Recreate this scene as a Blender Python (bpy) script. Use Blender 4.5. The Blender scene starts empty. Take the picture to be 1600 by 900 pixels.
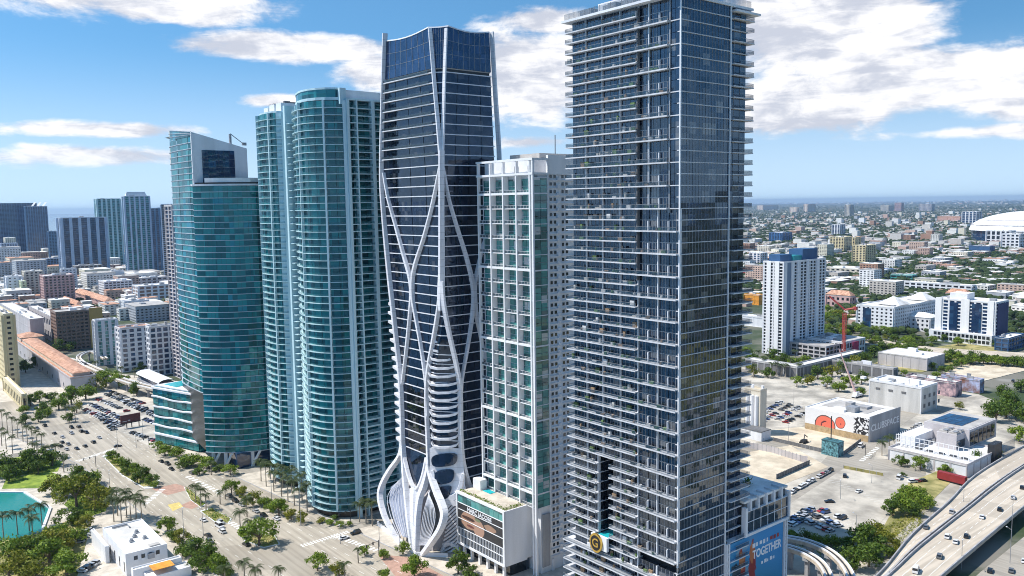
import bpy, math, random
import numpy as np
from mathutils import Matrix, Vector
R = math.radians
scene = bpy.context.scene
COL = scene.collection
rnd = random.Random(7)

# ------------------------------------------------------------------ camera
# world: X = west (away to the right), Y = south (away to the left), Z up, metres
CAM_H, FOC = 143.0, 1300.0                 # focal length in pixels of a 1600 px wide frame
AZ, PITCH, ROLL = R(39.0), R(5.72), R(0.8)
fw = np.array([math.sin(AZ)*math.cos(PITCH), math.cos(AZ)*math.cos(PITCH), -math.sin(PITCH)])
r0 = np.array([math.cos(AZ), -math.sin(AZ), 0.0]); u0 = np.cross(r0, fw)
right = math.cos(ROLL)*r0 - math.sin(ROLL)*u0
up = math.sin(ROLL)*r0 + math.cos(ROLL)*u0
CP = np.array([0.0, 0.0, CAM_H])
cam = bpy.data.objects.new('camera', bpy.data.cameras.new('camera'))
COL.objects.link(cam); scene.camera = cam
cam.data.sensor_width = 36.0; cam.data.lens = 36.0*FOC/1600.0
cam.data.clip_start = 1.0; cam.data.clip_end = 120000.0
cam.matrix_world = Matrix(((right[0], up[0], -fw[0], 0), (right[1], up[1], -fw[1], 0), (right[2], up[2], -fw[2], CAM_H), (0, 0, 0, 1)))

# ------------------------------------------------------------------ light
SUN_EL, SUN_E = R(55), R(50)               # elevation; degrees east of south
sdir = Vector((-math.sin(SUN_E)*math.cos(SUN_EL), math.cos(SUN_E)*math.cos(SUN_EL), math.sin(SUN_EL)))
sl = bpy.data.lights.new('sun', 'SUN'); sl.energy = 5.0; sl.angle = R(0.5); sl.color = (1.0, 0.955, 0.89)
so = bpy.data.objects.new('sun', sl); COL.objects.link(so)
so.rotation_euler = sdir.to_track_quat('Z', 'Y').to_euler()
scene.view_settings.view_transform = 'Standard'; scene.view_settings.look = 'None'
scene.view_settings.exposure = 0.2; scene.view_settings.gamma = 1.0
scene.cycles.volume_bounces = 0; scene.cycles.max_bounces = 6; scene.cycles.diffuse_bounces = 3
scene.cycles.glossy_bounces = 3; scene.cycles.transparent_max_bounces = 12
scene.cycles.volume_step_rate = 5.0; scene.cycles.use_denoising = True
scene.cycles.pixel_filter_type = 'BLACKMAN_HARRIS'; scene.cycles.filter_width = 1.0
scene.cycles.use_adaptive_sampling = True; scene.cycles.adaptive_threshold = 0.025

# ------------------------------------------------------------------ sky with clouds
world = bpy.data.worlds.new('World'); scene.world = world; world.use_nodes = True
wt = world.node_tree; wt.nodes.clear()
class NT:
    def __init__(s, t): s.t = t
    def n(s, typ, **kw):
        nd = s.t.nodes.new(typ)
        for k, v in kw.items(): setattr(nd, k, v)
        return nd
    def link(s, a, b): s.t.links.new(a, b)
    def put(s, sock, v):
        if isinstance(v, bpy.types.NodeSocket): s.t.links.new(v, sock)
        else: sock.default_value = v
    def m(s, op, a, b=None, c=None, clamp=False):
        nd = s.t.nodes.new('ShaderNodeMath'); nd.operation = op; nd.use_clamp = clamp
        s.put(nd.inputs[0], a)
        if b is not None: s.put(nd.inputs[1], b)
        if c is not None: s.put(nd.inputs[2], c)
        return nd.outputs[0]
    def vm(s, op, a, b=None):
        nd = s.t.nodes.new('ShaderNodeVectorMath'); nd.operation = op
        s.put(nd.inputs[0], a)
        if b is not None: s.put(nd.inputs[1], b)
        return nd.outputs[0]
    def mix(s, f, a, b, blend='MIX'):
        nd = s.t.nodes.new('ShaderNodeMix'); nd.data_type = 'RGBA'; nd.blend_type = blend
        s.put(nd.inputs[0], f); s.put(nd.inputs[6], a); s.put(nd.inputs[7], b)
        return nd.outputs[2]
    def noise(s, vec, scale, detail=2.0, rough=0.5, dist=0.0):
        nd = s.t.nodes.new('ShaderNodeTexNoise')
        s.put(nd.inputs['Vector'], vec); nd.inputs['Scale'].default_value = scale
        nd.inputs['Detail'].default_value = detail; nd.inputs['Roughness'].default_value = rough
        nd.inputs['Distortion'].default_value = dist
        return nd.outputs[0]
    def ss(s, v, a, b):
        nd = s.t.nodes.new('ShaderNodeMapRange'); nd.interpolation_type = 'SMOOTHSTEP'
        s.put(nd.inputs[0], v); nd.inputs[1].default_value = a; nd.inputs[2].default_value = b
        return nd.outputs[0]
W = NT(wt)
sky = W.n('ShaderNodeTexSky', sky_type='NISHITA', sun_disc=False)
sky.sun_elevation = SUN_EL; sky.sun_rotation = math.atan2(sdir.x, sdir.y)
lift = W.n('ShaderNodeTexCoord'); ls_ = W.n('ShaderNodeSeparateXYZ'); W.link(lift.outputs['Generated'], ls_.inputs[0])
lz = W.m('ADD', W.m('MULTIPLY', W.m('MAXIMUM', ls_.outputs[2], 0.0), 1.25), 0.16)      # sea-air sky: no yellow band at the horizon
lc = W.n('ShaderNodeCombineXYZ'); W.link(ls_.outputs[0], lc.inputs[0]); W.link(ls_.outputs[1], lc.inputs[1]); W.link(lz, lc.inputs[2])
W.link(W.vm('NORMALIZE', lc.outputs[0]), sky.inputs['Vector'])
sky.altitude = 0; sky.air_density = 1.0; sky.dust_density = 0.3; sky.ozone_density = 2.0
tc = W.n('ShaderNodeTexCoord'); dirv = tc.outputs['Generated']
sx = W.n('ShaderNodeSeparateXYZ'); W.link(dirv, sx.inputs[0])
az = W.m('MULTIPLY', W.m('ARCTAN2', sx.outputs[0], sx.outputs[1]), 57.2958)
el = W.m('MULTIPLY', W.m('ARCSINE', sx.outputs[2]), 57.2958)
st = W.vm('MULTIPLY', dirv, (1.0, 1.0, 1.9))
warp = W.noise(st, 3.0, 3, .5)
n1 = W.noise(st, 11.0, 8.0, 0.60, 0.25)
n2 = W.noise(W.vm('ADD', st, (0.012, 0.012, 0.045)), 11.0, 8.0, 0.60, 0.25)
n3 = W.noise(W.vm('MULTIPLY', dirv, (1.0, 1.0, 5.0)), 14.0, 6.0, 0.6, 0.6)
# the cloud banks over the city, by compass bearing and height above the horizon (degrees)
banks = [(11, 13.4, 9, 2.0, 1.05), (17.5, 12.6, 6, 1.3, .95), (25, 10.3, 7.5, 1.0, 1.0), (31, 9.0, 3.4, 1.3, .9), (40, 8.6, 5.0, 3.2, 1.0), (41.5, 12.0, 3.2, .9, .8),
         (59.5, 10.6, 7.0, 3.6, 1.1), (65, 7.2, 10, 2.1, 1.05), (58, 5.9, 6.5, 1.8, 1.0), (72, 5.9, 7, 1.4, .95), (70, 8.2, 2.5, .6, .7), (13, 4.9, 5.0, .45, .7), (13.5, 3.3, 6, .65, .75), (3, 4.6, 4, .35, .6), (70, 3.9, 6, .35, .5),
         (23.5, 6.9, 2.2, .4, .7), (40, 4.2, 2.5, .35, .5), (21, 13.6, 1.6, .5, .7), (74, 9.2, 1.5, .5, .6)]
cov = None
for a0, e0, ra, re, wgt in banks:
    da = W.m('DIVIDE', W.m('SUBTRACT', az, a0), ra); de = W.m('DIVIDE', W.m('SUBTRACT', el, e0), re)
    q = W.m('MULTIPLY', W.m('SUBTRACT', 1.0, W.m('SQRT', W.m('ADD', W.m('MULTIPLY', da, da), W.m('MULTIPLY', de, de)))), wgt)
    cov = q if cov is None else W.m('MAXIMUM', cov, q)
cov = W.m('MAXIMUM', cov, W.m('SUBTRACT', W.m('MULTIPLY', W.ss(el, 16, 24), .38), .62))
dens = W.m('ADD', W.m('MULTIPLY', cov, 0.55), W.m('SUBTRACT', W.m('ADD', n1, W.m('MULTIPLY', W.m('SUBTRACT', n3, .5), .28)), 0.43))
fade = W.ss(el, 0.4, 4.0)
alpha = W.m('MULTIPLY', W.ss(dens, -0.02, 0.24), W.m('ADD', W.m('MULTIPLY', fade, .75), .22), clamp=True)
shade = W.ss(W.m('ADD', W.m('SUBTRACT', n1, n2), W.m('MULTIPLY', W.m('SUBTRACT', n3, .5), .8)), -0.20, 0.16)
ccol = W.mix(shade, (0.56, 0.59, 0.68, 1), (0.97, 0.96, 0.97, 1))
# haze in the lowest degrees, then the tinted clear sky
hsv = W.n('ShaderNodeHueSaturation'); hsv.inputs['Saturation'].default_value = 1.2; hsv.inputs['Value'].default_value = 1.0
W.link(sky.outputs[0], hsv.inputs['Color'])
SKY_S = 0.15
skyc = W.vm('MULTIPLY', hsv.outputs[0], (SKY_S*.92, SKY_S*1.12, SKY_S*1.04))
skyc = W.mix(W.m('MULTIPLY', W.ss(el, 11.0, 0.0), .72), skyc, (.66, .80, .95, 1))
final = W.mix(alpha, skyc, ccol)
bg = W.n('ShaderNodeBackground'); W.link(final, bg.inputs[0]); bg.inputs[1].default_value = 1.0
wo = W.n('ShaderNodeOutputWorld'); W.link(bg.outputs[0], wo.inputs[0])

# ------------------------------------------------------------------ survey: where the photographed points stand in the world
def ray(x, y): return fw + right*(x-800.0)/FOC - up*(y-450.0)/FOC
def G(x, y, z=0.0):
    d = ray(x, y); return CP + d*((z-CAM_H)/d[2])
def PX(x, y, X):
    d = ray(x, y); return CP + d*(X/d[0])
def PY(x, y, Y):
    d = ray(x, y); return CP + d*(Y/d[1])
def PV(x, y, p, q):
    d = ray(x, y); nx, ny = q[1]-p[1], -(q[0]-p[0]); t = (p[0]*nx+p[1]*ny)/(d[0]*nx+d[1]*ny); return CP + d*t
def ZAT(x, y, X, Y):
    d = ray(x, y); return CAM_H + (X*d[0]+Y*d[1])/(d[0]**2+d[1]**2)*d[2]
def proj(p):
    p = np.asarray(p, float)-CP; k = FOC/(p@fw); return 800+k*(p@right), 450-k*(p@up)
def dist(x, y, z=0): return math.sqrt(x*x+y*y+(z-CAM_H)**2)
# ------------------------------------------------------------------ materials (all procedural)
MATS = {}
def _new(name):
    m = bpy.data.materials.new(name); m.use_nodes = True; MATS[name] = m
    t = NT(m.node_tree); b = m.node_tree.nodes['Principled BSDF']
    g = t.n('ShaderNodeNewGeometry')
    return m, t, b, g
def M(name, col, rough=.75, var=.12, scale=.25, streak=False, metallic=0.0, spec=.4, col2=None, fine=True):
    m, t, b, g = _new(name)
    p = g.outputs['Position']
    v = t.vm('MULTIPLY', p, (scale, scale, scale*(.12 if streak else 1)))
    n = t.noise(v, 1.0, 4, .6)
    c1 = tuple(max(0, c*(1-var)) for c in col)+(1,); c2 = tuple(min(1, c*(1+var)) for c in (col2 or col))+(1,)
    c = t.mix(t.ss(n, .3, .7), c1, c2)
    if fine:
        n2 = t.noise(t.vm('MULTIPLY', p, (1.7, 1.7, 1.7)), 1.0, 2, .5)
        c = t.mix(.12, c, n2, 'OVERLAY')
    t.link(c, b.inputs['Base Color']); b.inputs['Roughness'].default_value = rough
    b.inputs['Metallic'].default_value = metallic; b.inputs['Specular IOR Level'].default_value = spec
    return m
def glass(name, dark, light, ior=1.75, rough=.03, cell=(3.1, 3.1, 3.25), off=(.37, .41, .2), lightshare=.25, tilt=.012, curtain=None, tint=(1, 1, 1)):
    m, t, b, g = _new(name)
    p = t.vm('ADD', g.outputs['Position'], off)
    v = t.vm('FLOOR', t.vm('DIVIDE', p, cell))
    wn = t.n('ShaderNodeTexWhiteNoise', noise_dimensions='3D'); t.link(v, wn.inputs['Vector'])
    wn2 = t.n('ShaderNodeTexWhiteNoise', noise_dimensions='3D'); t.link(t.vm('ADD', v, (31.3, 7.7, 3.1)), wn2.inputs['Vector'])
    c = t.mix(t.ss(wn.outputs[0], 1-lightshare*2, 1), dark+(1,), light+(1,))
    if curtain: c = t.mix(t.ss(wn2.outputs[0], .90, .97), c, curtain+(1,))
    t.link(c, b.inputs['Base Color'])
    b.inputs['IOR'].default_value = ior; b.inputs['Roughness'].default_value = rough; b.inputs['Specular IOR Level'].default_value = .5
    b.inputs['Specular Tint'].default_value = tint+(1,)
    wob = t.n('ShaderNodeTexNoise'); t.put(wob.inputs['Vector'], g.outputs['Position']); wob.inputs['Scale'].default_value = .35
    d1 = t.vm('MULTIPLY', t.vm('SUBTRACT', wn2.outputs[1], (.5, .5, .5)), (tilt*2,)*3)
    d2 = t.vm('MULTIPLY', t.vm('SUBTRACT', wob.outputs[1], (.5, .5, .5)), (tilt*1.6,)*3)
    nn = t.vm('NORMALIZE', t.vm('ADD', g.outputs['Normal'], t.vm('ADD', d1, d2)))
    t.link(nn, b.inputs['Normal'])
    return m
def railglass(name, col, a=.45):
    m, t, b, g = _new(name)
    b.inputs['Base Color'].default_value = col+(1,); b.inputs['Roughness'].default_value = .05
    b.inputs['Alpha'].default_value = a
    return m
def leaf(name, c1, c2, c3):
    m, t, b, g = _new(name)
    r = g.outputs['Random Per Island']; oi = t.n('ShaderNodeObjectInfo')
    c = t.mix(r, c1+(1,), c2+(1,))
    c = t.mix(t.m('MULTIPLY', oi.outputs['Random'], .55), c, c3+(1,))
    t.link(c, b.inputs['Base Color']); b.inputs['Roughness'].default_value = .6; b.inputs['Specular IOR Level'].default_value = .25
    tr = t.n('ShaderNodeBsdfTranslucent'); t.link(t.mix(.5, c, (.25, .35, .03, 1)), tr.inputs[0])
    ms = t.n('ShaderNodeMixShader'); ms.inputs[0].default_value = .22
    t.link(b.outputs[0], ms.inputs[1]); t.link(tr.outputs[0], ms.inputs[2])
    t.link(ms.outputs[0], m.node_tree.nodes['Material Output'].inputs[0])
    return m
def island(name, cols, rough=.8):
    """one colour per separate piece of a joined mesh, from a list"""
    m, t, b, g = _new(name)
    rp = t.n('ShaderNodeValToRGB'); rp.color_ramp.interpolation = 'CONSTANT'
    e = rp.color_ramp.elements
    while len(e) < len(cols): e.new(.5)
    for i, c in enumerate(cols): e[i].position = i/len(cols); e[i].color = tuple(c)+(1,)
    t.link(g.outputs['Random Per Island'], rp.inputs[0])
    n = t.noise(t.vm('MULTIPLY', g.outputs['Position'], (.15,)*3), 1, 3, .6)
    t.link(t.mix(.25, rp.outputs[0], n, 'OVERLAY'), b.inputs['Base Color']); b.inputs['Roughness'].default_value = rough
    return m
def paint(name, col, rough=.25):
    m, t, b, g = _new(name)
    b.inputs['Base Color'].default_value = col+(1,); b.inputs['Roughness'].default_value = rough
    b.inputs['Coat Weight'].default_value = .6; b.inputs['Coat Roughness'].default_value = .08
    return m

def road_mat(name, c1, c2, alongx=False):
    # wheel-darkened lanes, patches of newer surfacing, old oil spots
    m, t, b, g = _new(name); p = g.outputs['Position']
    tr = t.noise(t.vm('MULTIPLY', p, (.012, .55, .1) if alongx else (.55, .012, .1)), 1, 3, .6)
    pa = t.n('ShaderNodeTexVoronoi'); t.put(pa.inputs['Vector'], t.vm('MULTIPLY', p, (.05, .035, 0))); pa.inputs['Scale'].default_value = 1
    sp = t.noise(t.vm('MULTIPLY', p, (.6,)*3), 1, 2, .5); big = t.noise(t.vm('MULTIPLY', p, (.03,)*3), 1, 4, .65)
    c = t.mix(t.ss(t.m('ADD', t.m('MULTIPLY', tr, .6), t.m('MULTIPLY', big, .4)), .36, .62), c1+(1,), c2+(1,))
    sc = t.n('ShaderNodeSeparateColor'); t.link(pa.outputs['Color'], sc.inputs[0])
    c = t.mix(t.m('MULTIPLY', t.ss(sc.outputs[0], .72, .78), .4), c, tuple(x*.72 for x in c1)+(1,))
    c = t.mix(t.m('MULTIPLY', t.ss(sp, .70, .78), .5), c, tuple(x*.6 for x in c1)+(1,))
    t.link(c, b.inputs['Base Color']); b.inputs['Roughness'].default_value = .9
    return m
white = M('white_concrete', (.78, .78, .79), .7, .06, .2, True)
slabm = M('balcony_slab_render', (.56, .57, .60), .8, .16, .3, True)
white2 = M('white_render', (.72, .73, .76), .8, .08, .15, True)
offwhite = M('cream_render', (.62, .57, .48), .8, .1, .15, True)
tealwhite = M('pale_aqua_render', (.50, .68, .73), .6, .08, .2, True)
shell = M('white_gfrc_shell', (.72, .72, .75), .55, .10, .35, True)
def joints(m, pitch, w, f):        # fine dark panel joints at a fixed spacing up the shell
    t = NT(m.node_tree); b = m.node_tree.nodes['Principled BSDF']; src = b.inputs['Base Color'].links[0].from_socket
    g = t.n('ShaderNodeNewGeometry'); sp = t.n('ShaderNodeSeparateXYZ'); t.link(g.outputs['Position'], sp.inputs[0])
    fr = t.m('FRACT', t.m('DIVIDE', sp.outputs[2], pitch)); t.link(t.mix(t.m('MULTIPLY', t.m('LESS_THAN', fr, w), f), src, (.25, .25, .27, 1)), b.inputs['Base Color'])
joints(shell, 2.7, .05, .5)
concrete = M('grey_concrete', (.36, .36, .37), .85, .18, .2, True)
dconcrete = M('dark_concrete', (.15, .15, .155), .85, .2, .2, True)
asphalt = road_mat('worn_asphalt', (.32, .28, .225), (.47, .415, .335))
street = road_mat('street_asphalt', (.27, .245, .205), (.39, .35, .295))
pave = M('pale_paving', (.50, .445, .37), .9, .12, .2, col2=(.57, .51, .43))
hwy = road_mat('highway_concrete', (.43, .37, .295), (.60, .52, .42), True)
lotm = M('parking_asphalt', (.34, .31, .265), .9, .2, .05, col2=(.50, .455, .385))
sand = M('bare_sandy_soil', (.55, .46, .34), .95, .18, .08, col2=(.60, .52, .40))
grassm = M('mown_grass', (.14, .24, .025), .95, .3, .15, col2=(.24, .30, .04))
scrub = M('dry_scrub_grass', (.24, .24, .07), .95, .35, .12, col2=(.33, .28, .12))
marking = M('road_paint', (.78, .77, .73), .8, .12, .8)
ymark = M('yellow_road_paint', (.62, .48, .16), .8, .15, .8)
brickred = M('red_brick_paving', (.42, .26, .20), .9, .15, .5)
roofw = M('white_roof_membrane', (.62, .60, .57), .85, .12, .10, col2=(.82, .81, .79))
roofg = M('grey_roof_gravel', (.42, .40, .38), .9, .15, .12)
darkm = M('dark_metal', (.035, .037, .042), .5, .2, .5, metallic=.2)
greym = M('grey_metal', (.33, .34, .36), .5, .1, .5, metallic=.3)
bark = M('bark', (.16, .12, .085), .9, .25, .8)
palmbark = M('palm_trunk', (.33, .28, .22), .9, .2, .8)
tyre = M('tyre_rubber', (.02, .02, .02), .8, .1)
terracotta = M('terracotta_roof', (.44, .22, .14), .85, .22, .3, col2=(.54, .32, .22))
pinkr = M('pink_render', (.55, .36, .34), .8, .1, .15, True)
brownr = M('brown_precast', (.24, .155, .12), .8, .12, .15, True)
ochre = M('ochre_render', (.52, .32, .10), .8, .12, .15, True)
yellowr = M('yellow_render', (.66, .56, .34), .8, .1, .12, True)
greenr = M('pale_green_render', (.55, .60, .42), .8, .1, .12, True)
lav = M('lavender_grey_render', (.50, .47, .48), .85, .1, .12, True)
bluer = M('blue_render', (.035, .10, .22), .6, .12, .12, True)
redm = M('red_paint', (.26, .028, .032), .5, .12, .4)
orangem = M('orange_tarpaulin', (.70, .30, .04), .6, .2, .4)
maroon = M('maroon_sign', (.10, .03, .035), .6, .15, .4)
gold = M('gold_metal', (.70, .48, .12), .3, .08, .5, metallic=.9)
blackm = M('black_panel', (.012, .012, .013), .3, .1, .5)
redmetal = M('crane_red', (.42, .06, .05), .5, .1, .5)

g_navy = glass('navy_glass', (.006, .008, .014), (.013, .021, .040), 2.0, .025, curtain=(.13, .125, .12), lightshare=.35, tint=(.64, .80, 1.0), tilt=.026)
g_black = glass('black_glass', (.004, .006, .012), (.008, .013, .030), 1.7, .025, cell=(2.2, 2.2, 4.03), lightshare=.3, curtain=(.05, .05, .055), tint=(.55, .72, 1.0))
g_crown = glass('crown_glass', (.006, .016, .05), (.015, .035, .10), 1.9, .025, cell=(2.4, 2.4, 3.4), lightshare=.3, tint=(.5, .72, 1.0))  # bluer base colour stands in for sky reflected in the crown
g_teal = glass('teal_glass', (.004, .072, .085), (.014, .21, .225), 1.75, .04, cell=(4.4, 4.4, 3.25), off=(.37, .41, .75), lightshare=.40, tilt=.02, curtain=(.015, .20, .27), tint=(.4, .95, 1.0))
g_aqua = glass('aqua_glass', (.004, .055, .066), (.016, .20, .215), 1.7, .04, cell=(3.3, 3.3, 3.2), off=(.37, .41, 2.4), lightshare=.4, tilt=.015, tint=(.5, .9, 1.0))
g_green = glass('green_loft_glass', (.04, .11, .11), (.10, .34, .31), 1.7, .04, cell=(3, 3, 2.87), lightshare=.5, curtain=(.5, .53, .53))
g_dark = glass('dark_window', (.012, .016, .022), (.03, .04, .055), 1.6, .06, cell=(3, 3, 3.2))
g_blue = glass('blue_window', (.01, .03, .08), (.025, .08, .17), 1.8, .05, cell=(4, 4, 3.6))
rail_b = railglass('blue_rail_glass', (.04, .09, .14), .28)
rail_t = railglass('aqua_rail_glass', (.07, .22, .25), .35)
rail_d = railglass('grey_rail_glass', (.06, .09, .11), .45)
water = None
def water_mat(name, col, rough, bump, scale):
    m, t, b, g = _new(name)
    n = t.noise(t.vm('MULTIPLY', g.outputs['Position'], (scale*.02,)*3), 1, 3, .5)
    t.link(t.mix(n, tuple(c*.8 for c in col)+(1,), tuple(c*1.2 for c in col)+(1,)), b.inputs['Base Color'])
    b.inputs['Roughness'].default_value = rough; b.inputs['IOR'].default_value = 1.33
    bp = t.n('ShaderNodeBump'); bp.inputs['Strength'].default_value = bump; bp.inputs['Distance'].default_value = .3
    t.link(t.noise(t.vm('MULTIPLY', g.outputs['Position'], (scale,)*3), 1, 4, .6), bp.inputs['Height']); t.link(bp.outputs[0], b.inputs['Normal'])
    return m
sea_m = water_mat('bay_water', (.02, .10, .16), .12, .4, .25)
basin_m = water_mat('basin_water', (.015, .20, .17), .06, .25, .6)
pool_m = water_mat('pool_water', (.02, .42, .46), .08, .1, 1.0)
L_dark = leaf('leaf_dark_green', (.038, .085, .010), (.17, .25, .03), (.07, .115, .020))
L_mid = leaf('leaf_mid_green', (.075, .150, .012), (.29, .37, .036), (.12, .18, .02))
L_yel = leaf('leaf_yellow_green', (.13, .15, .014), (.32, .29, .03), (.15, .18, .02))
L_palm = leaf('palm_frond', (.030, .055, .018), (.085, .115, .035), (.05, .06, .03))
# ------------------------------------------------------------------ building helpers
def lab(o, label=None, cat=None, group=None, kind=None):
    if label: o['label'] = label
    if cat: o['category'] = cat
    if group: o['group'] = group
    if kind: o['kind'] = kind
    return o
WM = {}
def adopt(o, p):
    """parent in place: children are modelled in world coordinates"""
    o.parent = p
    if p is not None: o.matrix_parent_inverse = WM.get(p.name, Matrix.Identity(4)).inverted()
    WM[o.name] = o.matrix_basis.copy()
def T(name, label, cat, loc, group=None):
    o = bpy.data.objects.new(name, None); o.location = loc; o.empty_display_size = 1; COL.objects.link(o)
    WM[o.name] = Matrix.Translation(Vector(loc)); return lab(o, label, cat, group)
CUBE_V = np.array([[x, y, z] for z in (-.5, .5) for y in (-.5, .5) for x in (-.5, .5)])
CUBE_F = np.array([[0, 2, 3, 1], [4, 5, 7, 6], [0, 1, 5, 4], [1, 3, 7, 5], [3, 2, 6, 7], [2, 0, 4, 6]])
def mesh_np(name, v, f, mat=None, smooth=False):
    me = bpy.data.meshes.new(name)
    v = np.asarray(v, np.float32); nf = len(f)
    if isinstance(f, np.ndarray):
        k = f.shape[1]
        me.vertices.add(len(v)); me.vertices.foreach_set('co', v.ravel())
        me.loops.add(nf*k); me.loops.foreach_set('vertex_index', f.ravel().astype(np.int32))
        me.polygons.add(nf); me.polygons.foreach_set('loop_start', np.arange(0, nf*k, k, dtype=np.int32))
        me.update(calc_edges=True)
    else:
        me.from_pydata([tuple(map(float, p)) for p in v], [], [tuple(q) for q in f]); me.update()
    if mat:
        for mm in (mat if isinstance(mat, (list, tuple)) else [mat]): me.materials.append(mm)
    if smooth: me.polygons.foreach_set('use_smooth', [True]*nf)
    else: me.shade_flat()
    return me
def link(name, me, parent=None, kind=None):
    o = bpy.data.objects.new(name, me); COL.objects.link(o)
    adopt(o, parent)
    if kind: o['kind'] = kind
    return o
_cubes = {}
def cube_mesh(mat):
    if mat.name not in _cubes: _cubes[mat.name] = mesh_np('box_'+mat.name, CUBE_V, CUBE_F, mat)
    return _cubes[mat.name]
def cube(parent, name, mat, x0, x1, y0, y1, z0, z1, rz=0, kind=None):
    o = bpy.data.objects.new(name, cube_mesh(mat)); COL.objects.link(o)
    o.location = ((x0+x1)/2, (y0+y1)/2, (z0+z1)/2); o.scale = (abs(x1-x0), abs(y1-y0), abs(z1-z0)); o.rotation_euler = (0, 0, rz)
    adopt(o, parent)
    if kind: o['kind'] = kind
    return o
def boxes_mesh(name, bx, mat):
    """bx: list of (cx,cy,cz,sx,sy,sz,rz) -> one mesh"""
    a = np.array(bx, float); n = len(a)
    v = CUBE_V[None]*a[:, None, 3:6]
    c, s = np.cos(a[:, 6])[:, None], np.sin(a[:, 6])[:, None]
    x = v[..., 0]*c-v[..., 1]*s; y = v[..., 0]*s+v[..., 1]*c
    v = np.stack([x, y, v[..., 2]], -1)+a[:, None, :3]
    f = CUBE_F[None]+(np.arange(n)*8)[:, None, None]
    return mesh_np(name, v.reshape(-1, 3), f.reshape(-1, 4), mat)
class Acc:
    """alike box pieces of one thing: the ones that show largest become parts, the rest one joined part"""
    def __init__(s, parent, name, mat, limit=300, rest=None):
        s.p, s.name, s.mat, s.limit, s.b, s.rest = parent, name, mat, limit, [], rest
    def add(s, x0, x1, y0, y1, z0, z1, rz=0):
        s.b.append(((x0+x1)/2, (y0+y1)/2, (z0+z1)/2, abs(x1-x0), abs(y1-y0), abs(z1-z0), rz))
    def addc(s, cx, cy, cz, sx, sy, sz, rz=0): s.b.append((cx, cy, cz, sx, sy, sz, rz))
    def flush(s):
        b = sorted(s.b, key=lambda q: dist(q[0], q[1], q[2])/math.sqrt(max(q[3], q[4])*q[5]+1e-6))
        for q in b[:s.limit]:
            o = bpy.data.objects.new(s.name, cube_mesh(s.mat)); COL.objects.link(o)
            o.location = q[:3]; o.scale = q[3:6]; o.rotation_euler = (0, 0, q[6]); adopt(o, s.p)
        if b[s.limit:]: link(s.rest or s.name, boxes_mesh(s.name, b[s.limit:], s.mat), s.p, 'stuff')
def prism(poly, z0, z1, top=None):
    """vertical prism (or frustum to polygon top)"""
    n = len(poly); tp = top or poly
    v = [(p[0], p[1], z0) for p in poly]+[(p[0], p[1], z1) for p in tp]
    f = [tuple(range(n-1, -1, -1)), tuple(range(n, 2*n))]+[(i, (i+1) % n, n+(i+1) % n, n+i) for i in range(n)]
    area = sum(poly[i][0]*poly[(i+1) % n][1]-poly[(i+1) % n][0]*poly[i][1] for i in range(n))
    if area < 0: f = [tuple(reversed(q)) for q in f]
    return v, f
class MB:
    def __init__(s): s.v, s.f, s.mi = [], [], []
    def add(s, v, f, mi=0):
        k = len(s.v); s.v += [tuple(map(float, p)) for p in v]; s.f += [tuple(i+k for i in q) for q in f]; s.mi += [mi]*len(f); return s
    def box(s, x0, x1, y0, y1, z0, z1, mi=0, rz=0):
        c = np.array([(x0+x1)/2, (y0+y1)/2, (z0+z1)/2]); v = CUBE_V*np.array([x1-x0, y1-y0, z1-z0])
        if rz: v = np.stack([v[:, 0]*math.cos(rz)-v[:, 1]*math.sin(rz), v[:, 0]*math.sin(rz)+v[:, 1]*math.cos(rz), v[:, 2]], 1)
        return s.add(v+c, CUBE_F.tolist(), mi)
    def prism(s, poly, z0, z1, top=None, mi=0): v, f = prism(poly, z0, z1, top); return s.add(v, f, mi)
    def tube(s, pts, rad, n=8, mi=0, cap=True):
        pts = [np.asarray(p, float) for p in pts]; rings = []
        for i, p in enumerate(pts):
            t = pts[min(i+1, len(pts)-1)]-pts[max(i-1, 0)]; t /= np.linalg.norm(t)+1e-9
            a = np.cross(t, [0, 0, 1.0] if abs(t[2]) < .9 else [1.0, 0, 0]); a /= np.linalg.norm(a); b = np.cross(t, a)
            r = rad[i] if hasattr(rad, '__len__') else rad
            rings.append([p+r*(math.cos(2*math.pi*k/n)*a+math.sin(2*math.pi*k/n)*b) for k in range(n)])
        v = [q for r_ in rings for q in r_]; m = len(pts)
        f = [(i*n+k, i*n+(k+1) % n, (i+1)*n+(k+1) % n, (i+1)*n+k) for i in range(m-1) for k in range(n)]
        if cap: f += [tuple(range(n-1, -1, -1)), tuple((m-1)*n+k for k in range(n))]
        return s.add(v, f, mi)
    def mesh(s, name, mat, smooth=False):
        me = mesh_np(name, s.v, s.f, mat, smooth)
        if any(s.mi): me.polygons.foreach_set('material_index', s.mi)
        return me
    def build(s, name, mat, parent=None, smooth=False, kind=None): return link(name, s.mesh(name, mat, smooth), parent, kind)
def sheet(name, poly, z, mat, parent=None, kind='structure'):
    """a flat ground sheet with a little thickness below"""
    p = [(q[0], q[1]) for q in poly]
    v, f = prism(p, z-.5, z)
    return link(name, mesh_np(name, v, f, mat), parent, kind if parent is None else None)
def catmull(pts, k=6):
    pts = [np.asarray(p, float) for p in pts]; out = []
    for i in range(len(pts)-1):
        p0, p1, p2, p3 = pts[max(i-1, 0)], pts[i], pts[i+1], pts[min(i+2, len(pts)-1)]
        for j in range(k):
            t = j/k
            out.append(.5*((2*p1)+(-p0+p2)*t+(2*p0-5*p1+4*p2-p3)*t*t+(-p0+3*p1-3*p2+p3)*t**3))
    out.append(pts[-1]); return out
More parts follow.
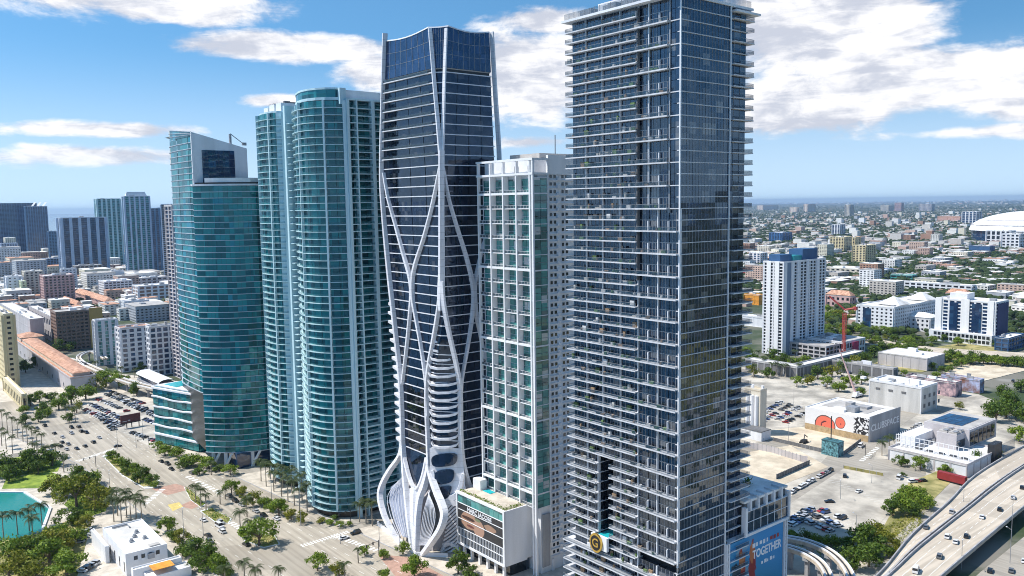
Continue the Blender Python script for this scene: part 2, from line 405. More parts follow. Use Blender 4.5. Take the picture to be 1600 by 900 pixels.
def ribbon(pts, width, depth, nrm, name, mat, parent, smooth=False):
    """a bar of box section swept along pts; nrm = outward direction of the face it lies on"""
    pts = [np.asarray(p, float) for p in pts]; nrm = np.asarray(nrm, float); m = len(pts); v = []
    for i, p in enumerate(pts):
        t = pts[min(i+1, m-1)]-pts[max(i-1, 0)]; t /= np.linalg.norm(t)+1e-9
        s = np.cross(t, nrm); s /= np.linalg.norm(s)+1e-9; o = np.cross(s, t); o /= np.linalg.norm(o)+1e-9
        if o@nrm < 0: o = -o
        w = (width[i] if hasattr(width, '__len__') else width)/2
        v += [p-s*w-o*depth*.4, p-s*w*.62+o*depth*.6, p+s*w*.62+o*depth*.6, p+s*w-o*depth*.4]
    f = [(i*4+k, i*4+(k+1) % 4, (i+1)*4+(k+1) % 4, (i+1)*4+k) for i in range(m-1) for k in range(4)]
    f += [(3, 2, 1, 0), tuple((m-1)*4+k for k in range(4))]
    me = mesh_np(name, v, f, mat, smooth)
    import bmesh
    bm = bmesh.new(); bm.from_mesh(me); bmesh.ops.recalc_face_normals(bm, faces=bm.faces); bm.to_mesh(me); bm.free()
    return link(name, me, parent)
def text_mesh(body, size, mat, extrude=.05, bold=0.0):
    cu = bpy.data.curves.new('t', 'FONT'); cu.body = body; cu.size = size; cu.extrude = extrude; cu.offset = bold
    cu.align_x = 'CENTER'; cu.align_y = 'CENTER'
    o = bpy.data.objects.new('t', cu); COL.objects.link(o)
    dg = bpy.context.evaluated_depsgraph_get(); me = bpy.data.meshes.new_from_object(o.evaluated_get(dg))
    COL.objects.unlink(o); bpy.data.objects.remove(o)
    me.materials.clear(); me.materials.append(mat); return me
def lettering(parent, name, body, size, mat, loc, face, extrude=.06, bold=0.0, sx=1.0):
    """face: 'E' reads along -Y on an east wall, 'N' reads along +X on a north wall"""
    o = bpy.data.objects.new(name, text_mesh(body, size, mat, extrude, bold)); COL.objects.link(o)
    ex, ey, ez = ((0, -1, 0), (0, 0, 1), (-1, 0, 0)) if face == 'E' else ((1, 0, 0), (0, 0, 1), (0, -1, 0))
    o.matrix_basis = Matrix(((ex[0]*sx, ey[0], ez[0], loc[0]), (ex[1]*sx, ey[1], ez[1], loc[1]), (ex[2]*sx, ey[2], ez[2], loc[2]), (0, 0, 0, 1)))
    adopt(o, parent); return o
def copy_tree(o, loc, rz=0.0, sc=1.0, parent=None):
    c = o.copy(); COL.objects.link(c); c.parent = parent
    if parent is None:
        c.location = loc; c.rotation_euler = (0, 0, rz); c.scale = (sc,)*3 if not hasattr(sc, '__len__') else sc
    for ch in KIDS.get(o.name, ()):
        cc = ch.copy(); COL.objects.link(cc); cc.parent = c
        for g in KIDS.get(ch.name, ()):
            gg = g.copy(); COL.objects.link(gg); gg.parent = cc
    return c
KIDS = {}
def kid(o, p):          # child in local coordinates of a thing that is copied later
    o.parent = p; KIDS.setdefault(p.name, []).append(o); return o
def lobj(name, me, p):
    o = bpy.data.objects.new(name, me); COL.objects.link(o); return kid(o, p)
# ------------------------------------------------------------------ setting: ground, water, roads
def city_ground_mat():
    m, t, b, g = _new('city_ground')
    p = g.outputs['Position']
    n = t.noise(t.vm('MULTIPLY', p, (.012,)*3), 1, 5, .65); n2 = t.noise(t.vm('MULTIPLY', p, (.0011,)*3), 1, 4, .6)
    c = t.mix(t.ss(n, .40, .60), (.035, .06, .018, 1), (.20, .185, .155, 1))
    c = t.mix(t.ss(n2, .35, .7), c, (.04, .06, .025, 1))
    vo = t.n('ShaderNodeTexVoronoi'); t.put(vo.inputs['Vector'], t.vm('MULTIPLY', p, (.03, .03, 0))); vo.inputs['Scale'].default_value = 1
    c = t.mix(t.m('MULTIPLY', t.ss(vo.outputs['Distance'], .25, .1), .35), c, (.40, .38, .35, 1))
    t.link(c, b.inputs['Base Color']); b.inputs['Roughness'].default_value = .95
    return m
ground = sheet('ground', [(-38000, -38000), (40000, -38000), (40000, 40000), (-38000, 40000)], 0, city_ground_mat())
coast = [(30, -4000), (20, -300), (22, 350), (35, 620), (40, 1200), (150, 2200), (420, 3400), (900, 4600), (2200, 6600), (6000, 12500), (17000, 38000), (-36000, 38000), (-36000, -36000), (-2500, -36000), (-900, -9000)]
sheet('bay', coast, .30, sea_m)
def P2(*pts): return [G(*q)[:2] for q in pts]
# paved district along the boulevard and the blocks west of the towers
sheet('pavement', [(24, 120), (250, 120), (250, 330), (240, 640), (150, 860), (60, 860), (44, 640), (30, 350)], .40, pave)
sheet('block_paving', [(250.5, 135), (560, 150), (640, 250), (640, 420), (420, 460), (250.5, 420)], .34, lotm)
# blocks north of the camera: lots, lawns and streets that the tower glass mirrors
for i, (x0_, x1_, y0_, y1_, mt) in enumerate(((110, 230, 20, 120, lotm), (240, 380, 40, 125, sand), (110, 230, -90, 8, grassm), (240, 400, -80, 28, lotm), (110, 260, -230, -105, sand), (270, 420, -230, -95, street), (430, 600, -60, 120, lotm), (110, 420, -420, -245, lotm), (430, 640, -260, -75, scrub))): sheet('northern_block', [(x0_, y0_), (x1_, y0_), (x1_, y1_), (x0_, y1_)], .36, mt)
boul_w = [(122, 720), (129.5, 654), (141, 560), (150.5, 482), (159, 405), (167.5, 330), (172.5, 283), (176, 250), (181, 190)]
boul_e = [(58, 720), (74, 620), (86, 565), (97, 512), (102, 421), (105.5, 330), (107, 250), (109, 190)]
sheet('boulevard', boul_w+boul_e[::-1], .44, asphalt)
sheet('cross_street', [(152, 448), (250, 436), (250, 422), (156, 432)], .438, street)
sheet('cross_street.001', [(168, 322), (262, 322), (262, 327), (166, 334)], .438, street)
sheet('cross_street.002', [(56, 560), (90, 560), (100, 500), (98, 490), (70, 540), (50, 548)], .436, street)
for i, q in enumerate(((300, 640, 0), (420, 292, 1), (333, 206, 1))): pass
sheet('side_street', [(250, 292), (430, 284), (640, 300), (640, 286), (436, 270), (250, 278)], .38, street)
sheet('side_street.001', [(300, 198), (345, 218), (470, 258), (640, 285), (640, 268), (480, 240), (412, 214), (330, 190)], .40, street)
sheet('side_street.002', [(412, 214), (428, 226), (452, 212), (440, 196), (425, 190)], .405, street)
sheet('vacant_lot', [(375, 282), (425, 268), (405, 232), (352, 232)], .42, sand)
sheet('fenced_yard', [(432, 300), (466, 286), (462, 244), (436, 238), (424, 262)], .41, sand)
sheet('field', P2((1340, 575), (1440, 582), (1600, 545), (1600, 520), (1450, 545)), .37, scrub)
sheet('dirt_lot', P2((1480, 610), (1600, 580), (1600, 560), (1520, 565), (1460, 590)), .39, sand)
sheet('parking_lot', P2((1228, 838), (1340, 855), (1430, 760), (1400, 738), (1320, 732), (1232, 790)), .43, lotm)
sheet('parking_lot.001', P2((1175, 660), (1262, 660), (1330, 615), (1200, 610)), .43, lotm)
sheet('parking_lot.002', P2((125, 640), (160, 662), (247, 705), (262, 640), (232, 600)), .442, lotm)
sheet('parking_lot.003', P2((1405, 700), (1560, 655), (1600, 640), (1600, 660), (1500, 690)), .43, lotm)
sheet('verge', P2((1405, 835), (1440, 800), (1500, 740), (1470, 735), (1420, 755), (1360, 860)), .435, scrub)
sheet('lawn', P2((3, 765), (10, 748), (78, 738), (97, 745), (60, 764)), .46, grassm)
sheet('lawn.001', P2((100, 790), (118, 770), (175, 775), (165, 800), (130, 812)), .46, grassm)
sheet('park_bed', P2((-40, 905), (-40, 850), (60, 835), (128, 805), (140, 830), (120, 905)), .45, scrub)
sheet('park_bed.001', P2((-30, 750), (-30, 722), (60, 712), (98, 722), (90, 738)), .452, grassm)
basin_poly = P2((-400, 772), (38, 771), (79, 796), (66, 832), (20, 845), (-400, 860))
sheet('basin', basin_poly, .47, basin_m)
def kerb_line(name, pts, w, h, mat, parent=None, z=.4):
    mb = MB()
    for a, b in zip(pts[:-1], pts[1:]):
        a, b = np.array(a[:2]), np.array(b[:2]); d = b-a; L = np.linalg.norm(d); c = (a+b)/2
        mb.box(c[0]-L/2, c[0]+L/2, c[1]-w/2, c[1]+w/2, z, z+h, 0, math.atan2(d[1], d[0]))
    return mb.build(name, mat, parent, kind='structure' if parent is None else None)
kerb_line('quay_edge', basin_poly[:4], 1.2, .7, white2)
kerb_line('kerb', boul_w, .4, .16, concrete, z=.44); kerb_line('kerb.001', boul_e, .4, .16, concrete, z=.44)
# planted medians: raised kerb, bed of low plants
MEDIANS = [P2((160, 714), (172, 709), (205, 728), (250, 752), (246, 764), (226, 765), (190, 744)), P2((312, 800), (330, 795), (362, 812), (358, 820), (338, 819)),
           P2((380, 846), (398, 834), (430, 838), (438, 852), (412, 858)), P2((287, 762), (300, 768), (322, 790), (314, 795), (298, 783)), P2((372, 838), (382, 832), (388, 838), (378, 843))]
for i, p in enumerate(MEDIANS):
    sheet('median', p, .60, white2); c = np.mean(p, 0); sheet('planting_bed', [tuple(c+(np.array(q)-c)*.9) for q in p], .64, scrub)
# red and yellow paving patches at the crossings
sheet('brick_crossing', P2((236, 765), (275, 757), (300, 765), (262, 775)), .448, brickred)
sheet('brick_crossing.001', P2((300, 783), (318, 788), (300, 797), (280, 792)), .448, brickred)
sheet('painted_corner', P2((262, 790), (280, 786), (286, 793), (270, 800)), .449, ymark)
sheet('plaza_paving', P2((590, 868), (640, 872), (700, 905), (620, 905)), .446, brickred)
# lane lines and crossings of the boulevard: each dash a piece of the painted marking
mk = link('road_markings', MB().box(-.01, .01, -.01, .01, -.01, .01).mesh('road_markings', marking), None, 'structure')
def lerp_poly(poly, y):
    for a, b in zip(poly[:-1], poly[1:]):
        if (a[1]-y)*(b[1]-y) <= 0: return a[0]+(b[0]-a[0])*(y-a[1])/(b[1]-a[1]+1e-9)
    return poly[-1][0]
acc = Acc(mk, 'lane_dash', marking, 300, 'lane_dashes')
y = 215
while y < 640:
    xw, xe = lerp_poly(boul_w, y), lerp_poly(boul_e, y); rz = math.atan2(lerp_poly(boul_w, y+8)-xw, 8)
    for f in (.07, .14, .21, .30, .66, .74, .82, .90): acc.addc(xe+(xw-xe)*f, y, .452, .16, 3.2, .02, -rz)
    y += 9.5
acc.flush()
acc = Acc(mk, 'crosswalk_bar', marking, 300)
for (a, b, n, L) in (((520, 838), (590, 862), 13, 3.0), ((470, 855), (545, 832), 16, 3), ((292, 745), (345, 772), 10, 3), ((225, 790), (255, 765), 10, 3), ((355, 815), (395, 838), 9, 3), ((120, 722), (180, 702), 18, 3.5), ((240, 700), (262, 690), 8, 3), ((1345, 722), (1372, 700), 9, 2.5), ((300, 880), (345, 868), 9, 3)):
    A, B = G(*a), G(*b); d = B-A; rz = math.atan2(d[1], d[0])
    for k in range(n):
        c = A+d*(k+.5)/n; acc.addc(c[0], c[1], .453, np.linalg.norm(d)/n*.5, L, .02, rz)
acc.flush()
acc = Acc(mk, 'stall_line', marking, 300)
for (a, b, n) in (((1240, 800), (1300, 835), 12), ((1262, 790), (1330, 820), 12), ((1300, 752), (1385, 790), 14), ((1190, 655), (1260, 625), 12), ((150, 650), (225, 690), 16), ((160, 640), (235, 672), 16), ((175, 628), (240, 655), 14)):
    A, B = G(*a), G(*b); d = B-A; rz = math.atan2(d[1], d[0])
    for k in range(n+1):
        c = A+d*k/n; acc.addc(c[0], c[1], .455, .14, 4.8, .02, rz)
acc.flush()

# ------------------------------------------------------------------ expressway decks
def deck(name, le, re, z, label, lanes, group=None, thick=1.1):
    L = [G(x, y, z) for x, y in le]; Rr = [G(x, y, z) for x, y in re]
    L = catmull(L, 4); Rr = catmull(Rr, 4); n = len(L)
    th = T(name, label, 'highway', (L[0][0], L[0][1], 0), group)
    v = [];
    for a, b in zip(L, Rr): v += [a, b, b-[0, 0, thick], a-[0, 0, thick]]
    f = [(i*4+k, i*4+(k+1) % 4, i*4+4+(k+1) % 4, i*4+4+k) for i in range(n-1) for k in range(4)]+[(0, 1, 2, 3), tuple((n-1)*4+k for k in (3, 2, 1, 0))]
    link('deck', mesh_np('deck', v, [tuple(reversed(q)) for q in f], hwy), th)
    for e in (L, Rr):
        m = MB()
        for a, b in zip(e[:-1], e[1:]):
            d = b-a; Ln = np.linalg.norm(d[:2]); c = (a+b)/2
            m.box(c[0]-Ln/2-.1, c[0]+Ln/2+.1, c[1]-.25, c[1]+.25, c[2], c[2]+1.0, 0, math.atan2(d[1], d[0]))
        m.build('parapet', concrete, th)
    m = Acc(th, 'lane_dash', marking, 150)
    for k in range(1, lanes):
        for i in range(n-1):
            for s in (.2, .7):
                a = L[i]+(Rr[i]-L[i])*k/lanes; b = L[i+1]+(Rr[i+1]-L[i+1])*k/lanes; d = b-a; c = a+d*s
                m.addc(c[0], c[1], c[2]+.015, 3.5, .18, .02, math.atan2(d[1], d[0]))
    m.flush()
    for i in range(2, n-1, 4):
        c = (L[i]+Rr[i])/2; w = np.linalg.norm(Rr[i]-L[i]); d = Rr[i]-L[i]
        if c[2] > 2.5:
            m = MB(); m.box(c[0]-w*.42, c[0]+w*.42, c[1]-.8, c[1]+.8, c[2]-thick-1.2, c[2]-thick, 0, math.atan2(d[1], d[0]))
            for s in (-.3, .3): q = c+d*s; m.box(q[0]-.7, q[0]+.7, q[1]-.7, q[1]+.7, .3, c[2]-thick-1.2)
            m.build('pier', concrete, th)
    return th
deck('highway_ramp', [(1352, 918), (1383, 888), (1426, 836), (1482, 786), (1524, 744), (1600, 698), (1700, 645)], [(1368, 918), (1398, 888), (1436, 851), (1513, 790), (1549, 761), (1600, 727), (1700, 668)], 4.4, 'narrow pale concrete expressway ramp rising beside the main carriageway', 2)
deck('elevated_highway', [(1366, 920), (1400, 890), (1440, 853), (1517, 792), (1553, 763), (1600, 730), (1700, 671)], [(1450, 920), (1476, 897), (1505, 872), (1560, 826), (1600, 793), (1640, 765), (1720, 712)], 5.0, 'wide elevated concrete expressway with light traffic at the lower right', 4)
sheet('service_road', P2((1500, 925), (1530, 897), (1600, 840), (1700, 780), (1740, 800), (1620, 900), (1600, 925)), .42, street)

def guideway(name, path, z, w, label, group=None):
    """elevated people-mover beam: trough deck, two running rails, columns"""
    pts = catmull([G(x, y, z) for x, y in path], 6)
    th = T(name, label, 'guideway', (pts[0][0], pts[0][1], 0), group)
    def strip(nm, off, hw, z0, z1, mat):
        m = MB(); v = []
        for i, p in enumerate(pts):
            t = pts[min(i+1, len(pts)-1)]-pts[max(i-1, 0)]; t[2] = 0; t /= np.linalg.norm(t); s = np.array([-t[1], t[0], 0])
            a, b = p+s*(off-hw), p+s*(off+hw)
            v += [(a[0], a[1], p[2]+z0), (b[0], b[1], p[2]+z0), (b[0], b[1], p[2]+z1), (a[0], a[1], p[2]+z1)]
        f = [(i*4+k, i*4+(k+1) % 4, i*4+4+(k+1) % 4, i*4+4+k) for i in range(len(pts)-1) for k in range(4)]+[(0, 1, 2, 3), tuple((len(pts)-1)*4+k for k in (3, 2, 1, 0))]
        m.add(v, f); m.build(nm, mat, th)
    strip('beam', 0, w*.5, -1.3, 0, hwy); strip('running_rail', -w*.38, .28, 0, .5, white2); strip('running_rail', w*.38, .28, 0, .5, white2); strip('cable_tray', 0, .25, 0, .25, darkm)
    for i in range(3, len(pts)-1, 5):
        p = pts[i]; m = MB(); m.box(p[0]-.7, p[0]+.7, p[1]-.7, p[1]+.7, .3, z-2.6); m.box(p[0]-1.6, p[0]+1.6, p[1]-1.2, p[1]+1.2, z-2.6, z-1.3); m.build('column', concrete, th)
    return th
guideway('monorail_guideway', [(1205, 838), (1226, 839), (1262, 846), (1296, 861), (1319, 882), (1331, 905), (1336, 930)], 9, 3.4, 'outer curved guideway beam looping round beside the mural podium')
guideway('monorail_guideway', [(1205, 851), (1226, 853), (1257, 863), (1282, 879), (1296, 903), (1300, 930)], 9, 3.4, 'inner curved guideway beam looping round beside the mural podium')
guideway('monorail_guideway', [(55, 557), (100, 560), (130, 568), (165, 583), (205, 597), (245, 607), (290, 622)], 9, 7.5, 'long elevated guideway sweeping behind the parking lot to the station')
guideway('monorail_guideway', [(165, 560), (145, 549), (128, 553), (123, 560), (135, 570)], 9, 4.5, 'tight branching curve of guideway below the brown office block')
# ------------------------------------------------------------------ tall residential tower at the right
def dark_residential_tower():
    th = T('residential_tower', 'tallest dark glass residential tower with white balcony slabs and round gold emblem', 'tower', (200, 175, 0))
    FH, NF = 3.25, 61
    top = FH*NF+1.5
    core = blackm
    # solid core with the tall open slot above the pool terrace
    for b in ((187.2, 216, 154.2, 196.6, 63, 199), (187.2, 216, 154.2, 179.8, 36, 63), (187.2, 216, 185.7, 196.6, 36, 63), (193, 216, 179.8, 185.7, 36, 63), (187.2, 216, 154.2, 197.5, 0, 36)):
        cube(th, 'core_wall', core, *b)
    slab = Acc(th, 'balcony_slab', slabm, 300); pane = Acc(th, 'window_pane', g_navy, 300, 'window_panes'); rail = Acc(th, 'balcony_railing', rail_b, 300, 'balcony_railings')
    div = Acc(th, 'balcony_divider', white2, 300, 'balcony_dividers'); mul = Acc(th, 'mullion', greym, 0, 'mullions'); band = Acc(th, 'floor_band', slabm, 200); post = Acc(th, 'rail_cap', greym, 0, 'rail_caps')
    bays = [197.2, 190.6, 183.4, 175.9, 168.6]
    for k in range(NF):
        z = 1.5+k*FH; zt = z+FH
        low = zt < 36.5; slot = (not low) and zt < 64
        # --- east face, single-storey balconies
        segs = [(153.0, 200.2)] if low else ([(168.4, 179.8), (185.7, 199.0)] if slot else [(168.4, 198.6)])
        for (a, b) in segs:
            xo = 182.6 if low else 183.6
            slab.add(xo, 187.4, a, b, z-.17, z+.17)
            rail.add(xo+.08, xo+.12, a+.1, b-.1, z+.17, z+1.2); post.add(xo+.06, xo+.14, a+.1, b-.1, z+1.2, z+1.27)
            if not low: post.add(xo+.06, xo+.14, a+.06, a+.12, z+.17, z+1.25); rail.add(xo+.1, 187, b-.12, b-.08, z+.17, z+1.2)
        bl = bays if not low else bays+[161, 153.2]
        for b1, b0 in zip(bl[:-1], bl[1:]):
            if slot and b1 <= 183.5 and b0 < 179 and b1 > 176: b1 = 179.8
            if slot and b0 == 183.4: b0 = 185.7
            if slot and b1 == 183.4: b1 = 179.8
            if b1 <= b0: continue
            pane.add(185.5, 187.3, b0+.25, b1-.25, z+.17, zt-.17)
            n = max(2, int((b1-b0)/1.5))
            for j in range(1, n): yy = b0+(b1-b0)*j/n; mul.add(185.4, 185.55, yy-.05, yy+.05, z+.17, zt-.17)
            div.add(184.9, 186.0, b0-.14, b0+.14, z+.17, zt-.17)
        # --- north face glazing
        zb = z
        band.add(184.9, 207.4, 152.75, 154, zb-.13, zb+.13)
        for j in range(8):
            x0 = 185.1+j*2.8; pane.add(x0+.05, x0+2.75, 153.0, 153.6, z+.13, zt-.13)
            mul.add(x0-.05, x0+.05, 152.9, 153.1, z+.13, zt-.13); mul.add(x0+1.35, x0+1.43, 152.94, 153.1, z+.13, zt-.13)
        # --- set-back western bay with balconies past the corner
        slab.add(207.4, 216.6, 153.4, 155, z-.15, z+.15)
        if k > 14 or k < 12:
            slab.add(209.0, 218.9, 151.9 if z < 130 else 152.6, 156.5, z-.16, z+.16) if (k % 2 == 0 or z < 185) else None
            rail.add(212.0, 218.8, 152.0 if z < 130 else 152.7, 152.05 if z < 130 else 152.75, z+.16, z+1.2); rail.add(218.75, 218.8, 152.7, 156.4, z+.16, z+1.2)
            post.add(212.0, 218.8, 151.98 if z < 130 else 152.68, 152.07 if z < 130 else 152.77, z+1.2, z+1.27)
        for j in range(3): x0 = 207.7+j*2.95; pane.add(x0+.05, x0+2.85, 154.0, 154.5, z+.15, zt-.15); mul.add(x0-.06, x0+.06, 153.9, 154.1, z+.15, zt-.15)
        for j in range(6): y0 = 155+j*7; pane.add(216, 216.4, y0, y0+6.6, z+.15, zt-.15) if k % 2 else None
        # --- two-storey lofts towards the corner of the east face
        if not low and k % 2 == 1:
            zt2 = z+2*FH
            flush = z > 138
            ya = 156.6 if flush else 153.1
            slab.add(183.6, 187.4, ya, 168.4, z-.2, z+.2)
            rail.add(183.7, 183.74, ya, 168.3, z+.2, z+1.25); post.add(183.68, 183.76, ya, 168.3, z+1.25, z+1.33)
            n = 4 if not flush else 3
            for j in range(n):
                a = ya+(168.4-ya)*j/n; b = ya+(168.4-ya)*(j+1)/n
                for (za, zb2) in ((z+.2, z+FH-.08), (z+FH+.08, zt2-.2)): pane.add(185.4, 187.3, a+.12, b-.12, za, zb2)
                div.add(184.7 if j else 185.2, 186.0, a-.12, a+.12, z+.2, z+3.0 if j % 2 else zt2-.2)
                for q in range(1, 3): mul.add(185.3, 185.44, a+(b-a)*q/3-.05, a+(b-a)*q/3+.05, z+.2, zt2-.2)
            mul.add(185.28, 185.46, ya, 168.4, z+FH-.1, z+FH+.1)
            if flush:
                band.add(184.8, 187, 153.0, 156.6, z-.15, z+.15)
                for (za, zb2) in ((z+.15, z+FH-.06), (z+FH+.06, zt2-.15)): pane.add(185.02, 186, 153.1, 154.8, za, zb2); pane.add(185.02, 186, 154.9, 156.5, za, zb2)
    for A in (slab, pane, rail, div, mul, band, post): A.flush()
    # chairs, planters, screens left out on the balconies
    fr, fb = random.Random(3), []
    for k in range(NF):
        z = 1.5+k*FH+.17
        for y in [fr.uniform(169, 197) for _ in range(7)]:
            if 178 < y < 187 and 36 < z < 64: continue
            h = fr.choice((.5, .8, 1.0, 1.6)); fb.append((fr.uniform(184.1, 185.2), y, z+h/2, .6, fr.choice((.5, .8, 1.6)), h, 0))
        if k % 2: fb += [(fr.uniform(184.1, 185.1), fr.uniform(157.5, 168), z+.4, .6, fr.choice((.6, 1.4)), .8, 0) for _ in range(3)]
    link('balcony_furniture', boxes_mesh('furniture', fb, island('furniture', [(.5, .48, .44), (.05, .05, .05), (.12, .2, .06), (.6, .6, .6), (.3, .2, .12), (.08, .13, .04)])), th, 'stuff')
    cube(th, 'corner_post', white2, 184.75, 185.15, 152.7, 153.1, 36, 199.5); cube(th, 'bay_column', greym, 184.7, 185.3, 156.4, 156.75, 140, 199)
    cube(th, 'bay_column', dconcrete, 184.2, 185.2, 168.2, 168.55, 120, 199); cube(th, 'bay_column', white2, 207.2, 207.6, 152.6, 153.4, 0, 200)
    # slot side wall: dark glazing with white floor lines
    pl = Acc(th, 'slot_pane', g_black); bl = Acc(th, 'slot_band', white2)
    for k in range(11, 20):
        z = 1.5+k*FH; pl.add(187.3, 193, 185.4, 185.75, z+.1, min(63, z+FH-.1)); bl.add(184, 193, 185.3, 185.75, z-.1, z+.1)
    pl.flush(); bl.flush()
    cube(th, 'pool', pool_m, 184.2, 192.5, 180.2, 185.3, 36.2, 36.7)
    # roof: slab, windscreen panels, plant rooms
    cube(th, 'roof_slab', white2, 182.6, 218, 152.5, 199, 199.6, 200.3)
    ws = Acc(th, 'windscreen_panel', rail_b); wp = Acc(th, 'windscreen_post', greym)
    for j in range(20): y0 = 153.5+j*2.25; ws.add(183.4, 183.46, y0+.06, y0+2.2, 200.3, 202.3); wp.add(183.35, 183.5, y0-.05, y0+.05, 200.3, 202.4)
    for j in range(14): x0 = 184+j*2.4; ws.add(x0+.06, x0+2.3, 153, 153.06, 200.3, 202.3)
    ws.flush(); wp.flush()
    cube(th, 'plant_room', white2, 192, 210, 160, 192, 200.3, 205.5); cube(th, 'plant_room', greym, 188, 191.5, 172, 186, 200.3, 203.3); cube(th, 'roof_wing', white2, 209, 221, 152, 158, 198.4, 199.0)
    for (a, b) in ((170, 174), (178, 181), (188, 193)): cube(th, 'cooling_unit', greym, 185, 188, a, b, 200.3, 202.7)
    # round emblem over the slot
    em = MB(); c = (182.3, 184.0, 34.6)
    def disc(r, x0, x1, sc=1.15): return [(x, c[1]+r*math.cos(t), c[2]+sc*r*math.sin(t)) for x in (x0, x1) for t in [2*math.pi*i/36 for i in range(36)]]
    def discf(): return [tuple(range(36)), tuple(range(71, 35, -1))]+[(i, i+36, (i+1) % 36+36, (i+1) % 36) for i in range(36)]
    em.add(disc(2.75, 182.0, 182.5), discf()); o = em.build('emblem_ring', gold, th)
    em = MB(); em.add(disc(2.15, 181.9, 182.1), discf()); em.build('emblem_disc', blackm, o)
    lettering(o, 'emblem_glyph', 'G', 3.9, gold, (181.85, 184.0, 34.55), 'E', .06, .06)
    cube(th, 'emblem_backing', white2, 182.55, 183.6, 179.6, 186.6, 32.6, 37.1)
    return th
dark_residential_tower()

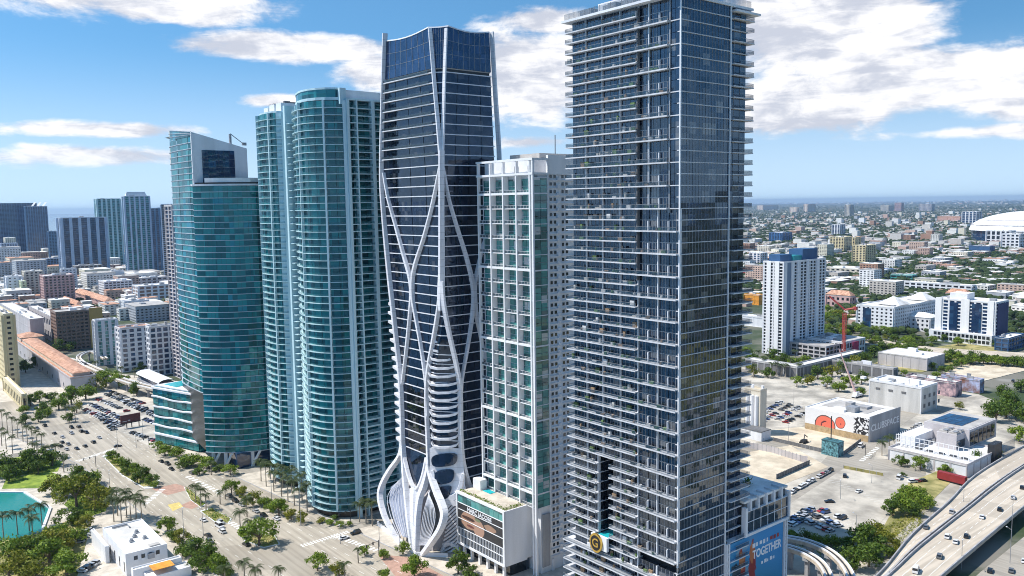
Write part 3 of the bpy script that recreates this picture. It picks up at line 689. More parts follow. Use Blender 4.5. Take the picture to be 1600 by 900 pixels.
def mural_podium():
    th = T('podium_building', 'low podium block with glass upper floor and large teal mural beside the dark tower', 'building', (228, 170, 0))
    x0, x1, yn = 207.5, 240.6, 153.0
    cube(th, 'wall', dconcrete, 218, x1, yn+.3, 196, 0, 47.6); cube(th, 'wall', dconcrete, 207.6, 218, 153.3, 160, 0, 36.5)
    cube(th, 'roof_slab', roofw, 217, x1+.5, yn-.4, 196.5, 47.6, 48.3)
    for (a, b, c, d) in ((226, 229, 176, 180), (232, 234, 168, 172), (222, 224, 186, 190), (229.5, 230.5, 160, 166)): cube(th, 'roof_planter', dconcrete, a, b, c, d, 48.3, 49.0)
    for i in range(7):
        x, y = 221+rnd.random()*17, 160+rnd.random()*30; m = MB()
        for q in range(40):
            u = np.random.RandomState(q+i*60).normal(0, .8, 3); m.add([u+[x, y, 49.6]+np.random.RandomState(q*3+j+i).normal(0, .5, 3) for j in range(3)], [(0, 1, 2)])
        m.build('roof_shrub', L_dark, th)
    cube(th, 'screen_frame', white2, 216.4, 217.6, 151.6, 153.2, 37.0, 46.5); cube(th, 'screen_frame', white2, 216.4, x1+.8, 151.6, 153.2, 37.0, 37.9); cube(th, 'screen_frame', white2, x1, x1+.8, 151.6, 165, 37.0, 46.6)
    pn = Acc(th, 'window_pane', g_navy); mu = Acc(th, 'window_frame', white2)
    for r_, (za, zb) in enumerate(((38, 41.3), (41.5, 44.8))):
        for j in range(6): a = 217.7+j*3.85; pn.add(a+.12, a+3.7, 152.2, 152.9, za, zb); mu.add(a-.1, a+.1, 152.1, 152.9, za, zb+.2)
        mu.add(217.6, x1, 152.05, 152.9, zb, zb+.2)
        for j in range(5): a = 153.4+j*2.3; pn.add(x1+.1, x1+.5, a, a+2.1, za, zb)
    pn.flush(); mu.flush()
    for j in range(5): cube(th, 'roof_fin', white2, 219.5+j*4.3, 220.3+j*4.3, 152.0, 156, 45.0, 48.9)
    # the mural: one flat printed sheet in a steel frame, with its lettering
    m, t, b, g = _new('mural_print')
    p = g.outputs['Position']; sp = t.n('ShaderNodeSeparateXYZ'); t.link(p, sp.inputs[0])
    u = t.m('DIVIDE', t.m('SUBTRACT', sp.outputs[0], 209.5), 29.0); v = t.m('DIVIDE', sp.outputs[2], 36.5)
    c = t.mix(t.ss(t.m('ADD', v, t.m('MULTIPLY', u, .3)), .35, 1.2), (.02, .17, .20, 1), (.03, .25, .55, 1))
    n = t.noise(t.vm('MULTIPLY', p, (.09, .09, .16)), 1, 3, .6)
    c = t.mix(t.m('MULTIPLY', t.ss(n, .5, .6), t.ss(u, .55, .1)), c, (.20, .33, .42, 1))
    for (cx, cz, rx, rz_, col) in ((.22, .62, .07, .30, (.30, .03, .02, 1)), (.42, .60, .065, .34, (.24, .02, .02, 1)), (.22, .80, .045, .08, (.42, .16, .06, 1)), (.41, .84, .045, .09, (.45, .14, .05, 1)), (.12, .70, .09, .10, (.02, .05, .07, 1))):
        wob = t.m('MULTIPLY', t.m('SUBTRACT', t.noise(t.vm('MULTIPLY', p, (.7, .7, .35)), 1, 2, .5), .5), 1.3)
        dx = t.m('DIVIDE', t.m('SUBTRACT', u, cx), rx); dz = t.m('DIVIDE', t.m('SUBTRACT', v, cz), rz_)
        d = t.m('ADD', t.m('SQRT', t.m('ADD', t.m('MULTIPLY', dx, dx), t.m('MULTIPLY', dz, dz))), wob)
        c = t.mix(t.ss(d, 1.05, .9), c, col)
    t.link(c, b.inputs['Base Color']); b.inputs['Roughness'].default_value = .6
    mu = cube(th, 'mural_panel', m, 209.6, 238.6, 152.5, 153.15, .5, 36.4)
    lettering(mu, 'mural_lettering', 'TOGETHER', 3.9, white, (229.6, 152.45, 29.4), 'N', .03, .1, .80)
    # smaller lines whose words cannot be made out: short light strokes
    for j, w in enumerate((1.5, .9, 1.3, 1.1, .7, 1.4, 1.2, 1.0)): cube(mu, 'print_stroke', white if j < 5 else redm, 221.5+j*1.95, 221.5+j*1.95+w, 152.42, 152.48, 31.9+(j % 3)*.12, 33.3)
    for j, w in enumerate((.8, 1.3, .6, 1.1, .9)): cube(mu, 'print_stroke', white, 226.5+j*1.6, 226.5+j*1.6+w, 152.42, 152.48, 25.2, 26.1+(j % 2)*.3)
    for xx in (207.4, 239.0):
        m = MB(); m.box(xx, xx+.5, 152.0, 153, 0, 37); m.box(xx+1.2, xx+1.7, 152.0, 153, 0, 37)
        for k in range(15): m.box(xx+.2, xx+1.5, 152.2, 152.6, k*2.4, k*2.4+.3); m.add([(xx+.2, 152.2, k*2.4), (xx+.5, 152.2, k*2.4), (xx+1.5, 152.2, k*2.4+2.3), (xx+1.2, 152.2, k*2.4+2.3)], [(0, 1, 2, 3)])
        m.build('scaffold_truss', white2, th)
mural_podium()
# ------------------------------------------------------------------ white loft tower with its podium
def white_loft_tower():
    th = T('loft_tower', 'white framed loft tower with deep balconies and green glass between the two dark towers', 'tower', (210, 250, 0))
    xf, yn, ys, top = 200.0, 234.0, 268.2, 160.0
    H2 = 5.72; z0 = 27.0
    cube(th, 'wall', white, 202.8, 246, yn+.6, ys, 0, 153.8)
    nb = 4; cols = [yn+1.9+(ys-yn-2.4)*j/nb for j in range(nb+1)]
    slab = Acc(th, 'balcony_slab', white, 300); win = Acc(th, 'window_pane', g_green, 300, 'window_panes'); fr = Acc(th, 'window_frame', white, 0, 'window_frames')
    rl = Acc(th, 'balcony_railing', rail_d, 200); wallf = Acc(th, 'bay_wall', white, 300)
    n = 23
    for k in range(n):
        z = z0+k*H2; zt = min(z+H2, 153.8)
        big = (k % 5 == 1)
        for j in range(nb):
            a, b = cols[j]+.3, cols[j+1]-.3
            if k == n-1: continue
            slab.add(200.3 if not big else 199.9, 202.8, a-.3, b+.3, z-.16 if not big else z-.45, z+.16 if not big else z+.4)
            rl.add(200.35, 200.4, a, b, z+.2, z+1.2); fr.add(200.32, 200.42, a, b, z+1.18, z+1.26)
            for q in range(4): fr.add(200.33, 200.41, a+(b-a)*q/4, a+(b-a)*q/4+.06, z+.2, z+1.2)
            wa, wb = a+(b-a)*.30, b-.15
            win.add(202.5, 202.9, wa, (wa+wb)/2-.08, z+.2, z+2.6); win.add(202.5, 202.9, (wa+wb)/2+.08, wb, z+.2, z+2.6)
            win.add(202.5, 202.9, wa, (wa+wb)/2-.08, z+2.85, zt-.3); win.add(202.5, 202.9, (wa+wb)/2+.08, wb, z+2.85, zt-.3)
            wallf.add(202.4, 202.82, a, wa, z+.16, zt-.16)
        # corner bay: narrow glass strip on the east, wide green panes on the north
        for (za, zb) in ((z+.15, z+2.75), (z+2.95, zt-.1)):
            if k == n-1: continue
            win.add(200.5, 203, yn+.75, yn+1.55, za, zb); win.add(200.7, 203.6, yn+.12, yn+.7, za, zb); win.add(203.8, 206.9, yn+.12, yn+.7, za, zb)
        if k < n: slab.add(200.2, 207.4, yn-.02, yn+1.7, z-.13 if not big else z-.4, z+.15)
    for A in (slab, win, fr, rl, wallf): A.flush()
    col = Acc(th, 'column', white)
    for c in cols: col.add(199.8, 201.0, c-.32, c+.32, 0, top)
    for c in cols[:-1]: col.add(200.4, 202.9, c-.2, c+.2, 27, 153.8)
    col.add(199.8, 200.6, yn-.1, yn+.7, 0, top); col.add(207.1, 207.6, yn-.15, yn+.7, 12, top); col.flush()
    for z in (153.9, 159.2): cube(th, 'roof_beam', white, 199.7, 200.9, yn-.1, ys+.3, z, z+.8); cube(th, 'roof_beam', white, 200.9, 207.5, yn-.1, yn+.8, z, z+.8)
    cube(th, 'roof_deck', white, 200.9, 246, yn+.8, ys, 153.6, 154.0)
    cube(th, 'penthouse_wall', white, 203.5, 246, yn+5, ys-.6, 154.0, 160.4)
    for j in range(4): cube(th, 'penthouse_window', g_dark, 203.3, 203.6, cols[j]+2.4+j*.2, cols[j]+4.8, 154.6, 157.5)
    cube(th, 'parapet_wall', white, 207.6, 246, yn, yn+1.2, 154, 161.2); cube(th, 'plant_room', roofg, 212, 236, 244, 262, 160.4, 162.6); cube(th, 'roof_mast', greym, 222, 222.3, 246, 246.3, 161, 170)
    # north face: plain white wall, paired windows, thin ledges
    nw = Acc(th, 'north_window', g_dark, 300, 'north_windows'); lg = Acc(th, 'ledge', white2, 300, 'ledges')
    k = 0; z = 6.0
    while z < 152:
        for j, x in enumerate((208.6, 210.6, 214.6, 216.6, 221, 223, 228, 230)):
            nw.add(x+.2, x+1.2, yn+.42, yn+.66, z+.95, z+2.1)
        lg.add(207.6, 244, yn+.05, yn+.62, z-.14, z+.14); lg.add(212.2, 213.6, yn-.2, yn+.62, z+.14, z+1.1)
        z += 2.86
    nw.flush(); lg.flush(); cube(th, 'louvre_panel', concrete, 203, 206.8, yn-.05, yn+.5, 3, 24)
    for x in (208, 214, 221, 228): cube(th, 'ground_column', white, x, x+1, yn-.1, yn+.7, 0, 5)
    return th
white_loft_tower()
def billboard_podium():
    th = T('podium_building', 'white framed podium with planted terrace carrying the fashion billboard', 'building', (194, 256, 0))
    xe, yn, ys = 188.4, 239.3, 270.6; zb, zt = 6.0, 27.2
    cube(th, 'wall', white, xe+.7, 203, yn+.4, ys-.3, zb, zt-.5); cube(th, 'side_wall', white2, xe, 199.6, yn, yn+.5, zb-.4, zt+.2)
    cube(th, 'frame', white, xe-.1, xe+.9, ys-.7, ys, zb-.4, zt+.3); cube(th, 'frame', white, xe-.1, xe+.9, yn, yn+.9, zb-.4, zt+.3)
    cube(th, 'frame', white, xe-.1, xe+.9, yn+.9, ys-.7, zt-.6, zt+.3); cube(th, 'frame', white, xe-.1, xe+.9, yn+.9, ys-.7, zb-.5, zb+.4)
    cube(th, 'roof_deck', pave, xe+.9, 203, yn+.5, ys-.3, zt-.5, zt-.1)
    hd = MB()
    r = np.random.RandomState(5)
    for i in range(700):
        c = np.array([xe+1.0+r.rand()*1.6, yn+1+r.rand()*(ys-yn-2), zt+r.rand()*.9]); 
        if r.rand() < .35: c[0] = xe+1+r.rand()*9; c[1] = yn+1+r.rand()*2
        hd.add([c+r.normal(0, .22, 3) for _ in range(3)], [(0, 1, 2)])
    hd.build('planter_hedge', L_mid, th)
    cube(th, 'terrace_pool', pool_m, 197, 199.6, 259, 264, zt-.1, zt+.1); cube(th, 'terrace_room', white, 196.5, 199.8, 265, 270, zt-.1, zt+4)
    pn = Acc(th, 'window_pane', g_green); gl = Acc(th, 'glazed_band', g_dark); bar = Acc(th, 'horizontal_rail', white); fin = Acc(th, 'facade_fin', white, 60)
    ya, yb = yn+.9, ys-.7
    for j in range(10): a = ya+(yb-ya)*j/10; pn.add(xe+.2, xe+.75, a+.06, a+(yb-ya)/10-.06, 23.3, 26.5)
    for j in range(5): a = ya+(yb-ya)*j/5; gl.add(xe+.3, xe+.75, a+.04, a+(yb-ya)/5-.04, zb+.4, 12.6)
    for z in (23.1, 20.4, 16.6, 12.7, 9.5): bar.add(xe, xe+.5, ya, yb, z-.12, z+.12)
    for j in range(30): a = ya+(yb-ya)*(j+.5)/30; fin.add(xe+.05, xe+.4, a-.07, a+.07, zb+.4, 12.6)
    for A in (pn, gl, bar, fin): A.flush()
    # printed advertisement: lettering over a cropped photograph in skin tones
    m, t, b, g = _new('billboard_print')
    p = g.outputs['Position']; sp = t.n('ShaderNodeSeparateXYZ'); t.link(p, sp.inputs[0])
    u = t.m('DIVIDE', t.m('SUBTRACT', 269.9, sp.outputs[1]), 29.7); v = t.m('DIVIDE', t.m('SUBTRACT', sp.outputs[2], 12.8), 10.3)
    n = t.noise(t.vm('MULTIPLY', p, (.28,)*3), 1, 3, .55); n2 = t.noise(t.vm('MULTIPLY', p, (.5,)*3), 1, 2, .5)
    w = t.m('MULTIPLY', t.m('SUBTRACT', n2, .5), .35)
    def blob(cx, cz, rx, rz_): 
        dx = t.m('DIVIDE', t.m('SUBTRACT', u, cx), rx); dz = t.m('DIVIDE', t.m('SUBTRACT', v, cz), rz_)
        return t.ss(t.m('ADD', t.m('SQRT', t.m('ADD', t.m('MULTIPLY', dx, dx), t.m('MULTIPLY', dz, dz))), w), 1.02, .92)
    c = t.mix(n, (.02, .025, .03, 1), (.07, .06, .055, 1))
    c = t.mix(blob(.26, .42, .20, .36), c, (.42, .25, .17, 1)); c = t.mix(blob(.47, .28, .13, .36), c, (.45, .27, .19, 1)); c = t.mix(blob(.72, .50, .13, .13), c, (.36, .22, .15, 1))
    c = t.mix(blob(.24, .50, .16, .07), c, (.08, .045, .035, 1)); c = t.mix(blob(.29, .22, .09, .05), c, (.17, .06, .05, 1)); c = t.mix(blob(.45, .60, .07, .06), c, (.20, .22, .12, 1))
    t.link(c, b.inputs['Base Color']); b.inputs['Roughness'].default_value = .45
    bb = cube(th, 'billboard', m, xe+.15, xe+.75, ya+.02, yb-.02, 12.85, 23.0)
    lettering(bb, 'billboard_lettering', 'MARC JACOBS', 2.35, white, (xe+.1, 255.4, 21.55), 'E', .04, .05, 1.05)
    for j in range(6): y = yn+2+j*5.2; cube(th, 'ground_column', white, xe+1.2, xe+2.2, y, y+1, 0, zb-.5)
    cube(th, 'lobby_glazing', g_dark, xe+4, 202, yn+2, ys-1, 0, zb-.5)
billboard_podium()
# ------------------------------------------------------------------ the tower with the white exoskeleton
def exoskeleton_tower():
    th = T('exoskeleton_tower', 'navy glass tower wrapped in a flowing white exoskeleton with flared base', 'tower', (198, 295, 0))
    XE, YN = 187.5, 275.0
    tab = lambda z, pts: float(np.interp(z, [p[0] for p in pts], [p[1] for p in pts]))
    edge = [(x, y) for x, y in ((630, 690), (627, 600), (619, 520), (608, 420), (600, 330), (597, 270), (599, 160), (602, 57))]
    S = sorted([(PX(x, y, XE)[2], PX(x, y, XE)[1]) for x, y in edge]); S = [(0, S[0][1]-3)]+S+[(230, S[-1][1])]
    Wd = [(0, 209), (40, 211), (80, 212), (110, 213), (157, 214.6), (214, 212.6), (230, 212.6)]
    def bulge(z): t = max(0.0, 1-z/42.0); return 10.0*t*t*(3-2*t)
    # chamfer of the near corner: opens again above z=157 (glass wedge) and below z=100 (balcony stack)
    def cham(z):
        if z > 157: return (z-157)/55*6.6
        if z < 101: return min(1, (101-z)/30.0)*8.5
        return 0.0
    FH = 4.03; zs = [26+FH*k for k in range(43)]
    def plan(z, o=0.0):
        c = cham(z); ys, xw = tab(z, S), tab(z, Wd); xe = XE-o; yn = YN-o
        cc = c if z > 157 else c
        return [(xe, ys+o), (xe, yn+cc+o*.4), (xe+cc*.72+o*.4, yn), (xw+o, yn), (xw+o, ys+o)]
    # glass floors, floor bands
    pane_e, pane_n, pane_c = [], [], []
    def quad(a, b, z0, z1, a2, b2, nrm, out, d=.25):
        v = [(a[0], a[1], z0), (b[0], b[1], z0), (b2[0], b2[1], z1), (a2[0], a2[1], z1)]
        out.append(v)
    core = MB()
    lv = zs+[204.0, 211.0]
    for z0, z1 in zip(lv[:-1], lv[1:]):
        p0, p1 = plan(z0, -.5), plan(z1, -.5); core.prism(p0, z0, z1, p1)
    core.build('core_wall', blackm, th)
    def panes(i, j, n, name, cap):
        allv = []
        for z0, z1 in zip(zs[:-1], zs[1:]):
            if z1 > 197: break
            p0, p1 = plan(z0+.15, -.12), plan(z1-.15, -.12)
            a, b, a2, b2 = np.array(p0[i]), np.array(p0[j]), np.array(p1[i]), np.array(p1[j])
            if np.linalg.norm(b-a) < .6: continue
            for q in range(n):
                s, e = (q+.02)/n, (q+.98)/n
                P = [a+(b-a)*s, a+(b-a)*e, a2+(b2-a2)*e, a2+(b2-a2)*s]
                allv.append([(P[0][0], P[0][1], z0+.15), (P[1][0], P[1][1], z0+.15), (P[2][0], P[2][1], z1-.15), (P[3][0], P[3][1], z1-.15)])
        allv.sort(key=lambda v: -v[0][2])
        for v in allv[:cap]:
            link(name, mesh_np(name, v, np.array([[0, 1, 2, 3]]), g_black), th)
        if allv[cap:]:
            v = np.array(allv[cap:]).reshape(-1, 3); link(name+'s', mesh_np(name, v, np.arange(len(v)).reshape(-1, 4), g_black), th, 'stuff')
    panes(0, 1, 4, 'east_window', 170); panes(2, 3, 4, 'north_window', 170); panes(1, 2, 1, 'corner_window', 60)
    for k, z in enumerate(zs):
        if z > 199: break
        m = MB(); pb, pt = plan(z-.16, .12), plan(z+.16, .12)
        if z > 160:
            pb = [(pb[0][0]-.9, pb[0][1]), (pb[1][0]-.55, pb[1][1])]+pb[2:]; pt = [(pt[0][0]-.9, pt[0][1]), (pt[1][0]-.55, pt[1][1])]+pt[2:]
        elif z < 101:
            c = cham(z); mid = (XE+c*.2, YN+c*.28)
            pb = pb[:2]+pb[2:]
        m.prism(pb, z-.19, z+.19, pt); m.build('floor_band', shell, th)
        if z > 160: cube(th, 'balcony_railing', rail_d, XE-.95, XE-.9, plan(z)[1][1]+2, plan(z)[0][1]-1, z+.2, z+1.2)
    # crown: tall glass screens with a dipping top edge, dark wedge at the corner
    def screen(i, j, name, dip):
        m = MB(); z0, z1 = 197.0, 213.0; n = 8; p0, p1 = plan(z0), plan(z1)
        v = []
        for q in range(n+1):
            s = q/n; a = np.array(p0[i])*(1-s)+np.array(p0[j])*s; b = np.array(p1[i])*(1-s)+np.array(p1[j])*s; zz = z1-dip*math.sin(math.pi*s)
            v += [(a[0], a[1], z0), (b[0], b[1], zz)]
        for q in range(n): link(name, mesh_np(name, v[q*2:q*2+4], np.array([[0, 2, 3, 1]]), g_crown), th)
        ribbon([v[q*2+1] for q in range(n+1)], .5, .5, (0, 0, 1), 'top_rail', shell, th)
        fwd = np.array([p0[j][1]-p0[i][1], -(p0[j][0]-p0[i][0]), 0.0]); fwd /= np.linalg.norm(fwd)+1e-9
        if fwd[0] > .1 or fwd[1] > .1: fwd = -fwd
        for q in range(1, n): ribbon([v[q*2], v[q*2+1]], .16, .2, fwd, 'crown_mullion', greym, th)
        for f in (.33, .66): ribbon([np.array(v[q*2])*(1-f)+np.array(v[q*2+1])*f for q in range(n+1)], .14, .2, fwd, 'crown_transom', greym, th)
    screen(0, 1, 'crown_screen', 1.2); screen(1, 2, 'crown_screen', .2); screen(2, 3, 'crown_screen', 1.2); screen(4, 3, 'crown_screen', .5); screen(4, 0, 'crown_screen', .5)
    p = plan(197, -.3); m = MB(); m.prism(p, 196.6, 197); m.build('roof_deck', roofg, th)
    # ---- surveyed exoskeleton lines (photograph -> face planes)
    def E(x, y):
        q = PX(x, y, XE-.3)
        for _ in range(12): q = PX(x, y, XE-.3-bulge(max(0, q[2])))
        return q
    def N(x, y): return PY(x, y, YN-.3)
    def C(x, y):            # corner zone: the chamfer plane, swelling outwards at the foot
        b = 0.0
        for _ in range(12):
            q = PV(x, y, (XE-.4-b, YN+8.5), (XE+6.0, YN-.4-b*.75)); b = bulge(max(0, q[2]))*.8
        return q
    eN, nN, cN = (-1, 0, .15), (0, -1, .15), (-.75, -.66, .1)
    def rib(pts, w, f=E, n=eN, d=1.5, k=5, name='exoskeleton_rib'): 
        P = catmull([f(x, y) for x, y in pts], k)
        ww = [np.interp(i/(len(P)-1), np.linspace(0, 1, len(w)), w) for i in range(len(P))] if hasattr(w, '__len__') else w
        ww = [x*.82 for x in ww] if hasattr(ww, '__len__') else ww*(1 if name == 'louvre' else .85)
        return ribbon(P, ww, d, n, name, shell, th)
    rib([(602, 52), (599, 160), (597, 270), (600, 330), (608, 420), (619, 520), (627, 600), (630, 690), (629, 712)], [1.2, 1.4, 2, 2.4, 2.4, 2.4, 2.6], d=2.2)
    rib([(600, 270), (607, 310), (618, 350), (631, 398), (640, 430), (643, 455), (641, 490), (635, 550), (629, 600)], [1.3, 1.8, 2.6, 1.8, 1.4])
    rib([(688, 262), (676, 320), (663, 370), (650, 410), (645, 435), (645, 465), (650, 495), (658, 540), (666, 598), (669, 650)], [1.3, 1.8, 2.6, 1.8, 1.6])
    rib([(672, 44), (679, 130), (686, 210), (689, 250)], [1.0, 1.2, 1.8]); rib([(697, 44), (694, 130), (692, 210), (690, 250)], [1.0, 1.2, 1.8], N, nN)
    rib([(690, 235), (690, 330), (690, 420), (689, 460), (690, 485)], [2.2, 2.0, 3.0, 4.0, 2.0], d=2)
    rib([(689, 440), (686, 480), (678, 530), (670, 575), (667, 620), (669, 680), (671, 730)], [1.4, 2.0, 2.0, 2.2, 2.4], d=1.8)
    rib([(690, 440), (694, 480), (704, 530), (713, 570), (719, 610), (720, 680), (724, 725), (735, 765)], [1.4, 2.0, 2.0, 2.2, 2.4, 3], N, nN, 1.8)
    rib([(692, 262), (701, 310), (714, 355), (728, 400), (737, 435), (740, 462), (737, 500), (730, 545), (722, 590), (720, 620)], [1.3, 1.8, 2.6, 1.8, 1.4], N, nN)
    rib([(765, 350), (752, 395), (744, 430), (742, 455), (744, 490), (750, 520), (757, 560)], [1.6, 1.8, 2.2, 1.6], N, nN)
    rib([(768, 50), (774, 150), (780, 250), (778, 330), (770, 450), (760, 560)], [1.2, 1.6, 2], N, nN, 2.0)
    # base: swelling legs
    rib([(629, 690), (625, 712), (609, 735), (597, 758), (594, 778), (601, 806), (613, 830), (627, 852)], [2.2, 2.8, 3.4, 2.6, 2.2], d=2.0)
    rib([(630, 695), (632, 735), (636, 780), (640, 820), (646, 862)], [2.4, 2.6, 2.6, 3.2], d=2.0)
    rib([(671, 715), (669, 735), (663, 757), (656, 778), (652, 815), (651, 866)], [2.2, 3.0, 4.2, 3.2, 3.2], d=2.0)
    rib([(669, 715), (673, 740), (681, 765), (691, 790), (694, 806), (688, 826), (675, 846), (661, 866)], [2.2, 3.4, 4.2, 3.2, 3.0], d=2.2)
    rib([(632, 715), (638, 740), (644, 757), (650, 764), (656, 757), (662, 740), (667, 715)], 1.6)   # the sling under the glass
    rib([(646, 762), (646, 800), (648, 866)], [7, 5, 4], d=1.6)
    rib([(676, 735), (684, 762), (700, 778), (716, 770), (724, 740)], [2, 3.5, 5, 3.5, 2], C, cN, 1.5)
    rib([(694, 800), (700, 782), (712, 786), (730, 772)], [3, 4, 4], C, cN, 1.4)
    rib([(690, 862), (697, 850), (706, 850), (718, 858)], [2, 2.4, 2], C, cN, 1.4)
    # louvres in the leaf-shaped openings
    for i in range(9):
        s = i/8.0
        rib([(672-3*s, 766+s*4), (663+16*s, 796), (659+19*s, 822), (656+10*s, 852)], .28, d=.22, k=4, name='louvre')
    for i in range(7):
        s = i/6.0
        rib([(622+6*s, 752-s*6), (606+25*s, 775), (610+24*s, 805), (624+14*s, 838)], .24, d=.22, k=4, name='louvre')
    for i in range(13):
        y = 786+i*6.2; rib([(697-max(0, i-5)*1.4, y+9), (706, y), (716, y-9)], .95, C, cN, .8, 3, 'louvre')
    m = MB(); pts = [E(x, y) for x, y in ((628, 745), (607, 762), (604, 785), (613, 815), (626, 840), (637, 842), (634, 790))]
    c = np.mean(pts, 0)+[1.6, 0, 0]; m.add([q+np.array([1.2, 0, 0]) for q in pts]+[c], [(i, (i+1) % 7, 7) for i in range(7)]); m.build('infill_panel', M('blue_grey_infill', (.30, .33, .42), .6, .1), th)
    m = MB(); pts = [E(x, y) for x, y in ((671, 764), (662, 800), (657, 853), (668, 850), (684, 822), (684, 795))]
    c = np.mean(pts, 0)+[1.6, 0, 0]; m.add([q+np.array([.9, 0, 0]) for q in pts]+[c], [(i, (i+1) % 6, 6) for i in range(6)]); m.build('infill_panel', blackm, th)
    m = MB(); pts = [C(x, y) for x, y in ((694, 800), (716, 780), (718, 858), (676, 858), (688, 830))]
    m.add([q+np.array([1.0, .8, 0]) for q in pts], [tuple(range(5))]); m.build('infill_panel', lav, th)
    m = MB(); pts = [E(x, y) for x, y in ((631, 700), (634, 728), (640, 747), (650, 761), (660, 747), (667, 722), (669, 700))]
    m.add([q+np.array([.9, 0, 0]) for q in pts], [tuple(range(7))]); m.build('sling_glazing', g_black, th)
    # corner balconies: curved white trays and dark rounded glazing, larger openings below
    rows = [(491, 4), (505, 8), (519, 12), (533, 15), (547, 18), (561, 21), (574, 23.5), (587, 25), (600, 25.5), (612, 25), (624, 24.5), (636, 24), (648, 23.5), (660, 23), (672, 22.5), (684, 22.2), (697, 22)]
    for y, hw in rows:
        cx = 691+(y-490)*.022
        P = [C(cx-hw, y-4), C(cx-hw*.8, y+1.2), C(cx-hw*.35, y+2.6), C(cx+hw*.35, y+2.0), C(cx+hw*.8, y-.6), C(cx+hw, y-5)]
        out = [0, .9, 1.4, 1.4, .9, 0]; P = [p+np.array([-.75, -.66, 0])*o for p, o in zip(P, out)]
        v = []; 
        for p in P: v += [p+[0, 0, -.15], p+[0, 0, .75], p+[1.6, 1.4, .75], p+[1.6, 1.4, -.15]]
        f = [(i*4+k, i*4+(k+1) % 4, i*4+4+(k+1) % 4, i*4+4+k) for i in range(5) for k in range(4)]
        link('corner_balcony', mesh_np('corner_balcony', v, f, shell), th)
    def rounded(x0, x1, y0, y1, taper, name):
        pts = []
        for t in np.linspace(0, 2*math.pi, 28, endpoint=False):
            cx, cy = math.cos(t), math.sin(t); q = 3.2
            k = (abs(cx)**q+abs(cy)**q)**(-1/q); w = (x1-x0)/2*(1+taper*(-cy*k)); pts.append(C((x0+x1)/2+cx*k*w, (y0+y1)/2+cy*k*(y1-y0)/2-cx*k*2))
        off = np.array([-.75, -.66, 0])
        link(name, mesh_np(name, [p+off*1.0 for p in pts]+[p-off*.4 for p in pts], [tuple(range(28))]+[(i, (i+1) % 28, 28+(i+1) % 28, 28+i) for i in range(28)], g_black), th)
    m = MB(); pts = [C(x, y) for x, y in ((671, 700), (672, 735), (681, 765), (694, 788), (712, 786), (728, 768), (724, 725), (721, 700))]
    c = np.mean(pts, 0)+np.array([.1, .1, 0]); m.add(list(pts)+[c], [(i, (i+1) % 8, 8) for i in range(8)]); m.build('shell_panel', shell, th)
    rounded(675, 715, 708, 728, .05, 'shell_window'); rounded(680, 710, 733, 755, .08, 'shell_window'); rounded(685, 705, 759, 779, .3, 'shell_window')
    # side balconies past the south corner, zigzag trays
    for k, z in enumerate(zs):
        if z > 114 or z < 38: continue
        ys = tab(z, S); w = min(1, (118-z)/26)*8.0
        m = MB(); m.add([(XE, ys-.3, z-.2), (XE+1.0, ys+w, z+.9), (XE+12, ys+w, z+.9), (XE+12, ys-.3, z-.2), (XE, ys-.3, z+.9), (XE+1.0, ys+w, z+2.0), (XE+12, ys+w, z+2.0), (XE+12, ys-.3, z+.9)], [(3, 2, 1, 0), (4, 5, 6, 7), (0, 1, 5, 4), (1, 2, 6, 5), (2, 3, 7, 6), (3, 0, 4, 7)])
        m.build('side_balcony', shell, th)
    # lobby body behind the legs and the ground wall
    m = MB()
    for z0, z1 in zip(range(0, 28, 3), range(3, 31, 3)):
        f = lambda z: [(XE-bulge(z)+4.4, 311), (XE-bulge(z)+4.0, 290), (XE-bulge(z)+5, 280), (XE+6, YN+1.5), (201, YN+1.5), (202, 311)]
        m.prism(f(z0), z0, z1, f(z1))
    m.build('lobby_wall', lav, th)
    return th
exoskeleton_tower()
gw = [G(700, 872), G(650, 870), G(622, 846), G(590, 822)]
kerb_line('garden_wall', [g[:2] for g in gw], .5, 1.6, white2)
bpy.data.objects['garden_wall']['kind'] = ''; del bpy.data.objects['garden_wall']['kind']
lab(bpy.data.objects['garden_wall'], 'low pale garden wall at the foot of the exoskeleton tower', 'wall')
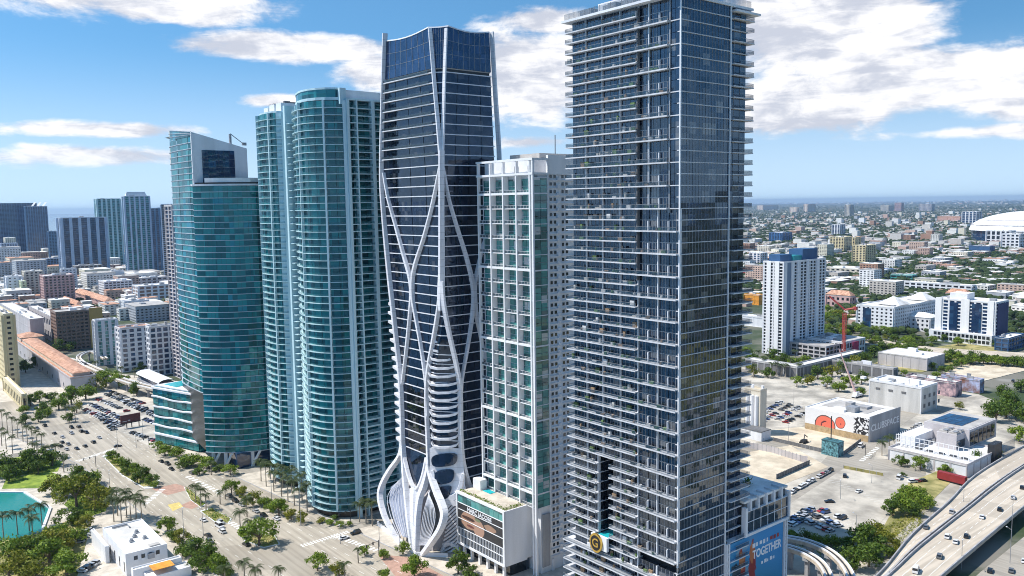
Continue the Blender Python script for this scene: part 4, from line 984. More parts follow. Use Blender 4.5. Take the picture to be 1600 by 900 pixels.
# ------------------------------------------------------------------ curved aqua tower and teal glass tower
def arc(cx, cy, rx, ry, a0, a1, n):
    return [(cx+rx*math.cos(R(a0+(a1-a0)*i/n)), cy+ry*math.sin(R(a0+(a1-a0)*i/n))) for i in range(n+1)]
def facade_ring(th, path, z0, FH, NF, mats, slab_out, slab_name, pane_cap, rail=None, rail_mat=None, frame=None, skip=None, slab_mat=None, solid=(), slab_t=.17, back=None, slab_cap=80):
    """stack of floors along a plan path (list of points, outward = right-hand side when walking): slabs, one pane per segment, rails"""
    n = len(path); P = [np.array(p) for p in path]; out = []
    for i in range(n):
        t = P[min(i+1, n-1)]-P[max(i-1, 0)]; t /= np.linalg.norm(t); out.append(np.array([t[1], -t[0]]))
    O = [p+o*slab_out for p, o in zip(P, out)]; I = [p-o*1.2 for p, o in zip(P, out)]
    sv = [(q[0], q[1], -slab_t) for q in O]+[(q[0], q[1], slab_t) for q in O]+[(q[0], q[1], slab_t) for q in I]+[(q[0], q[1], -slab_t) for q in I]
    sf = [(i, i+1, n+i+1, n+i) for i in range(n-1)]+[(n+i, n+i+1, 2*n+i+1, 2*n+i) for i in range(n-1)]+[(i+1, i, 3*n+i, 3*n+i+1) for i in range(n-1)]+[(0, n, 2*n, 3*n), (n-1, 4*n-1, 3*n-1, 2*n-1)]
    sme = mesh_np(slab_name, sv, sf, slab_mat or tealwhite)
    rme = None
    if rail:
        Ro = [p+o*(slab_out-.08) for p, o in zip(P, out)]
        rme = mesh_np('railing', [(q[0], q[1], slab_t) for q in Ro]+[(q[0], q[1], rail) for q in Ro], [(i, i+1, n+i+1, n+i) for i in range(n-1)], rail_mat)
    pm = []
    for i in range(n-1):
        a, b = P[i], P[i+1]; d = (b-a)*.02; a, b = a+d, b-d; w = out[i]*-.3
        pm.append(mesh_np('pane', [(a[0], a[1], slab_t), (b[0], b[1], slab_t), (b[0], b[1], FH-slab_t), (a[0], a[1], FH-slab_t)], [(0, 1, 2, 3)], mats if i not in solid else (slab_mat or tealwhite)))
    cnt = 0; rest = {}
    order = sorted(range(NF), key=lambda k: abs(z0+k*FH-110))
    for k in order:
        z = z0+k*FH
        if skip and skip(k): continue
        o = bpy.data.objects.new(slab_name, sme); COL.objects.link(o); o.location = (0, 0, z); adopt(o, th)
        if rme: o = bpy.data.objects.new('balcony_railing', rme); COL.objects.link(o); o.location = (0, 0, z); adopt(o, th)
        for i in range(n-1):
            if cnt < pane_cap and i not in solid:
                o = bpy.data.objects.new('window_pane', pm[i]); COL.objects.link(o); o.location = (0, 0, z); adopt(o, th); cnt += 1
            else:
                mt = pm[i].materials[0]; rest.setdefault(mt.name, []).append([(v.co.x, v.co.y, v.co.z+z) for v in pm[i].vertices])
    for mn, L in rest.items():
        v = np.array(L).reshape(-1, 3); link('window_panes' if mn == mats.name else 'facade_strip', mesh_np('panes', v, np.arange(len(v)).reshape(-1, 4), MATS[mn]), th, 'stuff')
    # vertical strips
    if frame:
        for i, w in frame:
            p, o = P[i], out[i]; a = math.atan2(o[1], o[0]); m = MB(); m.box(p[0]+o[0]*slab_out*.45-slab_out*.55, p[0]+o[0]*slab_out*.45+slab_out*.55, p[1]+o[1]*slab_out*.45-w/2, p[1]+o[1]*slab_out*.45+w/2, z0, z0+NF*FH, 0, a)
            m.build('vertical_strip', slab_mat or tealwhite, th)
    return O

def curved_aqua_tower():
    th = T('curved_tower', 'pale aqua residential tower with bowed balcony fronts left of the exoskeleton tower', 'tower', (190, 370, 0))
    FH = 3.2
    # main bow: from the slot round the north-east corner, then the north wing
    bow = [(178, 380), (174.5, 376.5), (171, 371.5), (168.2, 365.5), (166.2, 359), (165.2, 353), (165.6, 347.5), (167.2, 343), (170, 339.3), (173.6, 336.6), (177.6, 335.2)]
    path = [q for q in bow]
    cube(th, 'core_wall', blackm, 179, 210, 337, 392, 0, 189)
    m = MB(); m.prism([(x+1.4, y+.3 if y < 350 else y-.5) for x, y in bow]+[(178.5, 338.5), (178.5, 380)], 0, 190); m.build('core_wall', blackm, th)
    facade_ring(th, path, 4, FH, 58, g_aqua, 1.3, 'balcony_slab', 170, 1.15, rail_t, frame=[(1, .7), (5, .5), (8, .8), (10, 1.5)], solid=(), slab_t=.12)
    # north wing: flat, inset balconies between white verticals
    acc = Acc(th, 'wing_slab', tealwhite); pn = Acc(th, 'wing_window', g_aqua, 120, 'wing_windows'); rl = Acc(th, 'wing_railing', rail_t); st = Acc(th, 'wing_strip', tealwhite)
    for k in range(58):
        z = 4+k*FH
        if z < 48: acc.add(183.5, 191.5, 333.6, 337, z-.7, z+.75)
        acc.add(178.2, 200, 333.2, 337.2, z-.16, z+.16); rl.add(180.5, 199, 333.25, 333.3, z+.16, z+1.15)
        for a, b in ((179.3, 181.2), (181.6, 184.6), (184.8, 187.4), (187.6, 190.0), (193, 196), (196.3, 199.4)): pn.add(a, b, 335.6, 336.2, z+.16, z+FH-.16)
    for a, b in ((178.0, 179.2), (182.6, 183.2), (190.2, 191.8), (199.6, 201.5)): st.add(a, b, 333.0, 336.2, 0, 190)
    for A in (acc, pn, rl, st): A.flush()
    # slot with tall white shear wall, then the south bay
    cube(th, 'shear_wall', tealwhite, 172.0, 179, 384.6, 386.4, 0, 192); cube(th, 'slot_wall', g_aqua, 176.5, 178, 381, 396, 0, 186)
    sl = Acc(th, 'slot_slab', tealwhite)
    for k in range(57): sl.add(172.5, 177, 380.8, 384.6, 4+k*FH-.15, 4+k*FH+.15)
    sl.flush()
    bay = [(182, 428), (177, 424.5), (173.6, 420), (171, 414.5), (169.6, 408.5), (169.4, 403), (170.2, 398.5), (171.8, 394.8), (174.4, 392.2), (177.5, 391.2)]
    m = MB(); m.prism([(x+1.5, y) for x, y in bay]+[(200, 392), (200, 428)], 0, 189); m.build('core_wall', blackm, th)
    facade_ring(th, bay, 4, FH, 58, g_aqua, 1.3, 'balcony_slab', 120, 1.15, rail_t, frame=[(3, .6), (6, .6), (8, 1.4)], solid=(7,), slab_t=.12)
    cube(th, 'rear_wall', tealwhite, 182, 212, 381, 426, 0, 188)
    # crowns
    c0 = [(x-.3, y) for x, y in bow]
    m = MB(); m.prism([(x+.6, y) for x, y in bow]+[(196, 336), (196, 381)], 189.8, 191.0); m.build('roof_slab', tealwhite, th)
    for i in range(2, len(bow)-2):
        a, b = bow[i], bow[i+1]; m = MB(); m.add([(a[0]+1.2, a[1], 191), (b[0]+1.2, b[1], 191), (b[0]+1.2, b[1], 194.4), (a[0]+1.2, a[1], 194.4)], [(0, 1, 2, 3)]); m.build('crown_screen', g_aqua, th)
    m = MB(); m.prism([(x+.9, y) for x, y in bow[1:-1]]+[(180, 338), (180, 378)], 194.4, 195.2); m.build('crown_rim', tealwhite, th)
    m = MB(); m.prism([(x+2.2, y) for x, y in bow[1:-1]]+[(182, 341), (182, 377)], 191, 194.2); m.build('crown_core', g_aqua, th)
    cube(th, 'crown_wall', tealwhite, 178, 206, 333.4, 336, 189.8, 190.6); cube(th, 'crown_wall', white2, 180, 206, 337.5, 345, 190, 194.6); cube(th, 'crown_fin', tealwhite, 175.6, 178.6, 334.8, 336.4, 188, 195)
    m = MB(); m.prism([(x+.6, y) for x, y in bay]+[(196, 392), (196, 428)], 189.4, 190.4); m.build('roof_slab', tealwhite, th)
    for a, b in ((394, 400), (402, 408), (410, 415)): cube(th, 'roof_frame', white2, 174.5, 182, a, b, 190.4, 194.5 if a < 403 else 193.6)
    cube(th, 'plant_room', concrete, 183, 196, 396, 422, 190.4, 194.8)
    for i in range(9): cube(th, 'roof_vent', dconcrete, 176+rnd.random()*6, 178.5+rnd.random()*6, 395+i*2.6, 396.4+i*2.6, 194.6, 195.6)
curved_aqua_tower()

def teal_glass_tower():
    th = T('glass_tower', 'teal glass tower with sloped white crown wall and diagonal struts at its foot', 'tower', (180, 490, 0))
    FH = 3.25
    A, B = G(322, 706, 9), G(404, 704, 9)     # foot of the bowed front
    n = 12; front = []
    d = (B-A)[:2]; L = np.linalg.norm(d); o = np.array([d[1], -d[0]])/L
    if o[0] > 0: o = -o
    for i in range(n+1):
        s = i/n; q = A[:2]+d*s+o*(4.6*4*s*(1-s)*.55); front.append((q[0], q[1]))
    north = [(front[-1][0]+4.5, front[-1][1]-1.5), (front[-1][0]+10, front[-1][1]-1.2), (front[-1][0]+22, front[-1][1])]
    zr = ZAT(352, 282, *((A+B)/2)[:2]); NF = int((zr-9)/FH)
    path = front+north
    m = MB(); m.prism([(x+.9, y+.3) for x, y in path]+[(206, 452), (206, 515), (front[0][0]+6, 512)], 9, zr-1); m.build('core_wall', blackm, th)
    facade_ring(th, path, 9, FH, NF, g_teal, .35, 'floor_band', 300, None, None, slab_mat=M('pale_lilac_band', (.46, .50, .56), .6, .06, .2), slab_t=.17)
    zt = 9+NF*FH
    m = MB(); m.prism([(x-.2, y) for x, y in path]+[(206, 455), (206, 510), (front[0][0]+6, 508)], zt, zt+1.0); m.build('roof_slab', white2, th)
    m = MB(); rr = [(x+2.2, y) for x, y in front[2:]]
    m.prism(rr+[(186, rr[-1][1]+2), (186, rr[0][1]-4)], zt+1, zt+4.2); m.build('roof_screen', white, th)
    # tall fin volume at the south with its glass screen and white sloping wall
    F0 = G(318, 705, 9); fx = front[0][0]
    ys0 = front[0][1]+.4
    ptS = PX(274, 400, fx+3); y1 = ptS[1]; zf = ZAT(290, 205, fx+2, (ys0+y1)/2)
    fin = [(fx+7, y1+1), (fx+3, y1), (fx+1.0, y1-8), (fx+.2, (ys0+y1)/2), (fx+.2, ys0+4), (fx+.8, ys0)]
    m = MB(); m.prism([(x+.6, y) for x, y in fin]+[(fx+24, ys0), (fx+24, y1)], 42, zf-12); m.build('core_wall', blackm, th)
    facade_ring(th, fin, 42, FH, int((ZAT(312, 212, fx+.8, ys0)-42)/FH), g_teal, .35, 'floor_band', 0, None, None, slab_mat=MATS['pale_lilac_band'], slab_t=.17)
    # sloping glass screen that levels the top of the fin
    zb0 = 42+int((ZAT(312, 212, fx+.8, ys0)-42)/FH)*FH; zn, zf2 = ZAT(312, 206, fx+.8, ys0), ZAT(270, 204, fx+3, y1)
    for (p, q) in zip(fin[1:-1], fin[2:]):
        for sgm in range(2):
            u0, u1 = sgm/2, (sgm+1)/2; A1 = np.array(p)*(1-u0)+np.array(q)*u0; A2 = np.array(p)*(1-u1)+np.array(q)*u1
            h1, h2 = [zn+(zf2-zn)*min(1, max(0, (w[1]-ys0)/(y1-ys0))) for w in (A1, A2)]
            k = zb0
            m = MB(); m.add([(A1[0], A1[1], zb0), (A2[0], A2[1], zb0), (A2[0], A2[1], h2), (A1[0], A1[1], h1)], [(0, 1, 2, 3)]); m.build('fin_screen', g_teal, th)
    for lvl in (.33, .66, 1.0):
        ribbon([(w[0]-.1, w[1], zb0+lvl*(zn+(zf2-zn)*min(1, max(0, (w[1]-ys0)/(y1-ys0)))-zb0)) for w in fin[1:]], .35, .4, (-1, 0, 0), 'screen_rail', MATS['pale_lilac_band'], th)
    # white wall at the north side of the fin: slopes down to the right, big window in it
    Y = ys0-.6; xa, xb = fx+.6, PY(386, 240, ys0-.6)[0]
    za, zb = ZAT(312, 206, xa, Y), ZAT(385, 232, xb, Y)
    m = MB(); m.add([(xa, Y, zt), (xb, Y, zt), (xb, Y, zb), (xa, Y, za), (xa, Y+1.2, zt), (xb, Y+1.2, zt), (xb, Y+1.2, zb), (xa, Y+1.2, za)], [(0, 1, 2, 3), (5, 4, 7, 6), (3, 2, 6, 7), (1, 5, 6, 2), (4, 0, 3, 7)]); m.build('crown_wall', white2, th)
    m = MB(); m.add([(xa, Y+1.2, za), (xb, Y+1.2, zb), (xb, y1, zb), (xa, y1, za)], [(0, 1, 2, 3)]); m.add([(xb, Y+1.2, zt), (xb, y1, zt), (xb, y1, zb), (xb, Y+1.2, zb)], [(0, 1, 2, 3)]); m.build('crown_roof', white2, th)
    gl = Acc(th, 'crown_window', g_blue); gf = Acc(th, 'crown_mullion', white2)
    w0, w1 = xa+(xb-xa)*.17, xa+(xb-xa)*.76
    for i in range(6):
        for j in range(4): 
            a = w0+(w1-w0)*i/6; hh = (zb-1.5-zt-1)/4; gl.add(a+.06, a+(w1-w0)/6-.06, Y-.25, Y+.1, zt+1+j*hh, zt+1+(j+1)*hh-.12)
    gl.flush()
    cube(th, 'roof_tower', concrete, 190, 200, ys0-16, ys0-6, zt, zt+9)
    m = MB(); q = PY(360, 215, ys0+2); m.box(q[0]-.6, q[0]+.6, q[1], q[1]+1, zb, q[2]+2); m.add([(q[0], q[1]+.5, q[2]+2), (q[0]+.3, q[1]+.5, q[2]+2.4), (q[0]+7, q[1]+.5, q[2]-2.6), (q[0]+7, q[1]+.5, q[2]-3.1)], [(0, 1, 2, 3)]); m.box(q[0]+6.6, q[0]+9, q[1], q[1]+1, q[2]-4, q[2]-2.4); m.build('window_cleaning_crane', greym, th)
    # open foot with leaning white struts
    cube(th, 'lobby_wall', g_blue, front[3][0]+7, 204, front[-1][1]+2, front[0][1]-3, 0, 9)
    for i in range(1, 12, 3):
        a, b = np.array(front[i]), np.array(front[min(i+2, n)])
        m = MB(); m.tube([(a[0]+1.2, a[1], .3), (b[0]+1.2, b[1], 9.2)], .75, 6); m.build('strut', white, th)
        m = MB(); m.box(a[0]+1, a[0]+2.6, a[1]-.7, a[1]+.7, .3, 9.2); m.build('foot_column', white2, th)
    # podium with wavy glass bands, roof pool
    a, b = G(244, 692), G(312, 708); zp = 35.5
    dd = (b-a)[:2]; Ln = np.linalg.norm(dd); oo = np.array([dd[1], -dd[0]])/Ln
    if oo[0] > 0: oo = -oo
    m = MB(); m.prism([(a[0]+.8, a[1]), (b[0]+.8, b[1]), (b[0]+14, b[1]+1), (b[0]+34, b[1]+8), (a[0]+34, a[1]+4), (a[0]+12, a[1]+3)], 0, zp); m.build('podium_core', g_teal, th)
    for k, z in enumerate((6.5, 12.0, 17.8, 23.6, 29.4, 34.9)):
        P = []
        for i in range(17):
            s = i/16; wv = math.sin(s*9+k*1.7)*.7+math.sin(s*4-k)*.6 if 0 < k < 5 else 0
            q = a[:2]+dd*s+oo*(.7+wv*.5); P.append((q[0], q[1], z+wv*.55))
        ribbon(P, 1.5 if k in (0, 5) else 1.15, .9, (oo[0], oo[1], 0), 'podium_band', white2, th)
    for k, z in enumerate((6.5, 12.0, 17.8, 23.6, 29.4, 34.9)): ribbon([(b[0]+.4, b[1]-.3, z), (b[0]+7.5, b[1]+.1, z), (b[0]+15, b[1]+.7, z)], .7, .7, (0, -1, 0), 'side_band', white2, th)
    pp = Acc(th, 'podium_pane', g_teal)
    for k, z in enumerate((1.2, 7.2, 12.8, 18.6, 24.4, 30.2)):
        for i in range(8):
            q = a[:2]+dd*(i+.5)/8+oo*.15; pp.addc(q[0], q[1], z+2.1, Ln/8-.2, .5, 4.4, math.atan2(dd[1], dd[0]))
            if i < 4: q = b[:2]+np.array([14, 1])*(i+.5)/4; pp.addc(q[0]+.6, q[1]-.2, z+2.1, 3.3, .5, 4.4, math.atan2(1, 14))
    pp.flush()
    m = MB(); m.prism([(a[0]+1, a[1]+.5), (b[0]+1, b[1]+.8), (b[0]+14, b[1]+1.5), (b[0]+33, b[1]+8), (a[0]+33, a[1]+3)], zp, zp+.6); m.build('podium_roof', white2, th)
    m = MB(); m.prism([(a[0]+6, a[1]-2), (a[0]+9, a[1]-16), (a[0]+22, a[1]-12), (a[0]+20, a[1]+1)], zp+.6, zp+.8); m.build('roof_pool', pool_m, th)
    m = MB(); m.tube([(b[0]+4, b[1]+9, zp+.6), (b[0]+9, b[1]+2, 44)], .8, 6); m.build('strut', white2, th)
    m = MB(); m.tube([(b[0]+10, b[1]+2, zp+.6), (b[0]+10, b[1]+2, 44)], .9, 6); m.build('strut', white2, th)
teal_glass_tower()
# ------------------------------------------------------------------ ordinary buildings: glazed core, floor bands, piers, roof
FOOT = []
def block(name, label, cat, x0, x1, y0, y1, z1, wall, gl, fh=3.3, bay=4.0, band=.35, pier=.3, out=.35, roof=None, z0=0.0, group=None, units=3, limit=None, parapet=1.0, th=None, extra=None, cap_h=None):
    FOOT.append((x0, x1, y0, y1))
    """band / pier = solid share of a storey's height / bay's width"""
    th = th or T(name, label, cat, ((x0+x1)/2, (y0+y1)/2, z0), group)
    d = dist((x0+x1)/2, (y0+y1)/2, z1/2); sep = 1300*min(fh, bay)/d > 9.5
    lim = limit if limit is not None else (300 if sep else 0)
    cube(th, 'wall', gl, x0, x1, y0, y1, z0, z1)
    nf = max(1, int(round((z1-z0)/fh))); fh = (z1-z0)/nf
    A = Acc(th, 'floor_band', wall, lim, 'floor_bands'); B = Acc(th, 'pier', wall, lim, 'piers')
    if band > 0:
        for k in range(nf+1):
            zc = z0+k*fh; h = fh*band/2
            A.add(x0-out, x1+out, y0-out, y1+out, max(z0, zc-h), min(z1+.02, zc+h))
    if pier > 0:
        ny, nx = max(1, int(round((y1-y0)/bay))), max(1, int(round((x1-x0)/bay)))
        for j in range(ny+1):
            c = y0+(y1-y0)*j/ny; w = (y1-y0)/ny*pier/2
            B.add(x0-out*.9, x0+.05, c-w, c+w, z0, z1-.01); B.add(x1-.05, x1+out*.9, c-w, c+w, z0, z1-.01)
        for j in range(nx+1):
            c = x0+(x1-x0)*j/nx; w = (x1-x0)/nx*pier/2
            B.add(c-w, c+w, y0-out*.9, y0+.05, z0, z1-.01); B.add(c-w, c+w, y1-.05, y1+out*.9, z0, z1-.01)
    A.flush(); B.flush()
    ro = cube(th, 'roof', roof or roofw, x0-out-.1, x1+out+.1, y0-out-.1, y1+out+.1, z1+.02, z1+.3)
    if parapet:
        m = MB(); e = out+.1
        for b in ((x0-e, x1+e, y0-e, y0-e+.4), (x0-e, x1+e, y1+e-.4, y1+e), (x0-e, x0-e+.4, y0-e+.4, y1+e-.4), (x1+e-.4, x1+e, y0-e+.4, y1+e-.4)): m.box(*b, z1+.3, z1+.3+parapet)
        m.build('parapet', wall, th)
    rs = random.Random(int(x0*7+y0*3))
    for i in range(units):
        w, dd, h = rs.uniform(.08, .22)*(x1-x0), rs.uniform(.08, .22)*(y1-y0), rs.uniform(1.2, 3.5)
        cx, cy = rs.uniform(x0+w, x1-w), rs.uniform(y0+dd, y1-dd)
        cube(th, 'roof_unit', rs.choice((white2, concrete, greym)), cx-w/2, cx+w/2, cy-dd/2, cy+dd/2, z1+.3, z1+.3+h)
    return th
def bpx(c, left, rgt, topy, **kw):
    """footprint and height of a grid-aligned building from its surveyed near corner, side extents and roof line"""
    C = G(*c); row = (c[1]+topy)/2
    y1 = PX(left, row, C[0])[1]; x1 = PY(rgt, row, C[1])[0]
    if y1 < C[1] or y1 > C[1]+600: y1 = C[1]+40
    if x1 < C[0] or x1 > C[0]+600: x1 = C[0]+40
    return dict(x0=C[0], x1=x1, y0=C[1], y1=y1, z1=max(3, ZAT(c[0], topy, C[0], C[1])))
def B(name, label, cat, c, left, rgt, topy, wall, gl, **kw):
    return block(name, label, cat, **bpx(c, left, rgt, topy), wall=wall, gl=gl, **kw)
def hip(th, x0, x1, y0, y1, z, h, mat, name='roof'):
    i = min(x1-x0, y1-y0)*.45; m = MB()
    v = [(x0, y0, z), (x1, y0, z), (x1, y1, z), (x0, y1, z), (x0+i, y0+i, z+h), (x1-i, y0+i, z+h), (x1-i, y1-i, z+h), (x0+i, y1-i, z+h)]
    m.add(v, [(0, 1, 5, 4), (1, 2, 6, 5), (2, 3, 7, 6), (3, 0, 4, 7), (4, 5, 6, 7), (3, 2, 1, 0)]); return m.build(name, mat, th)

# --- left: downtown blocks
B('office_tower', 'slender grey balcony tower edge just behind the teal glass tower', 'tower', (284, 592), 266, 300, 322, lav, g_blue, fh=3.3, bay=9, band=.18, pier=.2, out=.9)
B('office_block', 'brown gridded office block with an ochre end wall', 'building', (92, 549), 82, 160, 489, brownr, g_dark, fh=3.6, bay=4.2, band=.5, pier=.35, out=.8, roof=roofg, limit=300)
q = bpx((92, 549), 82, 160, 489); th0 = bpy.data.objects['office_block']
cube(th0, 'end_wall', ochre, q['x0']+(q['x1']-q['x0'])*.72, q['x1']+.9, q['y0']-1.5, q['y0']-.9, 0, q['z1']+2.5)
B('apartment_block', 'narrow white apartment slab with tall green window strips', 'building', (154, 572), 148, 184, 502, white2, g_green, fh=3.3, bay=6, band=.12, pier=.5, out=.5)
B('apartment_block', 'white stepped apartment block with dark square windows by the guideway', 'building', (192, 582), 183, 236, 514, white2, g_blue, fh=4.4, bay=6.5, band=.35, pier=.4, out=.6, roof=terracotta)
B('apartment_block', 'white corner block with blue windows and blank concrete end beside the station', 'building', (238, 588), 231, 284, 512, white2, g_blue, fh=4.6, bay=5.5, band=.28, pier=.28, out=.6, roof=roofg)
B('white_building', 'small white building with rows of punched windows above the guideway', 'building', (196, 497), 190, 233, 472, white2, g_dark, fh=3.6, bay=4.5, band=.55, pier=.55, out=.3)
B('concrete_building', 'grey concrete cultural building with large dark openings at the left edge', 'building', (50, 548), 3, 70, 500, lav, lav, band=.04, pier=0, out=.2, fh=8)
B('concrete_building', 'pale grey concrete hall with square dark windows beside the brown office', 'building', (84, 535), 48, 96, 496, lav, g_blue, fh=14, bay=9, band=.5, pier=.45, out=.5)
B('civic_tower', 'pink tower block with gridded windows in the old downtown', 'building', (72, 478), 64, 116, 432, pinkr, g_dark, fh=4.2, bay=5.5, band=.4, pier=.45, out=.4)
B('civic_tower', 'tall pale cream office tower behind the pink block', 'building', (42, 468), 36, 68, 425, offwhite, g_dark, fh=4.2, bay=6, band=.5, pier=.5, out=.4)
B('civic_tower', 'white stepped-top building beside the pink tower', 'building', (99, 462), 96, 120, 421, white2, g_blue, fh=4.2, bay=6, band=.5, pier=.5, out=.4)
B('civic_building', 'blank white slab building at the far left of downtown', 'building', (14, 470), 9, 36, 433, white2, g_dark, fh=5, bay=8, band=.7, pier=.6, out=.3)
B('civic_building', 'yellow-green narrow building among the pale downtown blocks', 'building', (36, 471), 27, 41, 440, greenr, g_dark, fh=4.5, bay=7, band=.6, pier=.6, out=.3)
B('civic_building', 'dark office block with striped facade below the ribbed tower', 'building', (120, 440), 115, 160, 416, concrete, g_dark, fh=4, bay=8, band=.2, pier=.3, out=.5)
B('civic_building', 'white building with dark striped windows in mid downtown', 'building', (165, 468), 155, 207, 441, white2, g_dark, fh=4.0, bay=6, band=.5, pier=.3, out=.4)
B('civic_building', 'white block with a red-brown banded facade', 'building', (218, 475), 208, 268, 448, white2, MATS['brown_precast'], fh=5, bay=9, band=.35, pier=.3, out=.4)
B('civic_building', 'square pale grey rooftop building between the banded blocks', 'building', (176, 452), 173, 194, 424, white2, white2, fh=7, bay=10, band=.2, pier=0, out=.2)
B('civic_building', 'light grey mid-rise below the twin bay towers', 'building', (205, 455), 196, 262, 436, lav, g_dark, fh=5, bay=9, band=.5, pier=.4, out=.4)
B('parking_garage', 'long low white garage on the left skyline foot', 'building', (10, 428), 0, 100, 417, white2, g_dark, fh=5, bay=14, band=.5, pier=.1, out=.5)
# far towers on the left skyline
def far_tower(name, label, c, l, r_, t, wall, gl, **kw): return B(name, label, 'tower', c, l, r_, t, wall, gl, **dict(dict(fh=4, bay=7, limit=0, units=2), **kw))
pblue = M('haze_blue_band', (.42, .52, .66), .6, .08)  # distance haze mixed into the wall colour of far towers
far_tower('far_tower', 'broad blue glass tower group at the far left horizon', (0, 402), -8, 60, 318, M('steel_blue_band', (.13, .24, .40), .6, .1), g_blue, band=.18, pier=.12)
far_tower('far_tower', 'dark blue tower with slanted white roof ribs at far left', (45, 402), 40, 76, 323, MATS['steel_blue_band'], g_blue, band=.15, pier=.25)
far_tower('far_tower', 'wide ribbed tower with vertical white stripes', (102, 436), 93, 168, 341, pblue, g_blue, band=.03, pier=.36, bay=19, out=1.5)
far_tower('far_tower', 'pale aqua striped tower behind the ribbed one', (158, 418), 151, 191, 311, tealwhite, g_aqua, band=.12, pier=.4, bay=10)
far_tower('far_tower', 'tall grey tower with peaked roof beside the pale aqua one', (202, 440), 195, 237, 307, pblue, g_aqua, band=.12, pier=.35, bay=9)
far_tower('far_tower', 'blue-grey tower partly hidden by the teal glass tower', (241, 430), 237, 264, 326, MATS['steel_blue_band'], g_blue, band=.15, pier=.35, bay=8)
far_tower('far_tower', 'thin dark tower top poking up beside the teal glass tower', (258, 440), 254, 282, 320, pblue, g_dark, band=.2, pier=.2)
far_tower('far_tower', 'low blue glass block left of the ribbed tower', (79, 410), 76, 94, 362, MATS['steel_blue_band'], g_blue, band=.3, pier=.3)
far_tower('far_tower', 'pale low tower on the far left shore', (4, 408), 0, 28, 381, pblue, g_blue, band=.3, pier=.3)
far_tower('far_tower', 'dark low block between the blue towers and ribbed tower', (70, 425), 66, 98, 405, MATS['steel_blue_band'], g_dark, band=.3, pier=.3)
th = bpy.data.objects['far_tower.004']; q = bpx((202, 440), 195, 237, 307)
hip(th, q['x0']+3, q['x1']-3, q['y0']+3, q['y1']-3, q['z1']+.3, 9, white2, 'peaked_roof')
q = bpx((45, 402), 40, 76, 323); th = bpy.data.objects['far_tower.001']
for j in range(3): m = MB(); x = q['x0']+(q['x1']-q['x0'])*(.25+.25*j); m.add([(x, q['y0'], q['z1']), (x+6, q['y0'], q['z1']), (x+20, q['y1'], q['z1']+14), (x+14, q['y1'], q['z1']+14)], [(0, 1, 2, 3)]); m.build('roof_rib', white, th)
# old tower and hall at the left edge
B('historic_tower', 'yellow historic tower cut off by the left edge', 'tower', (14, 606), -20, 24, 492, yellowr, g_dark, fh=4.4, bay=5, band=.55, pier=.6, out=.25)
th = B('historic_hall', 'long low hall with terracotta roofs beside the yellow tower', 'building', (112, 618), 25, 150, 592, lav, lav, band=0, pier=0, out=.2, roof=terracotta, units=0)
q = bpx((112, 618), 25, 150, 592)
w = Acc(th, 'window', g_dark)
for j in range(12): a = q['y0']+4+(q['y1']-q['y0']-8)*j/12; w.add(q['x0']-.25, q['x0']+.1, a, a+1.6, 3, 6)
w.flush()
cube(th, 'clerestory', offwhite, q['x0']+3, q['x1']-2, q['y0']+8, q['y1']-40, q['z1']+.3, q['z1']+3); hip(th, q['x0']+2.5, q['x1']-1, q['y0']+6, q['y1']-38, q['z1']+3, 1.6, terracotta, 'tile_roof')
hip(th, q['x0']+2, q['x1']+6, q['y1']-34, q['y1']-4, q['z1']+4, 3.0, terracotta, 'tile_roof'); cube(th, 'clerestory', offwhite, q['x0']+2.6, q['x1']+5, q['y1']-33, q['y1']-5, q['z1']+.3, q['z1']+4)
B('historic_annex', 'small yellow arched annex below the terracotta-roofed hall', 'building', (36, 642), 8, 42, 618, yellowr, g_dark, fh=8, bay=7, band=.4, pier=.5, out=.25, units=0)
for i, (c, l, r_, t, la) in enumerate((((120, 487), 62, 130, 478, 'low red tiled hall in front of the pink tower'), ((165, 482), 118, 180, 472, 'pinkish red tiled long roof left of the small white building'), ((268, 500), 238, 282, 490, 'pale red tiled low building beside the teal tower'))):
    th = B('tiled_hall', la, 'building', c, l, r_, t, pinkr, g_dark, fh=6, bay=8, band=.5, pier=.5, out=.3, units=0, parapet=0); q = bpx(c, l, r_, t); hip(th, q['x0']-1, q['x1']+1, q['y0']-1, q['y1']+1, q['z1']+.32, 6, terracotta, 'tile_roof')
# station canopy on the guideway
th = T('transit_station', 'white vaulted transit station canopy on the guideway', 'station', tuple(G(250, 600)))
a, b = G(226, 590, 9), G(262, 606, 9); d = (b-a); Ln = np.linalg.norm(d); u = d/Ln; s = np.array([-u[1], u[0], 0])
m = MB(); v = []; n = 8
for e in (a, b):
    for i in range(n+1): t = math.pi*i/n; v.append(e+s*(6.5*math.cos(t))+np.array([0, 0, 4+2.6*math.sin(t)]))
m.add(v, [(i, i+1, n+2+i, n+1+i) for i in range(n)]); m.build('canopy', white, th)
c = (a+b)/2; rz = math.atan2(d[1], d[0])
m = MB(); m.box(c[0]-Ln/2, c[0]+Ln/2, c[1]-6, c[1]+6, 8, 9.4, 0, rz); m.build('platform', concrete, th); m = MB(); m.box(c[0]-Ln/2+2, c[0]+Ln/2-2, c[1]-5.4, c[1]+5.4, 9.4, 12.9, 0, rz); m.build('glazing', g_blue, th)
for i in range(4): p = a+d*(i+.5)/4; cube(th, 'column', concrete, p[0]-.6, p[0]+.6, p[1]-.6, p[1]+.6, .3, 8)
